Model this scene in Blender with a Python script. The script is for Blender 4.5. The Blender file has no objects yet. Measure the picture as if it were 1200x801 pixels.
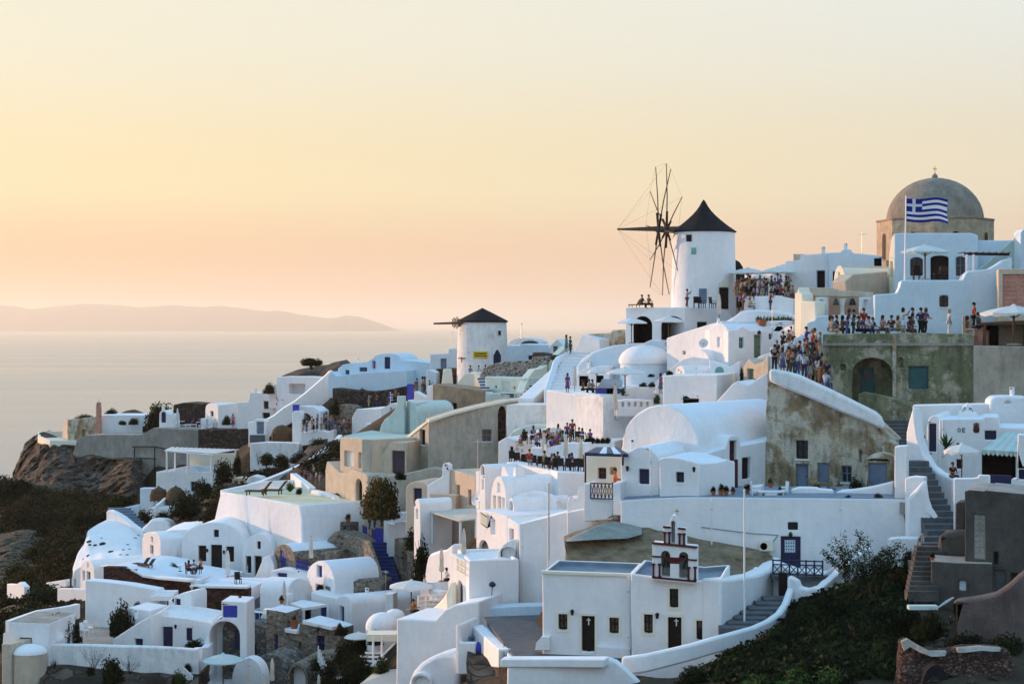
import bpy,bmesh,math,random
import numpy as np
from mathutils import Vector,Matrix,noise
from mathutils.geometry import tessellate_polygon,delaunay_2d_cdt
random.seed(7)
SC=bpy.context.scene
COL=SC.collection
R=math.radians
# ---- camera
F,HY=2000.0,382.5
cd=bpy.data.cameras.new('camera')
cam=bpy.data.objects.new('camera',cd)
COL.objects.link(cam)
cam.rotation_euler=(R(90),0,0)
cd.sensor_width=36.0
cd.lens=F/1200*36
cd.shift_y=-(400.5-HY)/1200
cd.clip_start=1.0
cd.clip_end=200000
SC.camera=cam
# ---- sky, sun, exposure
SUN_AZ,SUN_EL=R(-57),R(7.5)
W=bpy.data.worlds.new('World');SC.world=W
W.use_nodes=True
nt=W.node_tree
bg=nt.nodes['Background']
sky=nt.nodes.new('ShaderNodeTexSky');sky.sky_type='NISHITA';sky.sun_disc=False
sky.sun_elevation=SUN_EL;sky.sun_rotation=SUN_AZ
sky.air_density=1.0;sky.dust_density=1.2;sky.ozone_density=1.0
tc=nt.nodes.new('ShaderNodeTexCoord')
sep=nt.nodes.new('ShaderNodeSeparateXYZ');nt.links.new(tc.outputs['Generated'],sep.inputs[0])
ramp=nt.nodes.new('ShaderNodeValToRGB')
nt.links.new(sep.outputs['Z'],ramp.inputs[0])
SKY2=[(0.0,(5.0,4.7,4.8)),(0.10,(4.9,5.3,5.7)),(0.22,(5.8,7.5,9.2)),(0.45,(4.8,7.6,10)),(1.0,(3.2,6.2,10))]
SKY=[(0.0,(6.5,3.4,1.7)),(0.035,(6.6,3.75,1.95)),(0.085,(7.3,5.9,3.3)),(0.17,(7.0,6.5,5.0)),(0.30,(7.0,7.7,8.1)),(0.52,(5.2,7.7,10)),(1.0,(3.2,6.2,10))]
def fill_ramp(cr,stops):
 cr.interpolation='EASE'
 while len(cr.elements)<len(stops):cr.elements.new(0.5)
 for e,(p,c)in zip(cr.elements,stops):
  e.position=p;e.color=(c[0]/10,c[1]/10,c[2]/10,1)
fill_ramp(ramp.color_ramp,SKY)
ramp2=nt.nodes.new('ShaderNodeValToRGB');nt.links.new(sep.outputs['Z'],ramp2.inputs[0]);fill_ramp(ramp2.color_ramp,SKY2)
dt=nt.nodes.new('ShaderNodeVectorMath');dt.operation='DOT_PRODUCT';dt.inputs[1].default_value=(math.sin(SUN_AZ*.45),math.cos(SUN_AZ*.45),0)
nt.links.new(tc.outputs['Generated'],dt.inputs[0])
mrng=nt.nodes.new('ShaderNodeMapRange');pass
mrng.inputs[1].default_value=.25;mrng.inputs[2].default_value=.99;nt.links.new(dt.outputs['Value'],mrng.inputs[0])
smix=nt.nodes.new('ShaderNodeMix');smix.data_type='RGBA'
nt.links.new(mrng.outputs[0],smix.inputs[0]);nt.links.new(ramp2.outputs[0],smix.inputs[6]);nt.links.new(ramp.outputs[0],smix.inputs[7])
sc_=nt.nodes.new('ShaderNodeVectorMath');sc_.operation='SCALE';sc_.inputs['Scale'].default_value=10.4
nt.links.new(smix.outputs[2],sc_.inputs[0])
sk2=nt.nodes.new('ShaderNodeVectorMath');sk2.operation='SCALE';sk2.inputs['Scale'].default_value=0.16
nt.links.new(sky.outputs[0],sk2.inputs[0])
addn=nt.nodes.new('ShaderNodeVectorMath');addn.operation='ADD'
nt.links.new(sc_.outputs[0],addn.inputs[0]);nt.links.new(sk2.outputs[0],addn.inputs[1])
nt.links.new(addn.outputs[0],bg.inputs[0])
bg.inputs[1].default_value=0.1
sd=bpy.data.lights.new('sun','SUN')
sun=bpy.data.objects.new('sun',sd);COL.objects.link(sun)
sd.energy=5.0;sd.angle=R(0.6);sd.color=(1.0,0.57,0.33)
sdir=Vector((math.sin(SUN_AZ)*math.cos(SUN_EL),math.cos(SUN_AZ)*math.cos(SUN_EL),math.sin(SUN_EL)))
sun.rotation_euler=(-sdir).to_track_quat('-Z','Y').to_euler()
sun.location=sdir*400
SC.view_settings.view_transform='Standard'
SC.view_settings.look='None'
SC.view_settings.gamma=1.0
SC.view_settings.exposure=0.2
SC.render.engine='CYCLES'
SC.cycles.use_denoising=True
SC.cycles.max_bounces=6
SC.cycles.diffuse_bounces=4
SC.cycles.glossy_bounces=2
SC.cycles.transmission_bounces=2
SC.cycles.volume_bounces=2
SC.cycles.sample_clamp_indirect=6
HAZE=4.0e-5
# ---- helpers
ABS={}
def P(px,py,D):
 return Vector(((px-600)/F*D,D,(HY-py)/F*D))
class Pl:
 """a vertical plane through the place seen at column xa (Da metres away) and column xb (Db metres away)"""
 def __init__(s,xa,Da,xb=None,Db=None,keep=0):
  if xb is None:xb,Db=xa+100,Da
  ka,kb=(xa-600)/F,(xb-600)/F
  yaw=math.atan2(Db-Da,kb*Db-ka*Da)
  lim=max(-R(60),min(R(70),yaw))if keep else max(-R(22),min(R(30),yaw*.6))
  if abs(lim-yaw)>1e-6:
   m=(Da+Db)/2;g_=math.tan(lim)
   q=(1-g_*ka)/(1-g_*kb)
   Da=2*m/(1+q);Db=Da*q
  s.A=Vector(((xa-600)/F*Da,Da));B=Vector(((xb-600)/F*Db,Db))
  s.u=(B-s.A).normalized();s.n=Vector((-s.u.y,s.u.x))
 def at(s,px,py):
  k=(px-600)/F
  t=(k*s.A.y-s.A.x)/(s.u.x-k*s.u.y)
  return(t,(HY-py)/F*(s.A.y+t*s.u.y))
 def w(s,t,z,d=0.0):
  return Vector((s.A.x+s.u.x*t+s.n.x*d,s.A.y+s.u.y*t+s.n.y*d,z))
def pl(*a):return Pl(*a)
MATS={}
def new(name,verts,faces,mat,parent=None,smooth=False,mi=None,recalc=True,ang=42):
 me=bpy.data.meshes.new(name)
 org=ABS.get(parent.name,Vector())if parent else Vector()
 me.from_pydata([tuple(Vector(v)-org)for v in verts],[],faces)
 mats=mat if isinstance(mat,(list,tuple))else[mat]
 for m in mats:me.materials.append(MATS[m])
 if mi is not None:me.polygons.foreach_set('material_index',mi)
 if recalc:
  bm=bmesh.new();bm.from_mesh(me)
  bmesh.ops.remove_doubles(bm,verts=bm.verts,dist=1e-4)
  bmesh.ops.recalc_face_normals(bm,faces=bm.faces)
  bm.to_mesh(me);bm.free()
 if smooth:
  me.polygons.foreach_set('use_smooth',[True]*len(me.polygons))
  me.set_sharp_from_angle(angle=R(ang))
 o=bpy.data.objects.new(name,me);COL.objects.link(o)
 if parent:o.parent=parent
 ABS[o.name]=org
 return o
def tag(o,label=None,cat=None,group=None,kind=None):
 if label:o['label']=label
 if cat:o['category']=cat;o['kind']='thing'
 if group:o['group']=group
 if kind:o['kind']=kind
 return o
def thing(name,label,cat,loc=(0,0,0),rz=0.0,group=None):
 o=bpy.data.objects.new(name,None);COL.objects.link(o)
 o.empty_display_size=0.3
 o.location=loc;o.rotation_euler=(0,0,rz)
 ABS[o.name]=Vector(loc)
 return tag(o,label,cat,group)
def dup(root,loc,rz=0.0,scale=1.0,label=None,group=None):
 def cp(o,par):
  c=o.copy();COL.objects.link(c)
  if par:c.parent=par
  for ch in o.children:cp(ch,c)
  return c
 r=cp(root,None)
 r.location=loc;r.rotation_euler=(0,0,rz)
 r.scale=(scale,)*3 if not isinstance(scale,(tuple,list))else scale
 if label:r['label']=label
 if group:r['group']=group
 return r
def inside(x,y,poly):
 c=False;n=len(poly);j=n-1
 for i in range(n):
  xi,yi=poly[i];xj,yj=poly[j]
  if(yi>y)!=(yj>y)and x<(xj-xi)*(y-yi)/(yj-yi)+xi:c=not c
  j=i
 return c
def fill(loops):
 """triangles of an outline (first loop) with holes"""
 vs=[];es=[]
 for l in loops:
  b=len(vs);vs+=[Vector(p)for p in l];es+=[(b+k,b+(k+1)%len(l))for k in range(len(l))]
 r=delaunay_2d_cdt(vs,es,[],0,1e-5)
 out=[]
 for f in r[2]:
  cx=sum(r[0][i].x for i in f)/len(f);cy=sum(r[0][i].y for i in f)/len(f)
  if inside(cx,cy,loops[0])and not any(inside(cx,cy,h)for h in loops[1:]):out.append(tuple(f))
 return[tuple(v)for v in r[0]],out
class MB:
 """collects shapes for one mesh object"""
 def __init__(s):s.v,s.f=[],[]
 def add(s,v,f):
  n=len(s.v);s.v+=[Vector(q)for q in v];s.f+=[tuple(i+n for i in q)for q in f];return s
 def box(s,c,d,rz=0.0,rx=0.0,ry=0.0):
  m=Matrix.Rotation(rz,3,'Z')@Matrix.Rotation(ry,3,'Y')@Matrix.Rotation(rx,3,'X')
  c=Vector(c);v=[c+m@Vector((x*d[0]/2,y*d[1]/2,z*d[2]/2))for x in(-1,1)for y in(-1,1)for z in(-1,1)]
  return s.add(v,[(0,1,3,2),(4,6,7,5),(0,4,5,1),(2,3,7,6),(0,2,6,4),(1,5,7,3)])
 def tube(s,a,b,r0,r1=None,n=8,cap=True):
  a,b=Vector(a),Vector(b);r1=r0 if r1 is None else r1
  q=(b-a).to_track_quat('Z','Y').to_matrix()
  v=[]
  for c,r in((a,r0),(b,r1)):
   v+=[c+q@Vector((r*math.cos(2*math.pi*k/n),r*math.sin(2*math.pi*k/n),0))for k in range(n)]
  f=[(k,(k+1)%n,n+(k+1)%n,n+k)for k in range(n)]
  if cap:f+=[tuple(range(n-1,-1,-1)),tuple(range(n,2*n))]
  return s.add(v,f)
 def lathe(s,c,prof,n=16,a0=0.0,sx=1.0,sy=1.0):
  c=Vector(c);v,f=[],[]
  for(r,z)in prof:
   v+=[c+Vector((sx*r*math.cos(a0+2*math.pi*k/n),sy*r*math.sin(a0+2*math.pi*k/n),z))for k in range(n)]
  for i in range(len(prof)-1):
   f+=[(i*n+k,i*n+(k+1)%n,(i+1)*n+(k+1)%n,(i+1)*n+k)for k in range(n)]
  f+=[tuple(range(n-1,-1,-1)),tuple(range((len(prof)-1)*n,len(prof)*n))]
  return s.add(v,f)
 def poly(s,plane,pts,d0,d1):
  """polygon of plane coordinates (t, z) extruded from depth d0 to d1"""
  n=len(pts)
  v=[plane.w(t,z,d0)for t,z in pts]+[plane.w(t,z,d1)for t,z in pts]
  tri=tessellate_polygon([[Vector((t,z,0))for t,z in pts]])
  f=[tuple(q)for q in tri]+[tuple(i+n for i in reversed(q))for q in tri]
  f+=[(k,(k+1)%n,n+(k+1)%n,n+k)for k in range(n)]
  return s.add(v,f)
 def build(s,name,mat,parent=None,smooth=False,**k):
  return new(name,s.v,s.f,mat,parent,smooth,**k)
def soft(o,w=0.07,seg=2):
 b=o.modifiers.new('round','BEVEL');b.width=w;b.segments=seg;b.limit_method='ANGLE';b.angle_limit=R(40)
 b.use_clamp_overlap=False
 return o
def arc(x0,y0,x1,y1,ytop,n=12,a=1.0):
 """half ellipse from (x0,y0) over ytop to (x1,y1)"""
 out=[]
 for k in range(n+1):
  th=math.pi*(1-k/n)
  w_=(1+math.cos(th))/2
  yb=y0+(y1-y0)*w_
  out.append((x0+(x1-x0)*w_,yb-(yb-ytop)*math.sin(th)**a if yb>ytop else yb))
 return out
def rough(pts,step=1.6,amp=0.03,rnd=None):
 """subdivide a closed outline and let it waver like hand-laid plaster"""
 rnd=rnd or random
 out=[]
 n=len(pts)
 for i in range(n):
  a,b=pts[i],pts[(i+1)%n]
  L=math.hypot(b[0]-a[0],b[1]-a[1])
  k=max(1,min(12,int(L/step)))
  out.append(a)
  for j in range(1,k):
   w_=j/k
   nx,ny=-(b[1]-a[1])/L,(b[0]-a[0])/L
   e=rnd.uniform(-amp,amp)
   out.append((a[0]+(b[0]-a[0])*w_+nx*e,a[1]+(b[1]-a[1])*w_+ny*e))
 return out
LAST={}
BASES=[]
def hole_poly(plane,h):
 kind,x0,y0,x1,y1,o=h
 t0,z1=plane.at(x0,y0);t1,z0=plane.at(x1,y1)
 if y1!=y0:
  z0=(plane.at((x0+x1)/2,y1))[1];z1=(plane.at((x0+x1)/2,y0))[1]
 a=o.get('arch',0)
 if a:
  rise=(t1-t0)/2*a if a>0 else 0
  rise=min(rise,(z1-z0)*.8)
  n=10
  pts=[(t0,z0)]
  for k in range(n+1):
   th=math.pi*(1-k/n)
   pts.append(((t0+t1)/2+(t1-t0)/2*math.cos(th),z1-rise+rise*math.sin(th)))
  pts.append((t1,z0))
  if abs(rise-(z1-z0))<1e-4:pts=pts[1:-1]
 else:
  pts=[(t0,z0),(t0,z1),(t1,z1),(t1,z0)]
 return pts
def ho(kind,x0,y0,x1,y1,**o):return(kind,x0,y0,x1,y1,o)
def grow(pts,e):
 cx=sum(p[0]for p in pts)/len(pts);cz=sum(p[1]for p in pts)/len(pts)
 hx=max(abs(p[0]-cx)for p in pts);hz=max(abs(p[1]-cz)for p in pts)
 return[(cx+(p[0]-cx)*(1+e/hx),cz+(p[1]-cz)*(1+e/hz))for p in pts]
def opening(plane,h,root):
 """the part that fills one opening"""
 kind,x0,y0,x1,y1,o=h
 pts=hole_poly(plane,h);rec=o.get('rec',0.28)
 col=o.get('col','dark_wood_and_shade')
 ts=[p[0]for p in pts];zs=[p[1]for p in pts]
 t0,t1,z0,z1=min(ts),max(ts),min(zs),max(zs)
 w_,h_=t1-t0,z1-z0
 q=None
 if kind=='door':
  m=MB().poly(plane,grow(pts,.03),rec,rec+.09)
  q=m.build('door',col,root)
  if w_*F/plane.A.y>5:
   pm=MB()
   nn=2 if w_>0.9 else 1
   for i in range(nn):
    a_,b_=t0+w_*(i+.12)/nn,t0+w_*(i+.88)/nn
    for c_,d_ in((.06,.42),(.48,.82)):
     pm.poly(plane,[(a_,z0+h_*c_),(a_,z0+h_*d_),(b_,z0+h_*d_),(b_,z0+h_*c_)],rec-.025,rec+.02)
   pm.build('door_panel',o.get('panel',col),q)
   MB().box(plane.w(t0+w_*.82,z0+h_*.45,rec-.04),(.05,.05,.16)).build('handle','iron',q)
 elif kind=='win':
  m=MB();b=min(.07,w_*.14)
  g=.02
  for(a_,c_,b1,d_)in((t0-g,z0-g,t0+b,z1+g),(t1-b,z0-g,t1+g,z1+g),(t0+b,z0-g,t1-b,z0+b),(t0+b,z1-b,t1-b,z1+g)):
   m.poly(plane,[(a_,c_),(a_,d_),(b1,d_),(b1,c_)],rec-.03,rec+.05)
  cxm=(t0+t1)/2
  m.poly(plane,[(cxm-b/2.2,z0+b),(cxm-b/2.2,z1-b),(cxm+b/2.2,z1-b),(cxm+b/2.2,z0+b)],rec-.02,rec+.04)
  zc=z0+h_*.55
  for(a_,b1)in((t0+b,cxm-b/2.2),(cxm+b/2.2,t1-b)):
   m.poly(plane,[(a_,zc-b/2.4),(a_,zc+b/2.4),(b1,zc+b/2.4),(b1,zc-b/2.4)],rec-.015,rec+.035)
  q=m.build('window',col,root)
  MB().poly(plane,grow(pts,.02),rec+.055,rec+.075).build('pane','glass',q)
  if not o.get('trim')and w_>.45:MB().poly(plane,[(t0-.08,z0-.09),(t0-.08,z0-.004),(t1+.08,z0-.004),(t1+.08,z0-.09)],-.07,.06).build('sill',o.get('sill','white_roof'),q)
 elif kind=='shut':
  q=MB().poly(plane,grow(pts,.02),rec,rec+.06).build('shutter',col,root)
  m=MB();n=max(3,min(8,int(h_/.22)))
  for i in range(n):
   zz=z0+h_*(i+.5)/n
   for s_ in(0,1):
    a_=t0+w_*(.06+.48*s_);b1=a_+w_*.40
    m.poly(plane,[(a_,zz-h_*.3/n),(a_,zz+h_*.3/n),(b1,zz+h_*.3/n),(b1,zz-h_*.3/n)],rec-.03,rec+.02)
  m.build('slat',col,q)['kind']='stuff'
 if o.get('trim'):
  e=o.get('tw',.16);m=MB()
  T0,T1,Z0,Z1=t0-e,t1+e,z0-(0 if kind=='door' else e),z1+e
  for(a_,c_,b1,d_)in((T0,Z0,t0,Z1),(t1,Z0,T1,Z1),(t0,z1,t1,Z1))+(()if kind=='door' else((t0,Z0,t1,z0),)):
   m.poly(plane,[(a_,c_),(a_,d_),(b1,d_),(b1,c_)],-.03,.05)
  m.build('surround',o['trim'],root)
 return q
def body(plane,top,bot,depth,mat,root,holes=(),name='wall',skirt=2.0,rim=None,back=0.0,roofmat=None,bev=.07,wav=.03,smooth=True,d0=0.0,base=True):
 """a wall block: outline in a vertical plane, run back by depth"""
 if not isinstance(bot,(tuple,list)):bot=(bot,bot)
 T=[plane.at(*p)for p in top]
 zb=(plane.at(top[0][0],bot[0])[1]-skirt,plane.at(top[-1][0],bot[1])[1]-skirt)
 ntop=len(T)
 for q in(0,1)if base else():
  px=top[0][0]if q==0 else top[-1][0]
  p=plane.w(plane.at(px,0)[0],zb[q]+skirt)
  BASES.append((p.x,p.y,p.z-1.0));p2=p+Vector((plane.n.x,plane.n.y,0))*depth
  BASES.append((p2.x,p2.y,p.z-.8))
 rnd=random.Random(int(abs(top[0][0]*13+top[0][1]*7)))
 outl=rough(T+[(T[-1][0],zb[1]),(T[0][0],zb[0])],1.7,wav,rnd)
 hp=[hole_poly(plane,h)for h in holes]
 loops=[outl]+hp
 fv,tri=fill(loops)
 n=len(outl)
 v=[plane.w(a,b,d0)for a,b in fv]
 f=[tuple(q)for q in tri];mi=[0]*len(f)
 o1=len(v)
 v+=[plane.w(a,b,d0)for a,b in outl]
 o2=len(v)
 v+=[plane.w(a,b+back,depth)for a,b in outl]
 fv2,tri2=fill([outl])
 o4=len(v);v+=[plane.w(a,b+back,depth)for a,b in fv2]
 f+=[tuple(o4+i for i in reversed(q))for q in tri2];mi+=[0]*len(tri2)
 cxz=(sum(a for a,b in outl)/n,sum(b for a,b in outl)/n)
 for k in range(n):
  j=(k+1)%n
  f.append((o1+k,o2+k,o2+j,o1+j))
  a,b=outl[k],outl[j]
  up=abs(b[0]-a[0])>abs(b[1]-a[1])*.9 and(a[1]+b[1])/2>min(zb)+skirt*.9
  mi.append(1 if(roofmat and up)else 0)
 for h,l in zip(holes,hp):
  rec=h[5].get('rec',0.28)
  if h[0]=='open':rec=h[5].get('rec',min(depth*.8,2.6))
  off=len(v);v+=[plane.w(a,b,d0)for a,b in l]
  inn=2 if h[5].get('inn')else 0  # lines the recess in a dark colour, painting a deep room's shade
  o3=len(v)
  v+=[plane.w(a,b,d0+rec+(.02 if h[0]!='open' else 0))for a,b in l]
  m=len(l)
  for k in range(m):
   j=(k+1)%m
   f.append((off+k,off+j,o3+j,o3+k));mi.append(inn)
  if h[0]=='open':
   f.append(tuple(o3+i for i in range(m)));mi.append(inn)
 mats=[mat,roofmat or(rim[2]if rim and len(rim)>2 else mat),'dark_wood_and_shade']
 o=new(name,v,f,mats,root,smooth=smooth,mi=mi,recalc=False)
 bm=bmesh.new();bm.from_mesh(o.data)
 bmesh.ops.remove_doubles(bm,verts=bm.verts,dist=1e-4)
 bmesh.ops.recalc_face_normals(bm,faces=bm.faces)
 if rim:
  bm.normal_update()
  tf=[q for q in bm.faces if q.normal.z>.8 and q.calc_center_median().z>max(zb)+skirt*.6]
  if tf:
   bmesh.ops.inset_region(bm,faces=tf,thickness=rim[0],use_even_offset=False)
   for q in tf:
    if len(rim)>2:q.material_index=1
   vs={w_ for q in tf for w_ in q.verts}
   r=bmesh.ops.extrude_face_region(bm,geom=tf)
   nv=[e for e in r['geom']if isinstance(e,bmesh.types.BMVert)]
   bmesh.ops.translate(bm,verts=nv,vec=(0,0,-rim[1]))
   bmesh.ops.delete(bm,geom=tf,context='FACES')
   bm.normal_update()
   bmesh.ops.recalc_face_normals(bm,faces=bm.faces)
 bm.to_mesh(o.data);bm.free()
 if smooth:
  o.data.polygons.foreach_set('use_smooth',[True]*len(o.data.polygons))
  o.data.set_sharp_from_angle(angle=R(42))
 if bev:soft(o,bev)
 for h in holes:
  if h[0]!='open':opening(plane,h,root)
  elif h[5].get('trim'):opening(plane,h,root)
 return o
def H(name,label,cat,plane,top,bot,depth,mat,holes=(),group=None,**k):
 """a building or wall that is one thing"""
 of=k.pop('of',None)
 if of:
  k.pop('part',None)
  body(plane,top,bot,depth,mat,LAST[of],holes,name=name,**k)
  return LAST[of]
 b=bot if not isinstance(bot,(tuple,list))else max(bot)
 mid=(top[0][0]+top[-1][0])/2
 t,z=plane.at(mid,b)
 r=thing(name,label,cat,plane.w(t,z),0,group)
 LAST[name]=r
 r_name=k.pop('part','wall')
 body(plane,top,bot,depth,mat,r,holes,name=r_name,**k)
 return r
def RT(x0,y0,x1,y1=None):return[(x0,y0),(x1,y0 if y1 is None else y1)]
def parapet(name,label,cat,pts,h,t=.35,mat='white',root=None,closed=False,top=None,bev=.06,rise=0.0):
 """a wall that follows points (px, py of its top edge, distance) on the ground"""
 Q=[P(*p)for p in pts]
 n=len(Q);v,f=[],[]
 for i in range(n):
  a=Q[i-1]if(i>0 or closed)else None
  b=Q[(i+1)%n]if(i<n-1 or closed)else None
  d1=(Q[i]-a).xy.normalized()if a is not None else None
  d2=(b-Q[i]).xy.normalized()if b is not None else None
  if d1 is None:d1=d2
  if d2 is None:d2=d1
  nn=Vector((-(d1+d2).y,(d1+d2).x)).normalized()
  s=t/2/max(.5,nn.dot(Vector((-d2.y,d2.x))))
  o=Vector((nn.x*s,nn.y*s,0))
  hh=h[i]if isinstance(h,(list,tuple))else h
  v+=[Q[i]+o,Q[i]-o,Q[i]-o-Vector((0,0,hh)),Q[i]+o-Vector((0,0,hh))]
 m=n if closed else n-1
 for i in range(m):
  j=(i+1)%n
  f+=[(i*4+k,i*4+(k+1)%4,j*4+(k+1)%4,j*4+k)for k in range(4)]
 if not closed:f+=[(0,1,2,3),tuple((n-1)*4+k for k in(3,2,1,0))]
 if root is None:
  o=new(name,v,f,mat,None,True);tag(o,label,cat)
  c=sum((q for q in Q),Vector())/n-Vector((0,0,h if not isinstance(h,(list,tuple))else max(h)))
  o.data.transform(Matrix.Translation(-c));o.location=c
 else:
  o=new(name,v,f,mat,root,True)
  if label:o['label']=label
 return soft(o,bev)if bev else o
def slab(name,px_pts,z,th,mat,root=None,kind=None):
 """a level floor: photo points dropped on the height z"""
 Q=[]
 for(px,py)in px_pts:
  D=z*F/(HY-py);Q.append(P(px,py,D))
 n=len(Q)
 v=Q+[q-Vector((0,0,th))for q in Q]
 f=[tuple(range(n)),tuple(range(2*n-1,n-1,-1))]+[(k,(k+1)%n,n+(k+1)%n,n+k)for k in range(n)]
 o=new(name,v,f,mat,root)
 if kind:o['kind']=kind
 return o
def zat(py,D):return(HY-py)/F*D
def curtain(name,tops,bots,nu,nv,amp,mat,root=None,freq=.35,thick=1.5,seed=0,amp2=None,amp3=0.0):
 """a rough rock or earth face hung between an upper and a lower line of (px, py, distance)"""
 def line(pts,n):
  Q=[P(*p)for p in pts];L=[0]
  for a,b in zip(Q,Q[1:]):L.append(L[-1]+(b-a).length)
  out=[]
  for i in range(n+1):
   s=L[-1]*i/n;k=0
   while k<len(Q)-2 and s>L[k+1]:k+=1
   w_=(s-L[k])/max(1e-6,L[k+1]-L[k])
   out.append(Q[k].lerp(Q[k+1],min(1,max(0,w_))))
  return out
 T,B=line(tops,nu),line(bots,nu)
 v,f=[],[]
 for i in range(nu+1):
  for j in range(nv+1):
   p=T[i].lerp(B[i],j/nv)
   q=p*freq+Vector((seed,seed*2,0))
   d=noise.fractal(q,1.0,2.0,5)*amp+abs(noise.noise(q*2.7))*(amp*.5 if amp2 is None else amp2)
   d*=1.0 if 0<j else .35
   d+=amp3*noise.fractal(p*.9+Vector((seed,0,4)),1.0,2.0,4)
   v.append(p+Vector((noise.noise(q*1.3)*amp*.3,-d,noise.noise(q+Vector((5,3,1)))*amp*.35)))
 for i in range(nu):
  for j in range(nv):
   a=i*(nv+1)+j
   f.append((a,a+1,a+nv+2,a+nv+1))
 m=len(v)
 v+=[q+Vector((0,thick,.02))for q in v[:]]
 k=nv+1
 for i in range(nu):
  f.append((i*k,(i+1)*k,m+(i+1)*k,m+i*k))
  f.append((i*k+nv,m+i*k+nv,m+(i+1)*k+nv,(i+1)*k+nv))
 for j in range(nv):
  f.append((j,m+j,m+j+1,j+1));e=nu*k
  f.append((e+j,e+j+1,m+e+j+1,m+e+j))
 return new(name,v,f,mat,root,True,ang=60)
from mathutils.bvhtree import BVHTree
def ray_hit(o,px,py):
 """where the sight line through a photo point meets an object built in place"""
 org=ABS.get(o.name,Vector())if not o.parent else ABS.get(o.parent.name,Vector())
 t=BVHTree.FromPolygons([v.co for v in o.data.vertices],[tuple(p.vertices)for p in o.data.polygons])
 d=P(px,py,100).normalized()
 h=t.ray_cast(-org,d)
 if h[0]is None:return None
 n=h[1]if h[1].dot(d)<0 else-h[1]
 return h[0]+org,n
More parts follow.
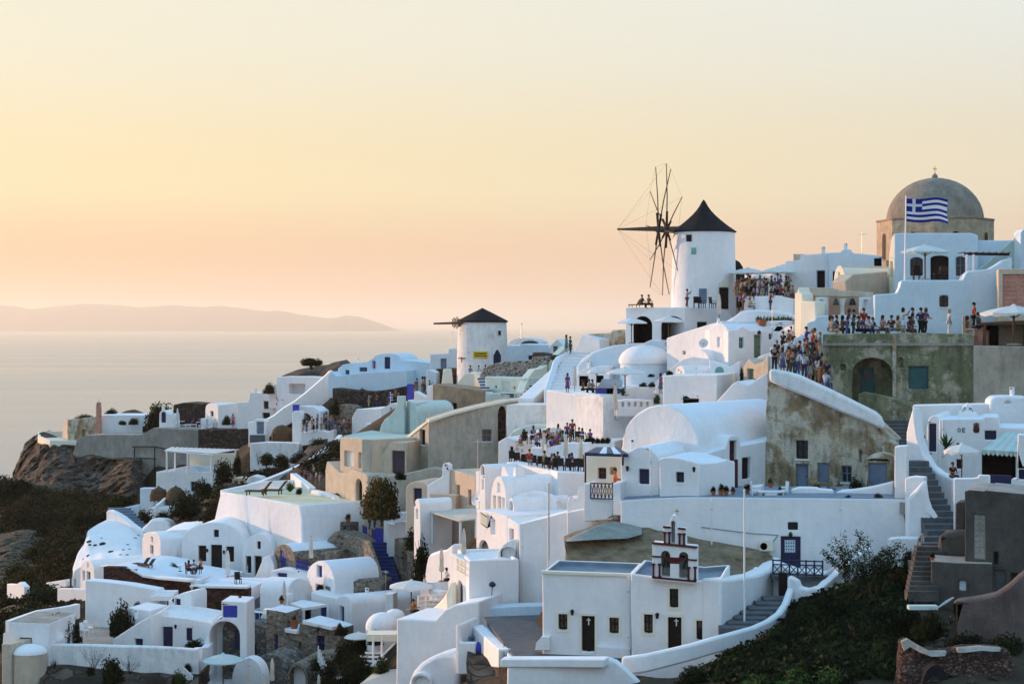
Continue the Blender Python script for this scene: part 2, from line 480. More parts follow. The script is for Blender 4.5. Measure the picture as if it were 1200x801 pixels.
# ---- materials
def mat(name,col,rough_=.85,var=.12,col2=None,scale=1.2,bump=.25,bscale=9.0,metal=0.0,spec=.18,streak=0.0,voro=None,sheen=0.0,trans=0.0,patch=None):
 m=bpy.data.materials.new(name);MATS[name]=m;m.use_nodes=True
 t=m.node_tree;b=t.nodes['Principled BSDF'];L=t.links.new
 b.inputs['Roughness'].default_value=rough_;b.inputs['Metallic'].default_value=metal
 b.inputs['Specular IOR Level'].default_value=.05 if name.startswith('leaf')else spec
 g=t.nodes.new('ShaderNodeNewGeometry')
 c1=Vector(col);c2=Vector(col2)if col2 else c1*(1-var)
 n=t.nodes.new('ShaderNodeTexNoise');n.inputs['Scale'].default_value=scale;n.inputs['Detail'].default_value=6;n.inputs['Roughness'].default_value=.62
 L(g.outputs['Position'],n.inputs['Vector'])
 r=t.nodes.new('ShaderNodeValToRGB');L(n.outputs[0],r.inputs[0])
 r.color_ramp.elements[0].position=.36;r.color_ramp.elements[1].position=.66
 r.color_ramp.elements[0].color=(*c2,1);r.color_ramp.elements[1].color=(*c1,1)
 out=r.outputs[0]
 if patch:
  pn=t.nodes.new('ShaderNodeTexNoise');pn.inputs['Scale'].default_value=patch[1];pn.inputs['Detail'].default_value=9;pn.inputs['Roughness'].default_value=.68
  L(g.outputs['Position'],pn.inputs['Vector'])
  pr_=t.nodes.new('ShaderNodeValToRGB');L(pn.outputs[0],pr_.inputs[0]);pr_.color_ramp.elements[0].position=patch[2]-.06;pr_.color_ramp.elements[1].position=patch[2]+.02
  mx=t.nodes.new('ShaderNodeMix');mx.data_type='RGBA';L(pr_.outputs[0],mx.inputs[0]);L(out,mx.inputs[6]);mx.inputs[7].default_value=(*patch[0],1);out=mx.outputs[2]
 if streak:
  mp=t.nodes.new('ShaderNodeMapping');mp.inputs['Scale'].default_value=(1.3,1.3,.34);L(g.outputs['Position'],mp.inputs[0])
  s=t.nodes.new('ShaderNodeTexNoise');s.inputs['Scale'].default_value=1.7;s.inputs['Detail'].default_value=7;s.inputs['Roughness'].default_value=.7
  L(mp.outputs[0],s.inputs['Vector'])
  sr=t.nodes.new('ShaderNodeValToRGB');L(s.outputs[0],sr.inputs[0])
  sr.color_ramp.elements[0].position=.30;sr.color_ramp.elements[0].color=(1-streak,1-streak*.95,1-streak*.9,1)
  sr.color_ramp.elements[1].position=.55;sr.color_ramp.elements[1].color=(1,1,1,1)
  mx=t.nodes.new('ShaderNodeMix');mx.data_type='RGBA';mx.blend_type='MULTIPLY';mx.inputs[0].default_value=1
  L(out,mx.inputs[6]);L(sr.outputs[0],mx.inputs[7]);out=mx.outputs[2]
 bn=t.nodes.new('ShaderNodeTexNoise');bn.inputs['Scale'].default_value=bscale;bn.inputs['Detail'].default_value=5
 L(g.outputs['Position'],bn.inputs['Vector'])
 hgt=bn.outputs[0]
 if voro:
  sc,joint,jc=voro
  mp=t.nodes.new('ShaderNodeMapping');mp.inputs['Scale'].default_value=(sc,sc,sc*1.5);L(g.outputs['Position'],mp.inputs[0])
  ns=t.nodes.new('ShaderNodeTexNoise');ns.inputs['Scale'].default_value=2.2;L(mp.outputs[0],ns.inputs['Vector'])
  ad=t.nodes.new('ShaderNodeVectorMath');ad.operation='MULTIPLY_ADD';ad.inputs[1].default_value=(.5,.5,.5)
  L(ns.outputs['Color'],ad.inputs[0]);L(mp.outputs[0],ad.inputs[2])
  v=t.nodes.new('ShaderNodeTexVoronoi');v.feature='DISTANCE_TO_EDGE';v.inputs['Scale'].default_value=1;L(ad.outputs[0],v.inputs['Vector'])
  v2=t.nodes.new('ShaderNodeTexVoronoi');v2.inputs['Scale'].default_value=1;L(ad.outputs[0],v2.inputs['Vector'])
  vr=t.nodes.new('ShaderNodeValToRGB');L(v.outputs['Distance'],vr.inputs[0])
  vr.color_ramp.elements[0].position=joint*.5;vr.color_ramp.elements[1].position=joint*1.6
  hv=t.nodes.new('ShaderNodeSeparateColor');L(v2.outputs['Color'],hv.inputs[0])
  mr=t.nodes.new('ShaderNodeMapRange');mr.inputs[3].default_value=.45;mr.inputs[4].default_value=1.5;L(hv.outputs[0],mr.inputs[0])
  sv=t.nodes.new('ShaderNodeVectorMath');sv.operation='SCALE';L(out,sv.inputs[0]);L(mr.outputs[0],sv.inputs['Scale'])
  mx=t.nodes.new('ShaderNodeMix');mx.data_type='RGBA';L(vr.outputs[0],mx.inputs[0]);mx.inputs[6].default_value=(*jc,1)
  L(sv.outputs[0],mx.inputs[7]);out=mx.outputs[2]
  ma=t.nodes.new('ShaderNodeMath');ma.operation='MULTIPLY_ADD';ma.inputs[1].default_value=.35
  L(bn.outputs[0],ma.inputs[0]);L(vr.outputs[0],ma.inputs[2]);hgt=ma.outputs[0]
 L(out,b.inputs['Base Color'])
 if bump:
  bp=t.nodes.new('ShaderNodeBump');bp.inputs['Strength'].default_value=bump;bp.inputs['Distance'].default_value=.12 if not voro else .1
  L(hgt,bp.inputs['Height']);L(bp.outputs[0],b.inputs['Normal'])
 if trans:
  b.inputs['Transmission Weight'].default_value=0
  tr=t.nodes.new('ShaderNodeBsdfTranslucent');L(out,tr.inputs[0])
  ms=t.nodes.new('ShaderNodeMixShader');ms.inputs[0].default_value=trans
  L(b.outputs[0],ms.inputs[1]);L(tr.outputs[0],ms.inputs[2])
  L(ms.outputs[0],t.nodes['Material Output'].inputs[0])
 return m
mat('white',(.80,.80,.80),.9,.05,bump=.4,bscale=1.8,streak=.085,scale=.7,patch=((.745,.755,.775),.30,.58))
mat('white_old',(.78,.78,.77),.9,.12,bump=.4,bscale=3,streak=.2,patch=((.60,.58,.54),.4,.62))
mat('white_roof',(.74,.78,.83),.85,.06,bump=.22,bscale=4,scale=.8,streak=.0)
mat('roof_grey',(.21,.26,.32),.8,.2,bump=.2,scale=1.5)
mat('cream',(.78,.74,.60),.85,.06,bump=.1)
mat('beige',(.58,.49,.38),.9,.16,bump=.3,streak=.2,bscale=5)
mat('beige_grey',(.50,.45,.37),.92,.2,bump=.4,streak=.3,bscale=5,scale=.8,patch=((.38,.34,.28),.5,.6))
mat('sand',(.62,.50,.38),.9,.12,bump=.3,streak=.15)
mat('tan_rough',(.43,.31,.21),.95,.35,bump=.7,bscale=5,streak=.25)
mat('mint',(.55,.64,.59),.88,.1,bump=.25,streak=.12,bscale=4)
mat('mint_dark',(.42,.54,.50),.85,.15,bump=.2)
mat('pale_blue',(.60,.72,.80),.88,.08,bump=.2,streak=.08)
mat('green_plaster',(.24,.24,.145),.95,.4,(.15,.16,.09),.7,.8,6,streak=.55,patch=((.43,.39,.29),.5,.56))
mat('plaster_grey',(.29,.31,.28),.92,.25,bump=.3,streak=.15)
mat('old_plaster',(.46,.37,.24),.95,.4,(.24,.17,.10),.8,.9,6,streak=.6,patch=((.53,.48,.38),.6,.52))
mat('concrete',(.36,.34,.30),.92,.3,bump=.35,streak=.3,scale=.5)
mat('grey_render',(.105,.095,.085),.95,.35,bump=.45,streak=.3,scale=.8)
mat('mauve_render',(.155,.12,.11),.95,.35,bump=.45,streak=.3,scale=.9)
mat('pink',(.60,.29,.22),.9,.25,bump=.3,streak=.25)
mat('stone',(.27,.22,.17),.95,.3,bump=.9,voro=(2.6,.07,(.30,.26,.21)),scale=2)
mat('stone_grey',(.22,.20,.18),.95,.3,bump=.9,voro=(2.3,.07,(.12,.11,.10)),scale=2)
mat('stone_dark',(.085,.062,.052),.95,.35,bump=1.0,voro=(2.0,.07,(.03,.024,.02)),scale=2)
mat('stone_brown',(.095,.045,.035),.95,.35,bump=.9,voro=(3.0,.06,(.05,.028,.024)),scale=2)
mat('stone_pattern',(.20,.17,.15),.95,.3,bump=.9,voro=(2.3,.10,(.42,.38,.33)),scale=2)
mat('rock',(.105,.082,.062),.97,.6,(.038,.03,.023),.5,1.0,2.2,voro=(.75,.05,(.035,.028,.022)))
mat('rock_rubble',(.13,.075,.055),.97,.5,(.06,.035,.028),1.2,1.0,4,voro=(4.5,.08,(.03,.02,.016)))
mat('rock_dark',(.10,.082,.066),.97,.5,bump=1.0,bscale=2.5,scale=.9)
mat('rock_tan',(.25,.19,.12),.97,.5,(.13,.10,.065),bump=1.0,bscale=3.0,scale=1.1)
mat('earth',(.06,.044,.028),.98,.5,(.022,.020,.012),.35,1.0,2.5)
mat('slate',(.11,.12,.13),.75,.3,bump=.25,scale=1.6)
mat('yellow_floor',(.66,.62,.42),.8,.08,bump=.1)
mat('step_blue',(.025,.05,.19),.7,.3,bump=.2)
mat('blue',(.025,.035,.22),.55,.2,bump=.12,spec=.4)
mat('blue_bright',(.04,.05,.40),.55,.15,bump=.12,spec=.4)
mat('navy',(.012,.016,.065),.5,.2,bump=.1,spec=.4)
mat('blue_grey',(.16,.22,.30),.6,.25,bump=.15)
mat('teal',(.05,.13,.14),.65,.3,bump=.2)
mat('teal_light',(.22,.42,.38),.65,.2,bump=.1)
mat('green_door',(.13,.21,.14),.6,.2,bump=.1)
mat('dark_wood_and_shade',(.017,.011,.010),.6,.3,bump=.15)  # door and window wood; also colours recess linings as painted room shade
mat('brown_wood',(.13,.065,.035),.65,.35,bump=.25,scale=3)
mat('purple_wood',(.075,.055,.075),.65,.25,bump=.15)
mat('pale_wood',(.68,.67,.64),.7,.15,bump=.15)
mat('maroon',(.09,.014,.014),.6,.2,bump=.1)
mat('glass',(.012,.014,.02),.12,.1,bump=.0,spec=.5)
mat('iron',(.03,.03,.032),.5,.2,bump=.05,metal=.6)
mat('steel',(.45,.46,.47),.4,.1,bump=.05,metal=.6)
mat('bronze',(.05,.085,.07),.5,.3,bump=.1,metal=.5)
mat('gold',(.55,.38,.15),.4,.1,bump=0,metal=.8)
mat('rust',(.26,.10,.045),.85,.4,bump=.3)
mat('old_timber',(.13,.085,.06),.85,.35,bump=.3,scale=4)
mat('rock_slope',(.125,.105,.075),.97,.5,(.045,.037,.027),.9,1.0,4,voro=(1.6,.06,(.045,.037,.027)))
mat('thatch_dark',(.022,.019,.022),.95,.3,bump=.9,bscale=14)
mat('thatch',(.12,.075,.045),.95,.4,bump=.9,bscale=16,scale=5)
mat('dome_plaster',(.30,.255,.205),.92,.35,bump=.35,bscale=3,scale=.7,streak=.25)
mat('drum_stone',(.54,.42,.29),.95,.35,bump=.9,bscale=5,scale=1.4,streak=.2)
mat('canvas',(.72,.68,.60),.9,.06,bump=.08,trans=.3)
mat('canvas_white',(.80,.80,.78),.9,.05,bump=.06,trans=.3)
mat('canvas_mint',(.62,.72,.70),.9,.05,bump=.06,trans=.25)
mat('canvas_grey',(.36,.36,.37),.9,.08,bump=.1)
mat('terracotta',(.36,.12,.06),.85,.2,bump=.15)
mat('plastic_white',(.78,.78,.78),.4,.03,bump=0)
mat('wicker',(.03,.022,.02),.85,.3,bump=.6,bscale=30)
mat('sign_yellow',(.72,.50,.02),.55,.05,bump=0)
mat('flag_blue',(.02,.025,.27),.75,.08,bump=0,trans=.2)
mat('flag_white',(.80,.80,.82),.75,.04,bump=0,trans=.2)
mat('leaf_dark',(.010,.016,.007),.7,.4,bump=0,trans=.15,scale=3)
mat('leaf',(.024,.038,.012),.65,.4,bump=0,trans=.2,scale=3)
mat('leaf_olive',(.045,.044,.015),.7,.4,bump=0,trans=.2,scale=3)
mat('leaf_bronze',(.13,.095,.035),.75,.35,bump=0,trans=.2,scale=3)
mat('leaf_brown',(.045,.027,.014),.8,.4,bump=0,trans=.15,scale=3)
mat('leaf_green',(.06,.12,.03),.65,.35,bump=0,trans=.2,scale=3)
mat('flower',(.55,.42,.40),.8,.3,bump=0,scale=6)
mat('bark',(.07,.05,.035),.95,.4,bump=.6,bscale=20)
mat('skin',(.30,.165,.105),.6,.1,bump=0)
mat('hair_dark',(.015,.01,.008),.6,.3,bump=0)
mat('hair_brown',(.07,.035,.018),.6,.3,bump=0)
mat('hair_fair',(.28,.17,.07),.6,.3,bump=0)
CLOTH={'white':(.58,.58,.60),'black':(.015,.015,.018),'navy':(.02,.03,.09),'blue':(.025,.05,.26),'sky blue':(.28,.42,.62),'red':(.26,.03,.025),'rust':(.24,.08,.04),'orange':(.75,.16,.04),'pink':(.40,.21,.21),'grey':(.22,.22,.23),'beige':(.50,.38,.27),'green':(.10,.32,.20),'teal':(.05,.22,.19),'purple':(.16,.06,.20),'lilac':(.25,.21,.36),'brown':(.13,.06,.035),'yellow':(.65,.45,.08),'denim':(.07,.10,.20),'khaki':(.27,.22,.13),'charcoal':(.05,.05,.055),'lime':(.45,.60,.06)}
for k_,c_ in CLOTH.items():mat('cloth '+k_,c_,.9,.15,bump=0)
m=bpy.data.materials.new('sea');MATS['sea']=m;m.use_nodes=True
t=m.node_tree;b=t.nodes['Principled BSDF']
b.inputs['Base Color'].default_value=(.20,.22,.22,1);b.inputs['Roughness'].default_value=.22;b.inputs['IOR'].default_value=1.33
g=t.nodes.new('ShaderNodeNewGeometry')
mp=t.nodes.new('ShaderNodeMapping');mp.inputs['Scale'].default_value=(.02,.06,.02);t.links.new(g.outputs['Position'],mp.inputs[0])
n1=t.nodes.new('ShaderNodeTexNoise');n1.inputs['Scale'].default_value=1.0;n1.inputs['Detail'].default_value=9;n1.inputs['Roughness'].default_value=.65
t.links.new(mp.outputs[0],n1.inputs['Vector'])
bp=t.nodes.new('ShaderNodeBump');bp.inputs['Strength'].default_value=.18;bp.inputs['Distance'].default_value=6.0
mp2=t.nodes.new('ShaderNodeMapping');mp2.inputs['Scale'].default_value=(.0006,.0028,1);t.links.new(g.outputs['Position'],mp2.inputs[0])
n2=t.nodes.new('ShaderNodeTexNoise');n2.inputs['Scale'].default_value=1.0;n2.inputs['Detail'].default_value=7;t.links.new(mp2.outputs[0],n2.inputs['Vector'])
mr2=t.nodes.new('ShaderNodeMapRange');mr2.inputs[1].default_value=.35;mr2.inputs[2].default_value=.65;mr2.inputs[3].default_value=.20;mr2.inputs[4].default_value=.25;t.links.new(n2.outputs[0],mr2.inputs[0]);t.links.new(mr2.outputs[0],b.inputs['Roughness'])
t.links.new(n1.outputs[0],bp.inputs['Height']);t.links.new(bp.outputs[0],b.inputs['Normal'])
SEA_Z=-100.0
# ---- sea and the island beyond it
def disc(name,r,z,mat_,n=96):
 v=[(0,0,z)];f=[]
 rs=[400,1500,5000,r]
 for q in rs:v+=[(q*math.cos(2*math.pi*k/n),q*math.sin(2*math.pi*k/n),z)for k in range(n)]
 f+=[(0,1+k,1+(k+1)%n)for k in range(n)]
 for i in range(len(rs)-1):
  f+=[(1+i*n+k,1+(i+1)*n+k,1+(i+1)*n+(k+1)%n,1+i*n+(k+1)%n)for k in range(n)]
 o=new(name,v,f,mat_);o['kind']='structure';return o
disc('sea',100000,SEA_Z,'sea')
D_I=40000.0
ridge=[(-320,386),(-240,372),(-160,366),(-80,360),(0,357),(20,359),(37,362),(60,359),(100,355.5),(135,357),(165,360),(200,357),(235,359.5),(258,358),(285,361),(310,364.5),(325,363.5),(345,367),(372,371.5),(392,372.5),(405,369.5),(420,370.5),(437,375.5),(452,382),(462,386)]
v,f=[],[]
nr=len(ridge)*4
pts=[]
for i in range(nr):
 s=i/(nr-1)*(len(ridge)-1);k=min(len(ridge)-2,int(s));w_=s-k
 x=ridge[k][0]+(ridge[k+1][0]-ridge[k][0])*w_;y=ridge[k][1]+(ridge[k+1][1]-ridge[k][1])*w_
 pts.append((x,y+.7*noise.noise(Vector((x*.09,0,0)))))
nd=9
for(x,y)in pts:
 h=zat(y,D_I)-SEA_Z
 for j in range(nd):
  s=j/(nd-1)
  yy=D_I-4000+8000*s
  prof=1-abs(2*s-1)**1.4
  zz=SEA_Z-2+max(0,h)*prof*(1+.12*noise.noise(Vector((x*.05,s*6,2)))*(abs(s-.5)>.05))
  v.append(((x-600)/F*D_I,yy,zz))
for i in range(nr-1):
 for j in range(nd-1):
  a=i*nd+j;f.append((a,a+1,a+nd+1,a+nd))
isl=new('island_hills',v,f,'rock_dark',None,True,ang=80);isl['kind']='structure'
hz=bpy.data.materials.new('air');MATS['air']=hz;hz.use_nodes=True
t=hz.node_tree;t.nodes.remove(t.nodes['Principled BSDF'])
pv=t.nodes.new('ShaderNodeVolumePrincipled');pv.inputs['Color'].default_value=(.98,.89,.74,1)
pv.inputs['Density'].default_value=HAZE;pv.inputs['Anisotropy'].default_value=.3
t.links.new(pv.outputs[0],t.nodes['Material Output'].inputs['Volume'])
if HAZE:
 hb=MB().box((0,0,(SEA_Z-1+680)/2),(220000,220000,680-SEA_Z+1)).build('haze','air');hb['kind']='stuff'
# ---- the far point on the left
H('retaining_wall','long concrete retaining wall with formwork marks above the cliff','wall',pl(86,284,236,268),[(86,531),(90,515.5),(100,509.5),(166,509),(180,501),(236,503.5)],(537,585),6,'concrete',bev=.05,base=False,holes=[ho('open',160.5,563,176.5,584,arch=1,rec=3)])
rw=bpy.data.objects['retaining_wall']
pc=pl(86,283.6,236,267.6)
for a_,b_ in(((158,523),(158,577)),((181.5,523),(181.5,577)),((155,523),(184,523)),((160,536),(183,537)),((158,551),(182,561)),((182,523),(200,527))):
 MB().tube(pc.w(*pc.at(*a_),-.1),pc.w(*pc.at(*b_),-.1),.09,n=6).build('brace_pipe','iron',rw)
H('terrace_wall','dark brown dry stone wall right of the concrete wall','wall',pl(232,267,292,262),[(232,503),(262,503.5),(292,502.5)],(527,527),5,'stone_dark')
H('terrace_wall','low dark stone wall below the white wall on the point','wall',pl(112,288,186,284),[(116,498.5),(150,499),(184,499.5)],512,4,'stone_dark',base=False)
H('stone_house','ruined stone block house at the tip of the point','house',pl(79,289,113,286),[(79,492),(86,490.5),(100,489),(113,488)],515,8,'old_plaster',[ho('open',96,503,100,511,rec=.6,arch=1)],bev=.12,wav=.15,base=False)
H('stone_wall','sunlit rough end wall of the ruined stone house','wall',pl(72.5,292,79.3,288.6,1),[(72.7,511),(74,497),(75.5,492),(79.3,491)],515,2,'sand',bev=.1,wav=.12,base=False)  # lighter than the rest of the house: sunlight put into the colour
LOOK=H('lookout_terrace','angular lookout terrace with low walls on the cliff edge','terrace',pl(60,284.6,89,284.6),RT(60,520.5,89),523.5,7,'concrete',part='base',skirt=.3,base=False)
parapet('rail_wall',None,None,[(74,504.5,296),(46.5,505.5,296),(46,510.5,290),(60,515.8,284.5),(90,515.8,284.5)],1.15,.5,'cream',LOOK)
H('cliff_base','weathered concrete footing under the lookout terrace','wall',pl(46,289.5,60,285,1),[(46,513),(60,519)],523,5,'cream',skirt=.2,base=False)
H('white_wall_house','low white house with flat roof behind the brick pillar','house',pl(113,287,168,285),[(113,486.3),(140,486),(167.5,486.3)],500,6,'white',base=False)
r=thing('brick_pillar','tall thin reddish brick pillar beside the low white house','pillar',P(115.5,512,285.5))
MB().box(P(115.8,500,285.5),(.75,.75,7.2)).build('shaft','pink',r)
MB().box(P(115.8,473,285.5),(.62,.62,.5)).build('cap','tan_rough',r)
MB().tube(P(115.8,472,285.5),P(115.8,467,285.5),.03,n=6).build('rod','iron',r)
pq=pl(186,277,204,276)
H('white_chapel_shrine','tiny white arched shrine with dark blue doorway on terrace','shrine',pq,[(186.5,492),*arc(186.8,485,196,485,480.5,10),(203,484.5),(203.5,491)],499,2.5,'white',[ho('door',188.6,482.3,194.2,495,arch=1,col='navy',rec=.35)])
MB().box(P(191.4,479.3,277),(.45,.4,.5)).tube(P(191.4,478,277),P(191.4,475.8,277),.09,n=6).build('finial','white',bpy.data.objects['white_chapel_shrine'])
H('terrace_wall','brown dry stone terrace slope behind the sun loungers','wall',pl(203,284,250,280),[(203,474),(215,471.5),(235,473),(250,473)],500,5,'stone_dark',wav=.2,bev=.15,base=False)
H('white_house','white house with rounded gable and dark blue door by loungers','house',pl(240,274,255.5,270,1),[(240.5,480),*arc(241,477,255.5,477,471.8,10)],503,3.5,'white',[ho('win',246.6,481.5,250,487.5,col='navy')])
H('white_house_wing','low white wing with blue door joined to the rounded gable house','house',pl(255.3,270.3,293,268),[(255.3,474.5),(275,472),(293,471.5)],503,4,'white',of='white_house',holes=[ho('door',280.5,481.2,286.2,494,col='navy')])
H('annex','small low white annex left of the rounded gable house','annex',pl(234,273.6,241,272.4),RT(235,490,241),503,3,'white')
H('white_house','two storey white house with black door and transom window','house',pl(291,266,325,263),[(277.5,471.5),(291,470.5),(293,459.5),(309,460.5),(325,460)],(503,503),6,'white',[ho('win',308.8,469.8,315,478.8,col='dark_wood_and_shade'),ho('door',307.4,483.4,316.2,493.5,col='dark_wood_and_shade',rec=.5)])
H('upper_house','white house with a large shaded terrace recess below the rock','house',pl(323,262,390,256),[(323.5,441.4),(350,441),(379,442.5),(387,441)],480,7,'white',[ho('open',338.5,449.5,357.5,461.6,rec=1.8),ho('open',324.3,468.4,326.4,471,rec=.3),ho('open',330,467.6,332,470.4,rec=.3)])
H('low_wing','low stepped white wing beside the brown bush','wing',pl(313,262.5,325,261.8),[(314.5,456),(318,453.5),(321,450),(325,448.5)],463,3,'white')
H('stair_ramp','broad white stair ramp climbing to the upper terrace','stairs',pl(310,250,392,253),[(310,492.5),(321,487),(333,477.5),(345,470.5),(358,460.5),(372,448.5),(383,438.5),(386.3,434.8),(389,433.8),(391.8,436)],(512,460),2.2,'white',skirt=.4)
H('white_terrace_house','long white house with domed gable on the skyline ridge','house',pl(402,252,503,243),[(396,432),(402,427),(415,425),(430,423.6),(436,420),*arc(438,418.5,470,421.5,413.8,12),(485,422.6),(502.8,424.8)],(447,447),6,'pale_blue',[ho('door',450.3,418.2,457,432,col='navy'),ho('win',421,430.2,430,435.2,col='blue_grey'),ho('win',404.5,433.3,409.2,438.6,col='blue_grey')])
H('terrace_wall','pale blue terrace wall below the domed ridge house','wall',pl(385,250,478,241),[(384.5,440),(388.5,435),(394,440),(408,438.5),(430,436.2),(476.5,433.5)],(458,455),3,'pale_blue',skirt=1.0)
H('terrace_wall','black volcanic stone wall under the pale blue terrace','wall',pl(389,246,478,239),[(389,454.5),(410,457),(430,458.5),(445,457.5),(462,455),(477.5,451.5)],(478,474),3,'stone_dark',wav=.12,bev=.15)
H('round_wall','rounded brown stone wall below the black stone wall','wall',pl(386,241,417,239),[(386.5,482),(390,475.5),(398,474),(410,474.5),(416.5,477.5)],494,3,'stone',wav=.1,bev=.2)
H('white_roof_house','low white house with stepped roof under the path crowd','house',pl(412,232,447,228),[(412.4,489),(418,479),(446,478.5)],(508,504),8,'white',roofmat='white_roof',skirt=.8)
H('white_roof_house','white roof with small triangular dormer beside the mint house','house',pl(445,226,466,224),[(445,479),(452,476),(459,472.3),(466,472.8)],(500,500),4,'white',roofmat='white_roof',holes=[ho('open',457.2,477.5,459.6,482.5,rec=.4,arch=1)])
H('cream_wall','short sunlit cream wall in front of the stepped white roof','wall',pl(428,222,447,219),[(428,496),(446.5,498)],(507,507),1.2,'white',skirt=.5)
g=H('garden_gate','white gate pillars with pale blue door above dark steps','gate',pl(290,243,313,241),[(291,494),(299,493),(300.2,490.5),(309,490.5),(310,492.5),(312,493.5)],521,1.0,'white',[ho('door',300.4,494,309,508.5,col='blue_grey')],skirt=.3)
for i in range(4):
 MB().box(P(301.5,510.6+i*2.1,241.4-i*.34),(2.1,.34,.3)).build('step','slate',g)
H('white_tower_post','tall square white post with bright blue cap box','pillar',pl(342,238,353,237),[(342.5,484),(344.5,481),(350.5,481),(352.5,485)],521,1.2,'white')
MB().box(P(347,478,238.6),(.85,.9,1.0)).build('cap_box','blue_bright',bpy.data.objects['white_tower_post'])
H('white_retaining_wall','rough white wall with ivy under the thatched shelter','wall',pl(293,236,350,234),[(293,519.5),(310,518),(335,518.5),(350,519.5)],(547,541),2,'white_old',skirt=.6)
H('arched_house','white house with wide segmental arch window beside the crowd','house',pl(350,240,375,238),[(350,478),(352,475.5),(368,476.5),(375,482)],(499,499),3,'white',[ho('win',351,484,364.5,493,arch=.9,col='blue_grey')])
H('path_wall','low white wall in front of the sunset crowd on path','wall',pl(353,234,386,232),[(353,506),(366,505),(378,504),(386,506.5)],(517,513),1.0,'white',skirt=.6)
H('stone_pier','small sunlit white pier at the turn of the path','pillar',pl(384,231,389,230.5),[(384,505.5),(391,503)],511,1.0,'white')
parapet('ramp_wall','long diagonal white wall along the descending crowd path','wall',[(399,509,226),(391,518.5,220),(377,527.5,213),(361,539.5,205),(334,552,196),(306,563,187),(278,571.5,178)],1.3,.6)
r=H('pergola_house','white house with slatted white pergola over its roof terrace','house',pl(183,236,250,233),[(183,552.5),(203.5,552),(206,548),(214,548.5),(216,552),(249,552.5)],(577,573),6,'white',[ho('win',223.3,564,231.3,576,col='blue_grey')],rim=(.3,.5,'white_roof'))
for(x_,d_)in((195.5,234.5),(220,233.6),(247.6,233)):
 MB().tube(P(x_,553,d_),P(x_,528.5+(x_-195)*.09,d_),.13,n=8).build('post','plastic_white',r)
for(x_,d_)in((205,240),(276,239)):
 MB().tube(P(x_,553,d_),P(x_,527.2,d_),.12,n=8).build('post','plastic_white',r)
a,b=P(194,528,234.6),P(250,533.2,232.8)
MB().tube(a,b,.12,n=6).build('beam','plastic_white',r)
for i in range(15):
 q=a.lerp(b,i/14);e=P(203,525.6,241).lerp(P(279,526.4,240),i/14)
 MB().box((q+e)/2+Vector((0,0,.15)),((e-q).length,.36,.06),rz=math.atan2((e-q).y,(e-q).x)).build('slat','plastic_white',r)
H('pergola_back_wall','pale wall closing the back of the white pergola terrace','wall',pl(222,241.5,278,240.5),[(222,531),(276,531)],552,.5,'cream',skirt=1.5,of='pergola_house')
parapet('seat_wall','built-in white bench with blue cushions under the pergola','bench',[(222,546.5,239),(236,545.5,239.5),(249,547,238.5)],.9,.8,'pale_blue')
H('ruined_kiosk','little ruined kiosk with pale posts below the ivy wall','ruin',pl(272,214,287,213),[(272,559.5),(289,560.5)],573,2.5,'beige',[ho('open',274.5,563,278.5,572,rec=1.2),ho('open',281,563.5,285.5,572,rec=1.2)],skirt=.5)
H('white_boulder_wall','whitewashed rounded boulder wall beside the ruined kiosk','wall',pl(287,209,306,208),[(287,565),(290,559),(297,556.5),(305,558),(309,561)],568,1.5,'white_old',wav=.2,bev=.3)
st=H('stair_wall','curved white wall beside the stair above the painted rock','wall',pl(124,193,168,188,1),[(124.6,599),(127,597),(135,600.5),(143,605.5),(152,613),(160,619),(167.5,622.5)],(608,640),.7,'white',skirt=1.0)
for i in range(8):
 a=P(140+i*2.9,596.5+i*3.1,197-i*.9)
 MB().box(a,(2.6,.55,.35)).build('step','blue_grey',st)
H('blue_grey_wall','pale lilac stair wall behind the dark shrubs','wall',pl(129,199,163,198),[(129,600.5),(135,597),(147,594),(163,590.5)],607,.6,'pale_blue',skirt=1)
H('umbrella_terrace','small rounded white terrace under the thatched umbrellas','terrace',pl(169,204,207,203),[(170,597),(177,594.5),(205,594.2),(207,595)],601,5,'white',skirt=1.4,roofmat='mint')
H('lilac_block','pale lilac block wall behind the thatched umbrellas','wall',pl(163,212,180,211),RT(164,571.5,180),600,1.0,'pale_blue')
H('white_curved_wall','rounded white garden wall below the dark shrubs','wall',pl(165,189,200,187),[(165,619),(172,613),(177,607.5),(190,608),(196,610.5),(199.5,617)],624,1.6,'white',bev=.25)
H('lilac_roof_block','pale flat topped block behind the first vaulted house','house',pl(212,181,243,179),[(212,620),(219,612),(242,611.8)],624,3,'white')
parapet('stair_rail_wall','thin white stair rail wall near the thatched umbrellas','wall',[(194,582.6,207),(183,592,203.5)],1.0,.35)
pr=curtain('rock',[(86,664,183),(90,650,184),(97.5,639,185),(103,623,187),(115,613,189),(132,611.5,190),(150,619,189),(160,629,187),(168,637,186)],[(84,702,177),(100,690,176),(122,676,176),(140,668,176),(172,664,177)],46,22,.75,'white',None,.28,4)
r=thing('painted_rock','big whitewashed rock mound with dark discs painted as shaded holes','rock',P(125,690,180))
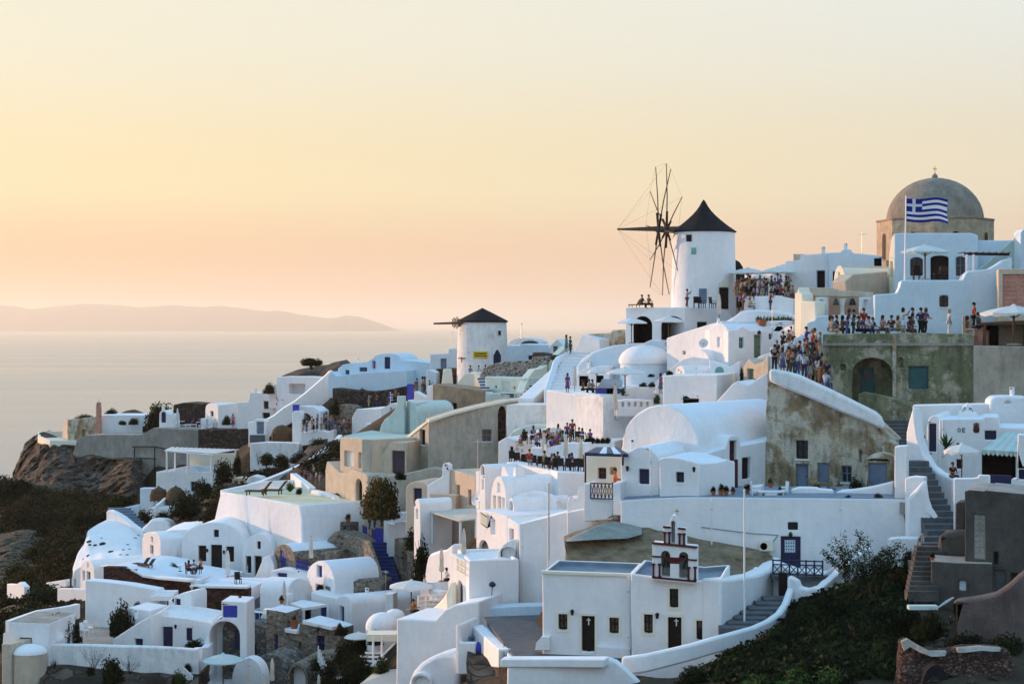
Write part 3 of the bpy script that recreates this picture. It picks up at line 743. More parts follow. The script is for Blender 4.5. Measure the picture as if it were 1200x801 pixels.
for(x_,y_,s_)in((104.5,634,.34),(105.5,638,.22),(111.5,638.4,.26),(120.2,636.7,.42),(129.7,645.8,.40),(119,630,.16),(97,655,.2),(103,650.5,.24),(149.5,637.8,.2),(151.8,643,.18),(144.5,643.8,.2),(141,649.6,.18),(149,649.6,.2),(152,654,.22),(158.5,630,.28),(162,627,.2)):
 hitp=ray_hit(pr,x_,y_)
 if hitp is None:continue
 p,nrm=hitp
 q_=nrm.to_track_quat('Z','Y').to_matrix()
 m=MB();m.lathe((0,0,0),[(s_*.8,-.1),(s_*.8,.015),(s_*.6,.03)],n=9)
 m.v=[p+q_@Vector((q.x*(1+.3*noise.noise(p*3+q*4)),q.y*(1+.3*noise.noise(p+q*5)),q.z))for q in m.v]
 m.build('hole_shade_disc','stone_dark',r)  # dark disc laid on the rock, painting the shade inside a hole
pr.parent=r;pr.location=-Vector(r.location)
# ---- lower left cluster
H('vaulted_house','small pink-lit vaulted white house below the painted rock','house',pl(94,174,111,171,1),[(94,668),*arc(95,664,110.6,668,655.5,10)],692,7,'white',[ho('door',96.8,668.5,99.4,680,col='blue_grey'),ho('door',101.5,669.5,105.6,681,col='dark_wood_and_shade'),ho('open',102.2,659.5,103.6,665,rec=.2)])
H('low_wing','low white wing with sloping roof left of the vaulted house','wing',pl(84,176,96,174),[(84,677),(87,668),(95,663)],695,3,'white',[ho('open',86.5,678,88.5,690,rec=.4)])
H('garden_wall','isolated pink-lit white terrace wall at the far left slope','wall',pl(8,182,29,177,1),[(8,683.5),(18,684.5),(23,681.5),(28.5,687)],695,.6,'white',skirt=.6)
parapet('garden_wall','low white garden wall left of the small vaulted house','wall',[(56,682,184),(72,679.5,181),(80,678,180)],.8,.4)
H('garden_wall','pale white terrace wall below the small vaulted house','wall',pl(67,172,101,168,1),[(67,689),(84,689),(100.5,690.5)],698,.6,'white',skirt=.6)
H('gable_house','narrow white gabled house with two slit windows','house',pl(166,169,188,165,1),[(166.5,631),*arc(167,627,188.4,633,622.6,10)],668,9,'white',[ho('win',176.8,628.6,179,634.2,col='dark_wood_and_shade'),ho('win',175.9,638.6,179.4,648.6,col='dark_wood_and_shade')])
H('white_house','long white side wing right of the narrow gabled house','house',pl(187,166.5,222,166.5),[(187,625.5),(200,620.8),(222,620)],668,7,'white',roofmat='white_roof')
H('vault_house','large white vaulted house with three dark brown doors','house',pl(213,165.5,291,164),[(213,634),*arc(214,632,291,648,611.5,18)],667,12,'white',[ho('win',250.3,620.3,256.2,629,col='dark_wood_and_shade'),ho('shut',232.4,639,241.4,657.5,col='dark_wood_and_shade'),ho('door',247,638,260,669,col='dark_wood_and_shade'),ho('shut',265,640,274,658,col='dark_wood_and_shade')])
H('vault_house','second white vaulted house stepping down to the right','house',pl(284,163.5,322,161.5),[(284,645),*arc(285,641,322,656,625,16)],678,12,'white',[ho('win',301,634,305.2,643,col='dark_wood_and_shade'),ho('shut',288,651.2,294.2,671,col='dark_wood_and_shade'),ho('door',298,651.2,306.4,676,col='dark_wood_and_shade')],roofmat='white_roof')
H('buttress','sloping white buttress wall beside the second vaulted house','wall',pl(290,158.5,322,157.5),[(289,700),(296,683),(304,664),(309,652.5),(316,650),(321,662)],(703,705),1.6,'white',skirt=1)
T1=H('front_terrace','pale yellow paved terrace of the large vaulted house','terrace',pl(122,158,226,151),[(122,664),(140,666),(158,669),(170,675),(190,679),(226,685)],685,9,'white_roof',part='base',skirt=1.0,d0=.5,bev=.02)
W1=H('brown_stone_wall','long dark reddish stone wall curving under the terrace','wall',pl(121,157.2,226,150.2),[(121,663.5),(140,664),(158,667),(166,671.5),(172,675),(190,677.5),(225.5,680)],(680,708),.8,'stone_brown',skirt=.8,bev=.06)
parapet('coping',None,None,[(121,661.5,157.4),(140,662,156.1),(158,665,154.7),(166,669,154.3),(172,672.5,153.9),(190,675,152.4),(226,678,150.2)],.24,.9,'white',W1)
T2=H('sun_terrace','lower pale terrace with white umbrella beside second vault','terrace',pl(226,150.8,292,149.5),[(226,689),(258,689.5),(292,690)],692,7,'white_roof',part='base',skirt=1,d0=.5,bev=.02)
W2=H('brown_stone_wall','square dark reddish stone wall below the white umbrella','wall',pl(224,150,292,148.6),[(226,687),(270,687.5),(291.5,688)],(706,705),.8,'stone_brown',skirt=1,bev=.06)
parapet('coping',None,None,[(225,684.3,150.3),(258,685,149.5),(292,685.6,148.8)],.24,.9,'white',W2)
parapet('divider_wall','low white wall between the two pale terraces','wall',[(226,680.5,150.6),(240,675.5,156),(258,671.5,160.5)],.9,.4)
parapet('seat_bench','small white built-in bench below the gabled house','bench',[(191,668,160),(203,669.5,159)],.7,1.2)
BT=H('bastion','tall smooth white bastion carrying the lounger terrace','terrace',pl(250,172.5,354,159,1),[(250,614),(254,596),(257,583),(259,576),(300,582.5),(330,588),(351,591.5),(354,608)],(628,628),9,'white',rim=(.4,.22,'yellow_floor'),bev=.12,wav=0)
parapet('parapet',None,None,[(259,574,172.3),(300,565.5,174.5),(312,563.5,176),(345,562,177)],.9,.45,'white',BT)
parapet('terrace_wall','white wall on the right of the lounger terrace','wall',[(344,554,181),(355,562,177.5),(366,570.5,173.5)],2.2,.7)
parapet('path_wall','thick rounded white wall along the stepped path','wall',[(368,573.5,171.5),(383,576.5,169.5),(393,580.5,168),(397,587,166)],2.6,.9,bev=.2)
H('white_pier','stout white pier at the lower end of path wall','pillar',pl(385,163,396,162.5),[(385,600),(387,597),(394,596.5),(396,599)],613,1.0,'white')
stp=thing('terrace_stairs','pale mint steps leading down from the lounger terrace','stairs',P(360,617,163))
for i in range(9):
 MB().box(P(362+i*.6,597.5+i*2.5,171-i*.8)-Vector((0,0,.3)),(2.4,.9,.7)).build('step','mint',stp)
MB().tube(P(364,601,168),P(364,613,166),.05).tube(P(342,618,163),P(366,598,168),.05).build('handrail','plastic_white',stp)
H('stair_wall','white side wall under the pale mint steps','wall',pl(340,161.5,386,160.5),[(338,622),(352,617.5),(370,616),(384,616.5)],632,3.5,'white',roofmat='white')
r=H('stone_front_vault','white barrel vaulted house with rounded dark stone gable','house',pl(318.5,159.5,347,156,1),[(318.8,660),*arc(319.5,655,346,661,637,14)],667,11.5,'stone',[ho('door',328,644.6,335.2,666,col='blue',rec=.12)],roofmat='white_roof',bev=.04)
rail=thing('blue_railing','ornate blue terrace railing beside the stone gable','railing',P(355,668,155))
pr1,pr2=P(347,653.5,155.5),P(364,657.5,155.5)
for k in range(13):
 a=pr1.lerp(pr2,k/12);MB().tube(a,a-Vector((0,0,1.05)),.035,n=6).build('baluster','blue',rail)
MB().tube(pr1,pr2,.06,n=6).build('top_rail','brown_wood',rail)
MB().tube(pr1-Vector((0,0,1)),pr2-Vector((0,0,1)),.05,n=6).build('bottom_rail','blue',rail)
for k in range(6):
 a=pr1.lerp(pr2,(k+.5)/6)-Vector((0,0,.5));d=(pr2-pr1)/14
 MB().tube(a-d+Vector((0,0,.4)),a+d-Vector((0,0,.4)),.03,n=6).tube(a-d-Vector((0,0,.4)),a+d+Vector((0,0,.4)),.03,n=6).build('cross_bar','blue',rail)
H('stone_wall','shadowed stone wall of the terrace behind the blue railing','wall',pl(346,158,395,156,1),[(346,652),(370,648.5),(394,645)],672,2,'stone',bev=.05)
H('white_eave_wall','white wall band with low blue window below the stone gable','wall',pl(318,156,362,153.5),[(318,668),(330,666.5),(346,668.5),(362,674)],(684,690),2.5,'white',[ho('shut',324.5,671,336,676,col='blue')])
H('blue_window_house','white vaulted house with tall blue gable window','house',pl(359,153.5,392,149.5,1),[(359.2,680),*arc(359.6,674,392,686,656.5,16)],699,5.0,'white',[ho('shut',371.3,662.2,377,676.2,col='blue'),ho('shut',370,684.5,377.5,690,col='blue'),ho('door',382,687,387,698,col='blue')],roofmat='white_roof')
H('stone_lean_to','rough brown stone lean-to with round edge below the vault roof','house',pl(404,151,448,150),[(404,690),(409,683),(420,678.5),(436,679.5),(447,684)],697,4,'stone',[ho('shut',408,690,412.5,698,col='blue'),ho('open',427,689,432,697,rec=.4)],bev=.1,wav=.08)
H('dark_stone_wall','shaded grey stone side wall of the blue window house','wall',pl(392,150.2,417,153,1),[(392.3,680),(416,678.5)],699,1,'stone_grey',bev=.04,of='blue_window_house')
H('pergola_house','white cubic house with blue doors and flat pergola','house',pl(364,149.5,397,147),[(364.5,693),(380,697.5),(396.5,701)],(733,735),5,'white',[ho('door',374.8,710.5,383.2,731,col='blue'),ho('open',342,0,343,1,rec=.1)][:1])
H('blue_door_house','white arched house with narrow tall blue door','house',pl(395,147.5,412,145,1),[(395.3,704),*arc(395.8,700,411.5,709,697.2,8)],735,9,'white',[ho('shut',397.6,710,403,730.5,col='blue')])
H('white_house','long low white house with vaulted roof beside blue steps','house',pl(410.5,145.5,461,147.5),[(410.7,711),(430,711),(460.5,711)],(736,728),6,'white',bev=.06)
MBv=pl(410,146,461,148)
H('vault_roof','smooth white vaulted roof over the long low house','roof',pl(397,148.5,412,146,1),arc(397,702,411.5,711,695.5,10),711,9.8,'white_roof',skirt=.05,of='white_house')
H('white_pier','square white pier at the foot of the blue stairs','pillar',pl(451,145.5,461,145),RT(451,695,460.5),722,1.0,'white')
pg=thing('flat_pergola','small flat white pergola in front of the blue door','pergola',P(362,732,145.5))
q=[P(340,706.5,146.5),P(355.5,712,144.8),P(384,707.5,146.5),P(354,702,149)]
MB().add(q+[v_-Vector((0,0,.22))for v_ in q],[(0,1,2,3),(7,6,5,4),(0,4,5,1),(1,5,6,2),(2,6,7,3),(3,7,4,0)]).build('canopy','white',pg)
for a in(q[0]+Vector((.15,.2,0)),q[1]+Vector((0,.25,0)),q[2]):
 MB().tube(a-Vector((0,0,.2)),a-Vector((0,0,2.1)),.11).build('post','white',pg)
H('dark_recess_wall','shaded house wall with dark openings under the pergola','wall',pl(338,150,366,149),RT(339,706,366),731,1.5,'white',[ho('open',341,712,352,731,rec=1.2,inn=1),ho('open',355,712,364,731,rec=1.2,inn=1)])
r=H('porch_house','white barrel roofed house with dark open porch','house',pl(337,148,367,152,1),[(336.8,699),*arc(337,695.5,367,693,677,12)],716,2.8,'white',roofmat='white')
H('porch_front','white porch wall with wide dark opening under the barrel roof','wall',pl(306,151.3,337,147.7,1),[(306,690),(320,692.5),(337,695.3)],(716,716),.6,'white',[ho('open',312.5,693,331,714,rec=.5)],of='porch_house')
H('porch_back_wall','dark back wall inside the open porch','wall',pl(306,153.8,337,150.6,1),[(306,692),(337,696)],716,.4,'brown_wood',of='porch_house')
H('white_roof_slope','broad white roof sloping up behind the open porch','roof',pl(318,156.3,366,152.3),[(312,688),(322,680),(338,675.5),(352,675),(366,683)],692,1.5,'white',of='porch_house')
H('stone_base_house','brown stone basement with tall blue windows','house',pl(312,144,398,138.5),[(312,713.5),(324,715),(335.5,717.5),(336,735.5),(350,737.5),(351,730),(358,726),(374,730),(390,734),(398,737)],(806,806),2.5,'stone',roofmat='white_roof',holes=[ho('shut',321,743,325.6,762.5,col='blue'),ho('win',371,744.3,380,764.5,col='blue'),ho('shut',345.5,768,355,773.6,col='blue'),ho('open',350,752,353,760,rec=.3)],bev=.04)
parapet('coping','white coping along the top of brown stone basement','wall',[(312,712,144),(324,713.5,143.2),(336,716,142.4)],.35,.6)
parapet('coping','white coping stepping down beside the terracotta pot','wall',[(336,735,142),(350,737.5,141.3)],.35,.6)
parapet('coping','white sunlit coping under the flat white pergola','wall',[(357,725.5,141.5),(374,729,140.5),(392,733,139.5)],.35,.6)
H('grey_stone_house','grey stone wall with small blue window beside the big arch','house',pl(281,146,322,143.5),[(281,738),(288,728.5),(300,731),(313,735),(322,738)],(792,792),5,'stone_grey',[ho('shut',296,754,300.4,766.5,col='navy')],bev=.05,wav=.06)
H('white_block','white wall with blue gate above the grey stone wall','wall',pl(286,148,312,147),[(286.5,714),(298,716),(312,718.5)],(733,737),.6,'white',[ho('door',298,718,303.5,730,col='blue')],skirt=.6)
H('lilac_floor_block','pale lilac terrace block behind the blue gate','terrace',pl(298,150,313,149),RT(298,713,313),722,3,'pale_blue')
H('arch_house','white house with tall open arch over a stone recess','house',pl(230,136.6,291,136),[(230,760),(237,757),(241,748),(245,736),(249,729),(254,724.5),(259.4,722),(259.6,703.5),(289,705),(289,740)],(800,800),2.8,'white',[ho('open',245.5,727.5,281,801,arch=.9,rec=2.4),ho('shut',261.2,709.3,277.8,723.2,col='blue_bright',rec=.1)])
pa=pl(230,136.6,291,136);q_=hole_poly(pa,ho('open',245.5,727.5,281,801,arch=.9))
sb=MB().poly(pa,[(a+(.55 if a<sum(p[0]for p in q_)/len(q_)else 0),b)for a,b in q_],2.0,2.2).build('stone_back','stone_grey',LAST['arch_house'])
MB().poly(pa,[pa.at(*p)for p in((268,766),(268,742),(273.5,742),(273.5,766))],1.9,2.05).build('door','navy',LAST['arch_house'])
H('low_white_house','low white house with glazed dark blue double door','house',pl(179,138.4,248,138),[(179,720.5),(200,722),(222,724.5),(247,729)],762,5.6,'white',[ho('door',190,734,202.2,759.5,col='navy'),ho('shut',218,735.5,225.6,750.5,col='navy')],rim=(.3,.25))
H('stepped_wall','white gabled stair wall with small navy window','house',pl(132,138,180,136.2),[(132,748.5),(150,737),(165,727.5),(178,720.5)],(760,760),3,'white',[ho('shut',157.6,748,167,756,col='navy')])
H('white_block','square white block behind the gabled stair wall','house',pl(147,142.2,176,140.8),[(147,714.5),(150,711.5),(176,715)],745,3,'white')
H('roof_dormer','small white roof hut with navy hatch door','house',pl(197,145,224,143),[(197,704),(205,698),(214,694),(222,692.8),(224,697)],(712,710),2.5,'white',[ho('shut',204.8,701.2,211.2,711.6,col='navy')],skirt=.8)
H('long_white_house','long plain white house wall behind the climbing plant','house',pl(99,150,187,146),[(99.5,679.5),(120,681),(150,684.5),(183,690.5),(187,700)],(727,727),1.4,'white',roofmat='white_roof')
for i in range(3):
 MB().box(P(190+i*4,700-i*2.8,146.8+i*.5),(1.9-.2*i,.8,.4)).build('step','white',bpy.data.objects['long_white_house'])
H('low_long_wall','long low white wall along the bottom left terrace','wall',pl(50,131,233,129.5),[(50,768),(52,762),(56,757),(63,754.5),(113,755.3),(170,757),(228,760.5),(233,759)],(781,790),.6,'white_old',skirt=.3,wav=.05,bev=.12)
parapet('stair_wall','white stepped wall running down beside the big arch','wall',[(232,758,131),(240,757.5,134),(246,752,137)],[2.2,2.2,2.6],.6)
cf=thing('courtyard','grey paved courtyard behind the long low white wall','terrace',P(115,757,136))
slab('paving',[(52,757),(232,759),(180,735),(95,734)],zat(760,138.5),.15,'concrete',cf)
H('left_terrace_wall','white terrace wall with barred window at bottom left','house',pl(3,131,58,130),[(3,754),(3.6,741.5),(9,739),(9.4,728),(30,729),(57.5,730)],(757,760),5,'white',[ho('win',23,746.8,37,755,col='iron')],skirt=1.5,roofmat='concrete')
parapet('terrace_parapet','white parapet rising behind the left terrace wall','wall',[(10,726.5,134),(30,719.5,139),(45,714.5,142),(70,711,146),(84,708.5,148),(91,706.5,149)],1.3,.5)
lt=H('plaster_turret','tan rounded plaster turret with white cap','tower',pl(2,129,14,128),[(2,753.5),(13,754)],806,3,'beige')
tw=thing('round_turret','stout tan plaster bastion with low white dome cap','tower',P(30,803,128))
cx=P(30,768,128)
MB().lathe(cx+Vector((0,1.2,-3)),[(1.26,0),(1.22,3.0)],n=24).build('wall','beige',tw,True)
MB().lathe(cx+Vector((0,1.2,0)),[(1.27,0),(1.25,.16),(1.0,.42),(.55,.6),(.05,.68)],n=24).build('cap','white',tw,True)
H('white_niche','white pointed half vault beside the open parasol','house',pl(270,135,310,133.5),[(270.5,797),*arc(271.5,795,309,796,770,14)],806,1.2,'white')
H('stone_vault','rounded dark stone vault with pale edge behind the parasols','house',pl(291,137.5,338,135.5),[(291,795),*arc(291.5,790,337.5,795,765.5,16)],806,4,'stone_grey',bev=.05)
H('white_niche','small white arched niche framed by dark stone','house',pl(336,134.6,361,133.8),[(336.5,799),*arc(337,796,360.5,797,775.5,14)],806,2.5,'stone',[ho('open',339,780.5,358,806,arch=1,rec=1.2)],bev=.03)
MB().poly(pl(337,135.6,361,134.8),[pl(337,135.6,361,134.8).at(*p)for p in arc(338,806,359,806,778)],0,.2).build('niche_back','white',bpy.data.objects['white_niche.001'])
H('stone_house_low','dark stone wall with bushes under the brown basement','wall',pl(358,137,405,136),[(358,770),(372,766),(390,765),(405,768)],806,2,'stone',bev=.05)
bs=thing('blue_stairs','long flight of deep blue steps between stone walls','stairs',P(462,715,150))
for i in range(20):
 w0=i/19
 xc=444.5+19*w0;y_=635+79*w0;d_=160-11*w0
 MB().box(P(xc,y_,d_)-Vector((0,0,.17)),(26/F*d_,.62,.34)).build('step','step_blue' if i%1==0 else 'navy',bs)
H('stair_stone_wall','rough stone wall along the left of the blue stairs','wall',pl(400,160,449,151,1),[(400,627),(418,629),(432,634),(438,650),(444,668),(449,684)],(660,700),.3,'stone',wav=.08,bev=.1)
H('stair_stone_wall','orange-lit stone wall with arched door right of stairs','wall',pl(462,157,487,153,1),[(462,630),(472,634),(480,640),(487,650)],(690,690),2,'stone',[ho('open',470,646,476.5,672,arch=1,rec=.6)],wav=.08,bev=.1)
H('stone_block','stubby stone block with shadowed blue hatch above the vaults','house',pl(383,161,428,157),[(383,632),(392,622.5),(404,626),(418,631),(428,640)],662,3,'stone',[ho('shut',405,637,412,648,col='blue')],wav=.12,bev=.12)
H('grey_shed','grey box shed with flower pots above the stone block','house',pl(378,163,410,160.5),[(378,612),(400,611),(410,613)],632,3,'stone_grey',[ho('open',402,616,408,627,rec=.3)])
gt=thing('blue_gate','pair of solid deep blue gates at the stair head','gate',P(448,634,160.5))
for(a_,b_,t_)in((440.2,449.5,618),(456,459,621)):
 MB().poly(pl(440,160.6),[pl(440,160.6).at(*p)for p in((a_,634.5),(a_,t_),(b_,t_+1),(b_,636))],0,.12).build('gate_leaf','blue_bright',gt)
fz=thing('blue_fence','ornamental deep blue fence with pale rails','fence',P(428,626,163))
f1,f2=P(398,606,166),P(440,620,161.5)
for k in range(25):
 a=f1.lerp(f2,k/24);MB().box(a-Vector((0,0,.5)),(.12,.05,1.0)).build('baluster','blue_bright',fz)
MB().tube(f1,f2,.06,n=6).build('top_rail','pink',fz);MB().tube(f1-Vector((0,0,.9)),f2-Vector((0,0,.9)),.05,n=6).build('bottom_rail','blue_bright',fz)
H('fence_base','stone footing under the deep blue fence','wall',pl(396,165.8,441,161.2),[(396,618),(418,624),(440,632)],(628,642),.8,'stone',skirt=1.5,wav=.05)
dh=thing('dome_house','rounded white domed roof beside the big scalloped parasol','house',P(447,741,132))
MB().lathe(P(447.5,741,131.6)+Vector((0,1.3,0)),[(1.36,-1.5),(1.36,.35),(1.3,.62),(1.12,.92),(.8,1.18),(.4,1.32),(.05,1.36)],n=36).build('dome','white',dh,True)
MB().lathe(P(456,722,131.6)+Vector((.3,2.2,0)),[(.8,-1.5),(.8,-.25),(.6,.05),(.3,.2),(.02,.24)],n=24).build('small_dome','white',dh,True)
pgb=thing('white_pergola','white beam pergola with canvas above the stair rails','pergola',P(440,782,127))
MB().box(P(448,744.5,128.5),(2.2,1.8,.5)).build('canopy','cream',pgb)
for x_,y_ in((437.3,780),(447.4,786)):
 MB().tube(P(x_,746,127.6),P(x_,y_,127.2),.08).build('post','plastic_white',pgb)
dk=thing('white_slat_bench','white slatted timber steps below the beam pergola','stairs',P(440,775,126.5))
for i,(x0,x1,y_)in enumerate(((427,450,764.5),(421,450,769),(419,449,774),(421,446,779))):
 a,b=P(x0,y_,128.5-i*.5),P(x1,y_,128.5-i*.5)
 MB().box((a+b)/2,((b-a).length,.35,.12)).build('slat','plastic_white',dk)
for a,b in(((437,779),(463,753)),((440,784),(453,771))):
 MB().tube(P(*a,127),P(*b,127.5),.07,n=6).build('stair_rail','plastic_white',dk)
cv=thing('canvas_awning','cream canvas awning at the bottom edge beside the bastion','awning',P(445,800,124))
q=[P(423,800,123),P(441,785,126),P(466,783,125),P(466,803,122.5)]
MB().add(q+[a-Vector((0,0,.08))for a in q],[(0,1,2,3),(7,6,5,4),(0,4,5,1),(1,5,6,2),(2,6,7,3),(3,7,4,0)]).build('cloth','canvas',cv)
for q_ in q:MB().tube(q_,q_-Vector((0,0,2)),.05,n=6).build('post','plastic_white',cv)
sr=thing('white_stair_rail','white timber stair rail beside the dark bushes','railing',P(378,792,133))
for k in range(7):
 a=P(373+k*1.8,766+k*4.2,133.5);MB().box(a,(.09,.09,1.3)).build('baluster','plastic_white',sr)
MB().tube(P(372,763,133.5),P(385,793,133.5),.06,n=6).build('top_rail','plastic_white',sr)
H('white_wall_low','low white wall at the bottom edge under the bushes','wall',pl(372,131,412,130),[(372,794),(400,793.5),(411,795)],806,1.0,'white')
wr=thing('white_fence','short white picket railing at the end of the long low wall','fence',P(220,800,128))
for k in range(7):
 a=P(215+k*1.7,782+k*1.6,128.5);MB().box(a-Vector((0,0,.5)),(.07,.07,1.1)).build('picket','plastic_white',wr)
for e in(0,-.9):MB().tube(P(214.5,781,128.5)+Vector((0,0,e)),P(226,792,128.5)+Vector((0,0,e)),.05,n=6).build('rail','plastic_white',wr)
# ---- beige houses in the middle
H('beige_house','large weathered beige house with dark pointed alcove','house',pl(502,164,596,165.5),[(502.2,492.4),(530,483.5),(560,476),(585,470.5),(596,468.5)],(567,547),4,'beige_grey',[ho('win',565.2,503.2,576,517,col='blue_grey',rec=.3),ho('shut',583.6,475.5,593,517,arch=2.2,col='stone_brown',rec=.35)],bev=.06)
H('beige_house_wing','angled left wing of the large beige house','house',pl(470,172,502.4,163.8,1),[(470,518),(480,509),(490,500.5),(502.2,492.2)],(560,567),3,'beige_grey',of='beige_house',holes=[ho('win',491.6,503,498,521,col='dark_wood_and_shade',rec=.35),ho('open',480.4,540,486.5,551,rec=.6)],bev=.05)
H('beige_coping','sunlit coping along the sloping top of beige house','wall',pl(470,171.8,502.4,163.6,1),[(470,517),(480,508),(490,499.5),(502.4,491)],(519.5,493.5),.5,'cream',skirt=0,bev=.03)
parapet('beige_coping','long pale coping on the roof edge of beige house','wall',[(502.2,491.3,163.8),(530,482.4,164.4),(560,474.9,164.9),(596,467.4,165.4),(622,464.5,166)],.3,.5,'cream')
H('flat_roof_house','pale flat roof block behind the pointed alcove','house',pl(596,169,661,166),[(596,468.8),(617,466.5),(655,464)],(500,500),4,'beige_grey',roofmat='mint')
H('purple_door_house','beige gabled porch with tall purple door','house',pl(436,166.5,477,163),[(436.5,549),(446,534),(457.5,518),(476.5,518)],(556,556),5,'beige',[ho('door',459,528,474,556,col='purple_wood')])
H('cube_house','beige cube house with two white shutters','house',pl(398,169,434.5,164.5,1),[(398.5,512),(415,513),(434.4,514.8)],(552,556),7,'sand',[ho('shut',403.4,528.3,414.6,546.5,col='pale_wood'),ho('shut',420,530,427.6,548.5,col='pale_wood')],roofmat='mint_dark',bev=.05)
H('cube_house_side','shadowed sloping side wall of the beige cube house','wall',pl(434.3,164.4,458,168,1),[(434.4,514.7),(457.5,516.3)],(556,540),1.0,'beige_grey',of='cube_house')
H('lower_beige_wall','pale rendered lower wall with arched door behind the round tree','house',pl(381,172,432,162,1),[(381,551),(383,540),(390,546),(397,553),(404,554.5),(412,550),(431,556)],(605,608),3,'beige',[ho('door',416.8,561,424,590,arch=1,col='dark_wood_and_shade',rec=.4)],bev=.1)
H('lower_beige_wall','stained rendered wall right of the round tree','wall',pl(430,162.5,528,160),[(430,556),(445,558.5),(470,556),(505,548),(528,551)],(612,600),2,'beige_grey')
H('mint_house','pale mint vaulted house with blue door','house',pl(466,181,489,177.5,1),[(466,500),*arc(467,484,489,484,469.5,12)],518,4.5,'mint',[ho('door',479.2,489,485.6,508,col='blue')])
H('mint_chimney_wall','sweeping mint wall rising to a square chimney','wall',pl(444,179,474,178),[(444.5,506),(447,497),(451,491),(457,486.5),(462,481),(465,474),(465.2,464),(472.2,464),(472.6,475),(474,484)],(522,522),1.2,'mint',of='mint_house')
H('mint_house_side','mint side wall with two small vent holes','house',pl(488,177.8,524,182,1),[(488.6,472),(497,470),(516.6,469.3),(520,476),(523.5,486)],(498,494),1.0,'mint',[ho('open',497,473.8,499,476.2,rec=.3),ho('open',509.6,473.6,511.6,476,rec=.3)],roofmat='mint',of='mint_house')
MT=H('mint_terrace','flat mint roof terrace in front of the mint house','terrace',pl(402,170.5,474,168),[(402.5,510),(436,514.5),(474,515)],520,9,'mint_dark',part='base',skirt=.5,of='mint_house')
H('brown_wall','rough brown plaster wall below the small windmill','wall',pl(507,186,569,180),[(507,450),(540,454),(569,458.2)],(487,478),4,'tan_rough',[ho('door',530.4,472,535.2,485,col='dark_wood_and_shade')],bev=.04)
H('white_step_wall','white step-gabled terrace wall left of the brown wall','wall',pl(476,190,508,187.5),[(477,474),(478,468.5),(485,468),(485.5,458),(500,466),(501,452),(507,450.5)],(480,478),1.2,'white')
MB().box(P(481,460,191),(.7,.7,2.0)).build('post_cap','blue_bright',bpy.data.objects['white_step_wall'])
H('mint_garden_wall','pale mint wall right of the brown plaster wall','wall',pl(569,180,598,178),[(568.8,458.3),(570,461),(588,460.5),(597,462)],(476,472),2,'mint')
# ---- the small windmill
wm=thing('small_windmill','small round white windmill with low dark roof','windmill',P(566,440,195))
c=P(565.3,440,195)-Vector((0,2.9,0));c.z=0
s=195/F
zt,zb=zat(377,195),zat(444,195)
MB().lathe((c.x,c.y+2.9,0),[(30.2*s,zb-1),(29.6*s,(zt+zb)/2),(28.2*s,zt)],n=48).build('tower','white_old',wm,True)
MB().lathe((c.x,c.y+2.9,0),[(29.8*s,zt-.05),(30*s,zt+.12),(20*s,zt+.62),(10*s,zt+1.12),(2.0*s,zt+1.5),(.2*s,zt+1.6)],n=32).build('roof','thatch_dark',wm,True)
pw=pl(540,195.35,600,195.05)
def onmill(x0,y0,x1,y1,cx_,rr,D,ycen,matn,name,root,arch_=False,th=.1,inset=0.0):
 """a panel that follows the round tower"""
 n=7;v=[]
 rows=[(y1,0),(y0,0)]if not arch_ else[(y1,0),((y0+y1)/2-(y1-y0)*.12,0),(y0+(y1-y0)*.12,.55),(y0,.82)]
 for(yy,ns)in rows:
  for i in range(n):
   x=(x0+x1)/2+(x1-x0)/2*(1-ns)*(2*i/(n-1)-1)
   X=(x-600)/F*D;dx=X-cx_
   for r_ in(rr+th,rr-.25):
    v.append((X,ycen-math.sqrt(max(.01,r_*r_-dx*dx)),zat(yy,D)))
 f=[]
 for k in range(len(rows)-1):
  for i in range(n-1):
   a=(k*n+i)*2;b=((k+1)*n+i)*2
   f+=[(a,a+2,b+2,b),(a+1,b+1,b+3,a+3)]
  a=k*n*2;b=(k+1)*n*2;f.append((a,b,b+1,a+1))
  a=(k*n+n-1)*2;b=((k+1)*n+n-1)*2;f.append((a,a+1,b+1,b))
 a=(len(rows)-1)*n*2
 for i in range(n-1):
  f.append((a+i*2,a+i*2+2,a+i*2+3,a+i*2+1));f.append((i*2,i*2+1,i*2+3,i*2+2))
 return new(name,v,f,matn,root)
rr=29.3*s
onmill(577.4,408.4,588,427,c.x,rr,192.2,c.y+2.9,'white','door_surround',wm,True,.05)
onmill(578.3,409.6,587.1,427,c.x,rr,192.2,c.y+2.9,'navy','door',wm,True,.09)
onmill(583.4,386.6,587.4,393.2,c.x,rr*.985,192.2,c.y+2.9,'white','window_surround',wm,False,.06)
onmill(583.9,387.2,586.9,392.6,c.x,rr*.985,192.2,c.y+2.9,'dark_wood_and_shade','window',wm,False,.1)
sg=onmill(554.6,411.6,571.8,418.8,c.x,rr,192.4,c.y+2.9,'sign_yellow','shop_sign',None,False,.22)
tag(sg,'small yellow sign with brown lettering on the small windmill','sign')
lt_=random.Random(4)
for row in range(2):
 x=556.0
 while x<570.3:
  w_=lt_.uniform(.55,1.1)
  ch=onmill(x,412.9+row*2.9,x+w_,414.9+row*2.6,c.x,rr,192.4,c.y+2.9,'maroon' if(x<560 and row==0)else 'dark_wood_and_shade','letter',sg,False,.235)
  x+=w_+.35
ax=P(541,378,194);tip=P(508.5,379,190)
MB().tube(ax+Vector((.6,0,0)),tip,.16,.10,n=8).build('bowsprit','old_timber',wm)
MB().tube(ax+Vector((.5,.2,0)),ax-Vector((.35,0,0)),.45,n=10).build('hub','rust',wm)
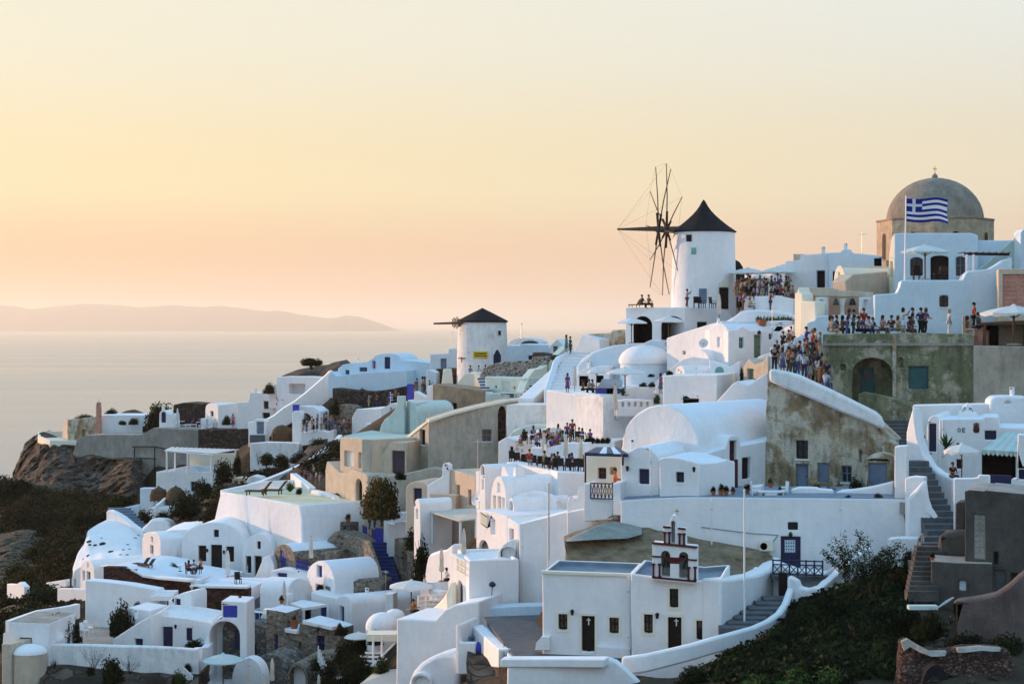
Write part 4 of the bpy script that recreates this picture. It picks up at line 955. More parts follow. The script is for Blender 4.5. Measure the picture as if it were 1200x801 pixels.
for k in range(5):
 a=P(530.5+k*1.7,378,193.2);hh=(.45,.62,.5,.7,.5)[k]
 MB().tube(a-Vector((0,0,hh)),a+Vector((0,0,hh)),.06,n=6).build('spoke_stub','rust',wm)
for(ya,yb,yc)in((424,431,417.5),):
 pass
tp=MB()
for(a_,b_)in(((536.8,419.5),(545.5,419.5)),((541,415),(541,424))):
 tp.tube(P(*a_,193.6),P(*b_,192.8),.06,n=6)
tp.build('wall_tie','iron',wm)
H('white_house','white cubic house with blue door left of small windmill','house',pl(503,203,541,201),[(503.6,415),(525,414),(525.3,408.5),(536,408)],(446,446),6,'pale_blue',[ho('door',516,420.2,523,432.5,col='blue_grey')])
H('dark_stone_wall','very dark stone wall left of the small windmill base','wall',pl(510,198,537,196,1),[(510.5,432),(520,431.5),(536,430.5)],447,2,'stone_dark')
H('white_garden_wall','low white wall below the white cubic house','wall',pl(500,196.5,512,196),[(500,433),(505,433.5),(511,436)],455,2,'pale_blue')
H('chimney','tapering sunlit cream chimney before the small windmill','chimney',pl(516,190.5,528,189.5),[(517,452),(518.6,438),(519,432.4),(521.4,431.6),(521.8,434),(523.4,434),(523.8,431.6),(526,432.6),(526.4,438),(527.6,452)],456,.9,'cream',skirt=.3)
H('round_court','sunlit cream curved wall at the foot of windmill','wall',pl(535,190,564,187,1),[(535,449),(539,443),(544,437),(556,435.3),(563,441),(564,452)],(463,463),2,'cream',bev=.2)
H('pattern_stone_wall','curved dark stone wall with pale pointing beside windmill','wall',pl(561,188,642,184),[(562,439),(565,433.5),(571,428.5),(581,425),(592,423.3),(610,422.6),(622.5,422.4),(624,418),(642,417)],(446,446),2.5,'stone_pattern',bev=.15,wav=.05)
H('dark_stone_wall','darker stone wall stepping up behind the cream balustrade','wall',pl(622,188,648,186,1),[(622.5,421),(624,412.5),(630,413.5),(640,415.5),(648,416)],432,2,'stone_dark')
H('mint_house','pale mint wall with two portholes below the pattern stone wall','house',pl(568,184,616,180.5,1),[(568.5,441),(585,442),(600,442.5),(614.5,443)],(466,466),3,'mint',[ho('open',580,452,582.6,454.8,rec=.4),ho('open',601.5,453,604,456,rec=.4),ho('shut',588.5,447.2,597.6,458,col='mint',rec=.06)])
H('blue_bench_wall','low wall with blue door panel below the mint wall','wall',pl(586,179,604,178),[(586,459.5),(603,460.5)],468,1,'mint',[ho('shut',588.5,461,602,466,col='blue_grey')])
def flight(name,label,a,b,wpx,n,mats,riser_px=None):
 r=thing(name,label,'stairs',P(*b));LAST[name]=r
 for i in range(n):
  w_=i/(n-1)
  x=a[0]+(b[0]-a[0])*w_;y=a[1]+(b[1]-a[1])*w_;d=a[2]+(b[2]-a[2])*w_
  wd=wpx[0]+(wpx[1]-wpx[0])*w_
  hpx=(b[1]-a[1])/(n-1)
  hm=abs(zat(y+hpx,d-.1)-zat(y,d))
  run=max(.3,abs(a[2]-b[2])/(n-1))+.05
  st_=MB().box(P(x,y,d)+Vector((0,run/2,-hm*.5)),(wd/F*d,run,hm)).build('step',mats[0],r)
  if len(mats)>1:
   MB().box(P(x,y,d)+Vector((0,-.012,-hm*.30)),(wd/F*d-.02,.03,hm*.45)).build('nosing_and_riser_shade',mats[1],st_)
 return r
flight('blue_steps','short flight of blue edged steps by the mint wall',(564,442.5,186),(573,460,182),(9,13),6,('mint','blue'))
flight('blue_steps','wide flight of blue edged steps with cream balustrade',(645,427,187),(626,465,178),(13,37),12,('mint','blue'))
H('stair_core','mint mass carrying the wide blue edged steps','wall',pl(606,180,650,189,1),[(607,474),(616,460),(634,441),(648,434)],(470,440),3,'mint',skirt=1,d0=1.2,of='blue_steps')
parapet('cream_balustrade','sunlit cream balustrade descending beside the wide blue steps','wall',[(661,405,189),(648,417.5,187),(637,427.5,185),(632,431,184),(623,432.5,183),(616,441,181.5),(609,459,179)],1.3,.8,'cream')
H('blue_white_house','low white house with flat roof right of small windmill','house',pl(593,205,645,203),[(593.5,404.5),(609,404.8),(609.2,403),(643.8,403.8)],432,6,'pale_blue',[ho('shut',619,416.5,624,421.5,col='navy'),ho('shut',632,415.5,642,418,col='navy')])
H('vaulted_house','grey arched vault roof with aerial behind the flat house','house',pl(594,212,635,211,1),[(594.5,403),*arc(596,402,634.5,402.5,395.6,12)],410,4,'white_old',[ho('shut',610.5,399.2,631,403.6,arch=.6,col='slate',rec=.3)])
MB().tube(P(611.2,397,211),P(611.2,378,211),.06,n=6).tube(P(609.8,380,211),P(612.8,379.4,211),.04,n=6).build('aerial','steel',LAST['vaulted_house'])
H('gable_hut','tiny white gabled hut with teal window','house',pl(643,203,662,201),[(644,405),(653,396.8),(661,405.5)],428,3,'white',[ho('win',648,405.6,653.2,413,col='teal_light')])
# ---- white stairs and the round terraces below the big mill
flight('white_stairs','broad flight of white steps with a couple at the top',(677,412.5,173),(662,457,162),(29,42),13,('white','pale_blue'))  # pale blue strips paint the shade of the risers on these white steps
H('stair_core','white mass carrying the broad white steps','wall',pl(640,163,692,174,1),[(641,467),(690,422)],(474,448),3,'white',skirt=1,d0=1.4,of='white_stairs')
parapet('stair_wall','rounded bluish wall left of the broad white steps','wall',[(671,410,175),(662,414,172.5),(655,417,171),(651,422.5,169.5),(648,434,167),(643.5,448,164),(641,456.5,162.3)],1.5,.6,'pale_blue',bev=.15)
H('stair_wall','pale blue wall rising beside the top of white steps','wall',pl(671,177,703,174,1),[(672,412),(677,402),(682,391.5),(690,392.5),(703,397)],(425,425),1.5,'pale_blue')
H('rubble_wall','low tan rubble wall on the skyline beside terrace umbrellas','wall',pl(684,178,736,172),[(684,392),(700,390.5),(714,390),(718,386.5),(728,386),(735,388)],402,2,'old_plaster',wav=.1,bev=.15)
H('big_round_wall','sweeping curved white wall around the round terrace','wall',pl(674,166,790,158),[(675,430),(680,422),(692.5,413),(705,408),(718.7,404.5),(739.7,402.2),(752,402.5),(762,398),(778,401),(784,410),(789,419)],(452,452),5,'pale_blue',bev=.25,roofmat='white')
dm=thing('white_dome','low smooth white dome over a round drum','dome',P(752,447,158))
dc=P(756,438,160)
zr=zat(421,158)-dc.z
rd=31*158/F
MB().lathe(dc,[(rd*.97,-1.6),(rd*.95,zr-.35)],n=40).build('drum','pale_blue',dm,True)
MB().lathe(dc,[(rd*1.0,zr-.4),(rd*1.02,zr-.1),(rd*.98,zr+.2),(rd*.88,zr+.58),(rd*.7,zr+.95),(rd*.45,zr+1.2),(rd*.2,zr+1.3),(.05,zr+1.33)],n=40).build('dome','white',dm,True)
H('parasol_terrace','long rosy white front wall of the parasol terrace','wall',pl(640,156,704,150,1),[(640,456.5),(655,459),(672,462),(675,459.8),(690,460.5),(703,462)],(515,505),9,'white',roofmat='white')
H('terrace_side','shaded white end wall of the parasol terrace','wall',pl(703,150,752,151.5),[(703,462),(722,464),(727,461),(735,455),(745,453.3),(766,453.3)],(500,485),6,'white',roofmat='white_roof',of='parasol_terrace')
H('dovecote_wall','low white wall pierced by a row of small arches','wall',pl(722,147,768,147.5),[(722,469.5),(735,467.5),(752,467.8),(766,469)],(481,481),1,'white',[ho('open',728.5+i*7.2,471,731.5+i*7.2,476.5,arch=1,rec=.4)for i in range(5)],skirt=.5)
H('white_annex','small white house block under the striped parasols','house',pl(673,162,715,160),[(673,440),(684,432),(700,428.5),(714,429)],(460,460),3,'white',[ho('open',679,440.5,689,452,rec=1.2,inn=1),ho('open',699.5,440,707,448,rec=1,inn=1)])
cg=thing('grey_canopy','grey canvas shelter over blue seats on the terrace','awning',P(713,461,152))
a_=[P(697.5,458.5,152),P(706,443.5,154),P(729.5,445,155),P(729,458,152.5)]
MB().add(a_+[v_-Vector((0,-.08,.06))for v_ in a_],[(0,1,2,3),(7,6,5,4),(0,4,5,1),(1,5,6,2),(2,6,7,3),(3,7,4,0)]).build('cloth','canvas_grey',cg)
MB().box(P(709,458.5,151.4),(1.7,.6,.6)).box(P(720,459,151.4),(1.4,.6,.6)).build('seat','blue',cg)
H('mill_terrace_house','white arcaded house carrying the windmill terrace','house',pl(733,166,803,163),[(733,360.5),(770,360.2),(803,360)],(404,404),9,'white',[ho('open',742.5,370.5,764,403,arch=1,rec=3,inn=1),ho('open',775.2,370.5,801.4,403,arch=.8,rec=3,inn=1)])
H('mill_terrace_house','white blank house with dark window beside the arcade','house',pl(802.6,163,862,166),[(802.8,360),(842,360.6),(847,363),(856,369),(861,374)],(400,400),9,'white',[ho('win',817.2,377,829,384.8,col='dark_wood_and_shade')])
H('slope_wall','long white wall sloping up to the round planter terrace','wall',pl(781,157,846,151,1),[(781,396),(800,389.5),(831,379.8),(846,376)],(421,425),4,'white',[ho('win',799.8,411,803,415.5,col='navy')])
H('green_door_house','white house with slim window on its sunlit end','house',pl(831,151.5,854,147,1),[(831,386),*arc(832,385,853,388,379,10)],(424,433),7,'white',[ho('open',840.4,395,845,406.3,rec=.3)],roofmat='white_roof')
H('green_door_house_front','white gabled house front with green door and teal window','house',pl(853.4,147,918,150),[(853.6,387.4),(864,385.5),(870,381.8),(879,386.8),(895,387.5),(917,388.5)],(438,436),5,'white',of='green_door_house',holes=[ho('win',866.4,395.3,871.8,408,col='teal_light'),ho('door',884,392.2,892.2,419,col='green_door'),ho('win',901.2,391,905,397.6,col='blue_grey')],roofmat='white_roof')
MB().lathe(P(889.6,389,147.6),[(.13,-.2),(.18,0),(.05,.15)],n=8).build('lantern','iron',LAST['green_door_house'])
H('round_terrace','curved white upper terrace wall below the sunset crowd','terrace',pl(846,155,930,152),[(846,379),(860,371),(868,364.5),(885,362.5),(905,363.5),(920,366),(929,372)],(392,392),6,'white',bev=.2,roofmat='white')
H('planter_box','white wall with slots beneath the row of agaves','wall',pl(896,151,929,150),[(898,376),(920,375),(929,376)],388,1,'white',[ho('open',902,380,906,381.2,rec=.2),ho('open',908.5,380,912.5,381.2,rec=.2),ho('open',914,380,918,381.2,rec=.2)],skirt=.5)
H('arch_block','little white round-topped vault beside the satellite dish','house',pl(802,152,833,149,1),[(802,421),*arc(803,418,831,421,408.8,12)],(440,440),5,'white',[ho('win',812.5,419.3,816,428,col='pale_wood')])
H('slope_wall','white ramp wall descending from the little round vault','wall',pl(767,150,832,148),[(768,447),(778,438),(790,428.5),(800,421),(812,418),(832,421)],(455,445),1.2,'white')
H('mini_vault','small low white vault with two round vents','house',pl(791,147,803,145.5,1),[(791,436),*arc(791.5,434,803,437,428.4,8)],446,6,'white',[ho('open',794.3,432.8,796,435,rec=.3),ho('open',797.6,435,799,437.5,rec=.3)])
H('cream_band','narrow cream roof edge in front of the low vault','wall',pl(790,144.5,862,143),[(790,438),(862,436.5)],441,1.0,'cream',skirt=1)
H('white_gable_wall','white wall with green arched niche under house end','wall',pl(831,146.5,868,144),[(831,421.5),(854,430),(860,426.5),(867,422.5)],(445,445),1.0,'white',[ho('shut',838,429.6,848,437,arch=1,col='teal_light',rec=.1)])
H('terrace_block','large plain white house with arched dark window','house',pl(775,141,840,138),[(777,440),(800,439.5),(839.5,439.2)],(490,490),8,'white',[ho('open',800.7,467,818.6,473,rec=.8,inn=1)],bev=.08)
H('window_hood','small rounded hood over the arched dark window','hood',pl(799,140,821,139.2),[(799,466.6),*arc(800,466,820,466,459.2,10)],466.8,.6,'white',skirt=0,d0=-.25,of='terrace_block')
H('white_ridge_house','white gabled roof in front of the tan hut','house',pl(838,135,897,131),[(838,472),(850,459),(858,450),(864.5,446),(870,449.5),(877.5,451),(888,443),(899,437)],(505,505),5,'white',roofmat='white')
H('tan_hut','tan rendered hut with small dark green door','house',pl(870,142,900,139,1),[(871,429),(877.5,420.3),(884,427),(893,424),(900,417)],(452,452),4,'beige',[ho('door',875.5,432,883,446,col='green_door')])
H('white_stub_wall','low white wall stub above the tan hut','wall',pl(888,146,905,143),[(888,418),(896,415),(905,412)],428,1.2,'white')
# ---- the big windmill
bw=thing('big_windmill','tall white windmill with pointed dark roof and bare spokes','windmill',P(824.5,360,168))
D_=168.0;s=D_/F
mc=P(824.6,361,D_);mc.z=0
zt,zb=zat(272.5,D_),zat(361,D_)
MB().lathe((mc.x,mc.y,0),[(38.2*s,zb-1.2),(37.4*s,zb+(zt-zb)*.4),(36.2*s,zt)],n=56).build('tower','white',bw,True)
prof=[(37.0,272.8),(38.6,271.8),(36.5,270.2),(31,266.5),(25,262),(19,257),(13,251.5),(8.5,246.5),(5,241.5),(2.6,237),(.9,234.6),(.1,234)]
MB().lathe((mc.x,mc.y,0),[(a*s,zat(b,D_))for a,b in prof],n=40).build('roof','thatch_dark',bw,True)
Dm=D_-2.0
onmill(804.9,274.6,810.9,282.6,mc.x,36.3*s,D_-3,mc.y,'dark_wood_and_shade','window',bw,False,.05)
onmill(810.4,290,816,298,mc.x,36.6*s,D_-3,mc.y,'teal_light','window',bw,False,.05)
onmill(819,338,828,354.5,mc.x,37.6*s,D_-3,mc.y,'blue_grey','door',bw,False,.06)
onmill(842.2,337,853.8,362,mc.x,37.7*s,D_-2.5,mc.y,'dark_wood_and_shade','door',bw,False,.07)
onmill(842.6,327.5,853.6,336.5,mc.x,37.6*s,D_-2.5,mc.y,'cream','door_hood',bw,True,.35)
hubc=P(777,269,D_-1.0)
axd=Vector((-math.cos(R(9)),-math.sin(R(9)),0.0)).normalized()
e1=Vector((0,0,1));e2=axd.cross(e1).normalized()
MB().tube(hubc-axd*1.6,hubc+axd*.7,.34,.28,n=12).build('hub','old_timber',bw)
MB().tube(P(789,270,D_-1)+Vector((.8,.4,0)),hubc,.30,n=10).build('axle','old_timber',bw)
btip=hubc+axd*(54.5*s)
MB().tube(hubc,btip,.20,.09,n=8).build('bowsprit','old_timber',bw)
MB().tube(hubc+Vector((0,0,.28)),btip+Vector((.3,0,.05)),.09,.05,n=6).build('bowsprit_brace','old_timber',bw)
tips=[]
Lw=82.5*s
for i in range(12):
 th=R(-90+30*i+7)
 dirv=e1*math.sin(th)+e2*math.cos(th)
 off=axd*(.45 if i%2 else-.35)
 L_=Lw*(1.0 if i%3 else .93)
 a=hubc+off
 b=hubc+off*.4+dirv*L_+axd*.12*math.sin(i*2.1)
 mid_=(a+b)/2+axd*.10*math.cos(i*1.7)
 MB().tube(a,mid_,.065,.058,n=7).tube(mid_,b,.058,.04,n=7).build('pole','rust' if i in(0,4)else 'old_timber',bw)
 MB().tube(a+dirv*.4,a+dirv*1.8,.13,.11,n=7).build('pole_socket','dark_wood_and_shade',bw)
 tips.append(b)
for i,b in enumerate(tips):
 if i%2==0:MB().tube(btip,b,.007,n=4).build('stay_wire','iron',bw)
 MB().tube(b,tips[(i+1)%12],.007,n=4).build('rim_wire','iron',bw)
hd=thing('thatched_dome','brown thatched dome roof behind the big windmill','roof',P(866,345,174))
MB().lathe(P(862,331,176),[(11*.088,0),(10.5*.088,.9),(8.5*.088,1.6),(5*.088,2.1),(.1,2.3)],n=20).build('cap','thatch_dark',hd,True)
H('thatched_shed','brown thatch roofed shed right of the big windmill','house',pl(860,171,890,169),[(860.5,341),(863,330),(868,326),(882,326),(889.5,340.5)],341.5,4,'thatch',skirt=0,bev=.1)
H('shed_wall','dim wall under the brown thatch roofed shed','wall',pl(860,171.6,890,169.6),[(861,341),(889,341)],362,3,'beige_grey',[ho('open',863,349,880,360,rec=1,inn=1)],of='thatched_shed')
H('crowd_terrace_wall','white terrace wall in front of the packed sunset crowd','wall',pl(861,160,932,157),[(871,348),(890,347),(910,346),(930,350)],(372,372),1.0,'white',skirt=.5)
# ---- restaurant terrace
RT1=H('restaurant_terrace','white restaurant terrace wall facing the sunset','terrace',pl(593,141,653.5,131.5,1),[(593.5,541),(620,546.5),(653.4,552.5)],(600,604),9,'white',[ho('open',630,567.5,652,598,arch=1.1,rec=1.6)])
H('restaurant_terrace','shaded white side wall of the restaurant terrace','terrace',pl(653.2,131.5,690,132.5),[(653.4,552.5),(672,553),(689.5,553.8)],(604,600),8,'white',of='restaurant_terrace')
H('restaurant_wall','raised white planter wall dividing the restaurant terrace','wall',pl(622,141.5,690,137),[(622.5,524),(640,524.5),(662,519),(689,518.5)],(545,552),1.0,'white',skirt=.3)
H('upper_dining_terrace','upper white dining terrace with curved low wall','terrace',pl(618,147,716,142),[(618,516),(650,519),(716,517)],(526,526),8,'white',part='base',skirt=2.5,d0=1)
parapet('curved_wall','curved low white wall behind the dining tables','wall',[(617,511,149),(632,503.5,154),(652,499,156),(675,500.5,155),(696,508,152)],1.0,.5)
H('mint_vault','smooth pale mint vault behind the restaurant','house',pl(592,158,659,155.5),[(592,524),(595,512),(601,504),(612,499),(626,497.2),(645,498),(659,500)],(528,528),2,'mint',bev=.2)
H('pale_house','plain pale house wall right of the pointed alcove','house',pl(590,161,660,157.5),[(593.5,474.5),(596,474),(630,473.8),(655,473.8),(659.5,473.5)],(520,520),4,'white_old')
H('white_house','white house with tiny windows below the pointed alcove','house',pl(584,152,622,147),[(584,517.5),(593,512),(605,514.5),(622,518)],(562,556),3.5,'white',[ho('win',597.3,523,601.2,531.5,col='navy'),ho('open',604.8,524.8,608,529.5,rec=.3),ho('open',610,526,613,530.5,rec=.3)])
H('sunlit_wall','broad plaster wall half lit by sun above the restaurant','wall',pl(658,155.5,708,148,1),[(658.5,468),(680,466),(707,464)],(522,522),3,'white_old')
pd=thing('drain_pipe','thin dark drain pipe down the plaster wall','pipe',P(659.5,500,155))
MB().tube(P(659.3,466.5,155.2),P(659.3,499,155.2),.07,n=6).build('pipe','iron',pd)
H('long_vault_house','long narrow white vaulted house with arched window','house',pl(561.5,139,569,135.5,1),[(561.8,553),*arc(562,550,569,551,543.6,8)],(602,603),13,'white',[ho('win',563.4,545.5,567.2,556.5,arch=1,col='blue_grey'),ho('open',564.8,561.5,566.6,573.5,rec=.3)])
H('sunlit_panel_wall','flat white wall edge beside the long vaulted house','wall',pl(557,140,562,138.8,1),[(557.4,552),(561.8,551.5)],597,2,'white')
H('green_door_vault','white vaulted gable with green door and sidelights','house',pl(574,133.5,594,130,1),[(574.8,588),*arc(575.3,582,593.3,584,557.6,14)],(608,608),7,'white',[ho('door',583.3,581.5,586.8,604,col='green_door'),ho('win',577.8,580.4,581,600.5,col='pale_wood'),ho('win',588.4,583,591.2,602,col='pale_wood'),ho('open',583,566,585.6,577,rec=.2)])
H('white_vault_shoulder','white shoulder vault with arched door right of green door','house',pl(593.6,129.5,604,128.2,1),[(594,606),*arc(594.4,597,603,600,583,8)],610,5,'white',[ho('door',596.6,586.6,600.6,606,arch=1,col='beige')],rim=None)
H('courtyard_wall','curved white courtyard wall below the restaurant arch','wall',pl(600,131.5,657,128.5),[(600.5,582),(610,577.5),(622,575),(634,577),(645,581),(652,587)],(600,600),1,'white')
CH=H('twin_chimneys','pair of white chimneys standing on the vaulted house','chimney',pl(586.5,134,604,132,1),[(587,553),(588.5,546.5),(592,546),(594,553),(596,557),(600.5,557.5),(602,547),(604.4,547),(605,553)],566,.8,'white',skirt=.5)
H('balcony_house','sunlit white house front with green balcony rail','house',pl(557.5,130,595,125.5,1),[(558,597),(572,598.5),(594.5,604)],(664,668),6,'white',[ho('open',575,608,580,626,rec=.3),ho('shut',560.6,632.6,573,652,arch=1.2,col='slate')])
brl=thing('balcony_rail','green balcony railing on the sunlit white house','railing',P(567,616,128.6))
for k in range(8):
 a=P(563.5+k*.95,600.5+k*.6,128.6-k*.1);MB().tube(a,a-Vector((0,0,.85)),.03,n=5).build('baluster','cream',brl)
for e in(0,-.8):MB().tube(P(563.3,600.3,128.7)+Vector((0,0,e)),P(570.5,605,127.8)+Vector((0,0,e)),.05,n=6).build('rail','green_door',brl)
H('sunlit_block','sunlit white block with beige door and low roof','house',pl(594,125,608.5,120.5,1),[(594.3,606.5),(608.3,613.2)],(662,668),5,'white',[ho('door',596.8,619.2,601.6,646,col='beige')])
BW=H('tall_white_wall','tall plain white house wall right of arched shutter','house',pl(608,120.5,665,117.5),[(608.2,613.2),(625,609.5),(645,604.5),(664.5,599.5)],(752,752),9,'white',roofmat='white')
H('curved_top_wall','white retaining wall with drooping cable above the brown rock','wall',pl(664,116.8,724,113),[(664.2,599.6),(690,595),(722.5,588.4),(723.5,604)],(668,668),6,'white',roofmat='white')
cb=thing('drooping_cable','dark cable drooping across the white retaining wall','cable',P(700,608,112.5))
pts_=[P(*q)for q in((722,588,112.6),(719,603,112.7),(712,606.5,113),(703,607,113.4),(699.5,606.5,113.6),(700,618,113.6))]
m=MB()
for a,b in zip(pts_,pts_[1:]):m.tube(a-Vector((0,.12,0)),b-Vector((0,.12,0)),.03,n=5)
m.build('cable','slate',cb)
H('shutter_arch','low white arched wall with grey slatted shutter','wall',pl(583,121.5,608,119.8),[(584,656),(585,646),(591,637.5),(598,632.5),(607.6,630.5)],660,.6,'white_old',[ho('shut',588,640,607,655.5,arch=.7,col='white_old',rec=.08)],d0=-.3,skirt=.2)
H('white_bastion','white terrace bastion with railing corner and wall lamp','house',pl(550,117.5,609,118.5),[(550,656.5),(575,655.5),(608,655)],(755,752),6,'white',rim=(.35,.5,'white_roof'))
H('arched_door_wall','sunlit narrow white house end with pointed door','house',pl(526,122.5,550.5,117.4,1),[(526.6,649),(532,648.5),(534.5,652),(544,657),(546,655.5),(550.2,656.5)],(722,722),5,'white',[ho('door',535.6,680,542,712,arch=1.6,col='brown_wood',trim=None)])
rl=thing('corner_railing','ornate cream corner railing on the sunlit white house','railing',P(540,672,119.8))
g1,g2=P(534,651.5,120.5),P(545.5,658,118)
for k in range(8):
 a=g1.lerp(g2,k/7);MB().tube(a,a-Vector((0,0,.95)),.028,n=5).build('baluster','cream',rl)
for e in(0,-.5,-.95):MB().tube(g1+Vector((0,0,e)),g2+Vector((0,0,e)),.04,n=6).build('rail','cream',rl)
rl=thing('terrace_railing','green terrace railing with red chair behind it','railing',P(562,655,120))
g1,g2=P(546,650,122),P(577,648,124)
for k in range(9):
 a=g1.lerp(g2,k/8);MB().tube(a,a-Vector((0,0,.75)),.025,n=5).build('baluster','green_door',rl)
for e in(0,-.4):MB().tube(g1+Vector((0,0,e)),g2+Vector((0,0,e)),.04,n=6).build('rail','green_door',rl)
lp=thing('wall_lamp','dark round wall lamp with conduit on white bastion','lamp',P(577,684,117.3))
MB().lathe(P(577,684.5,117.4),[(.05,-.2),(.22,-.1),(.24,.05),(.1,.2)],n=10).build('lamp_shade','navy',lp)
m=MB()
for a,b in(((577,688),(575,708)),((575,708),(563,722)),((563,722),(562,738))):m.tube(P(*a,117.3),P(*b,117.3),.03,n=5)
m.build('conduit','slate',lp)
H('mint_ledge','shallow pale mint ledge along the foot of white bastion','wall',pl(556,116.2,628,116.2),[(556,716),(580,711),(610,709.5),(680,709)],(750,750),1.4,'pale_blue')
H('mint_ledge','second lower ledge stepping onto the slate court','wall',pl(566,114.8,628,114.6),[(566,736),(590,735),(680,737)],(752,752),1.2,'pale_blue',skirt=1)
H('curved_pink_wall','pale rosy wall with curved top behind closed parasols','wall',pl(497,134,531,130,1),[(497.5,673),(499,662),(501,653),(505,647.5),(512,645),(522,643.5),(531,636)],(700,700),1.0,'white',bev=.2)
H('terrace_seat_wall','sweeping cream wall rising to the sunlit pointed door','wall',pl(490,124,526,119.5,1),[(492,727),(500,715),(510,708),(518,700),(524,690),(526,680)],(735,735),.8,'cream',bev=.25)
parapet('lilac_bench','built-in lilac cushioned bench under the closed parasol','bench',[(497,682,129),(510,681,128.5),(521,679,128)],.9,1.0,'white')
parapet('lilac_bench','lower built-in bench beside the white timber rail','bench',[(508,690,126),(520,692,125)],.8,.9,'white')
H('parasol_terrace','white terrace floor below the closed cream parasols','terrace',pl(492,126.5,528,125),RT(490,697,527),703,4,'white',part='base',skirt=2)
wt=thing('timber_rail','white timber rail fence beside the scalloped parasol','fence',P(498,712,124))
for x_ in(490,499,508):MB().tube(P(x_,697,125),P(x_,713,125),.06,n=6).build('post','plastic_white',wt)
for y_ in(698.5,704,709):MB().tube(P(490,y_,125),P(520,y_-2,124.5),.05,n=6).build('rail','plastic_white',wt)
BB=H('big_bastion','large smooth white bastion wall with curved top','house',pl(464,119,562,112),[(464.3,724.5),(485,725),(509,726.5),(514,721),(520,714.5),(532,708.5),(545,706.5),(561,704.5)],(806,806),5,'white',bev=.12)
H('round_oven','smooth white rounded oven shoulder at the bottom edge','house',pl(478,113,537,109),[(478,800),(483,787),(492,777),(503,770),(516,765.5),(530,765.5),(537,768)],(808,808),2.5,'white',bev=.3)
H('oven_hood','small domed white oven mouth with stone rim','oven',pl(480,111.5,507,110.5),[(480,799),*arc(480.5,797,506,798,787,10)],808,1.0,'white',[ho('open',484,793,503,808,arch=.8,rec=.4)],bev=.12)
H('laundry_box','small white yard wall around the laundry corner','wall',pl(536,109,560,108),[(536,731),(538,752),(540,752.5),(556,752.5)],(775,775),.5,'white',skirt=.8)
H('laundry_yard','white yard block beside the stone planter','wall',pl(534,109.5,538.5,109),[(534,733),(535.5,731),(538.2,733)],775,3,'white',skirt=.8)
tb=thing('laundry_table','grey table with dark boxes and blue bag in the yard','table',P(548,750,111))
MB().box(P(551,745,111),(1.6,1.0,.08)).build('tabletop','blue_grey',tb)
for dx in(-.7,.7):MB().box(P(551,748,110.7)+Vector((dx,0,0)),(.07,.8,.5)).build('leg','iron',tb)
for x_,c_ in((540.5,'dark_wood_and_shade'),(543,'cloth charcoal'),(545.5,'plastic_white')):MB().box(P(x_,742,111),(.12,.5,.55)).build('box',c_,tb)
bgb=MB().lathe(P(559.5,757,108.8),[(.25,-.35),(.34,-.1),(.25,.15),(.1,.3)],n=9).build('laundry_bag','blue_bright',None,True)
tag(bgb,'crumpled bright blue bag lying in the white yard','bag')
parapet('diagonal_wall','white diagonal wall dropping from bastion to stone planter','wall',[(559,731.5,112),(570,741,109),(582,752,105.5),(592,760,102)],[2.2,1.9,1.5,1.1],.8)
parapet('court_edge_wall','low pale curved kerb wall along the slate court','wall',[(588,749,107),(595,756,104.5),(600,767,101),(601,773,99.5)],.9,.5)
# ---- chapel group
zc=zat(763,101)
slab('slate_court',[(566,722),(660,719),(740,760),(735,771),(603,769),(590,752)],zc-.05,.3,'slate',None,'structure')
CHL=H('chapel','low white chapel block with cream framed windows','chapel',pl(635,101,740,99.2),[(635.2,669.5),(680,671),(739.5,673.5)],(759,765),5.2,'white',[ho('win',654.2,718.8,665,737.4,col='dark_wood_and_shade',trim='cream',tw=.13),ho('door',681.4,721,697,763,col='dark_wood_and_shade',trim='cream',tw=.15),ho('win',714,723,725.2,741.8,col='dark_wood_and_shade',trim='cream',tw=.13)],rim=(.28,.35,'roof_grey'),bev=.08)
pcr=pl(635,100.92,740,99.12)
MB().poly(pcr,[pcr.at(*q)for q in((634.2,671.6),(634.2,668.4),(739.4,672.2),(739.4,675))],-.05,.35).build('cornice','cream',CHL)
MB().poly(pcr,[pcr.at(*q)for q in((628,760),(629,752),(635,745),(645,745),(645,760))],-.25,.6).build('buttress','white',CHL)
MB().poly(pcr,[pcr.at(*q)for q in((700,768),(700,757),(739,759),(739,770))],-.3,.3).build('plinth','white',CHL)
MB().tube(P(643,673,100.6),P(643,756,100.6),.045,n=6).build('drain_pipe','white_old',CHL)
for x_ in(689.4,):
 pass
CHR=H('chapel_nave','taller white chapel with bell gable and dark doors','chapel',pl(739,99,846,97.2),[(739.4,671.5),(764,675),(815,680.3),(830,679),(846,678)],(770,765),6,'white',[ho('win',754.6,719.2,765,741.5,col='dark_wood_and_shade',trim='cream',tw=.13),ho('door',782.6,722.5,798.6,764,col='dark_wood_and_shade',trim='cream',tw=.15),ho('win',816,726.5,826.6,749.3,col='dark_wood_and_shade',trim='cream',tw=.13),ho('win',784.6,689.2,795,711.5,col='dark_wood_and_shade',trim='cream',tw=.13)],rim=(.28,.35,'roof_grey'),bev=.08)
H('chapel_side','rounded white flank wall of the chapel above small steps','wall',pl(845,97.2,916,108,1),[(845.4,678.2),(868,676.5),(890,673),(903,667),(908,659.5),(915,652),(916.5,670)],(760,725),1.2,'white',bev=.15,of='chapel_nave')
MBc=pl(739,98.9,846,97.1)
for(x_,y_,rt)in((689.3,728,CHL),(792.2,729,CHR)):
 pp=pl(635,101,740,99.2)if rt is CHL else pl(739,99,846,97.2)
 t_,z_=pp.at(x_,y_)
 MB().poly(pp,[(t_-.03,z_-.22),(t_-.03,z_+.2),(t_+.03,z_+.2),(t_+.03,z_-.22)],.16,.2).poly(pp,[(t_-.12,z_+.05),(t_-.12,z_+.1),(t_+.12,z_+.1),(t_+.12,z_+.05)],.155,.2).build('door_cross','plastic_white',rt)
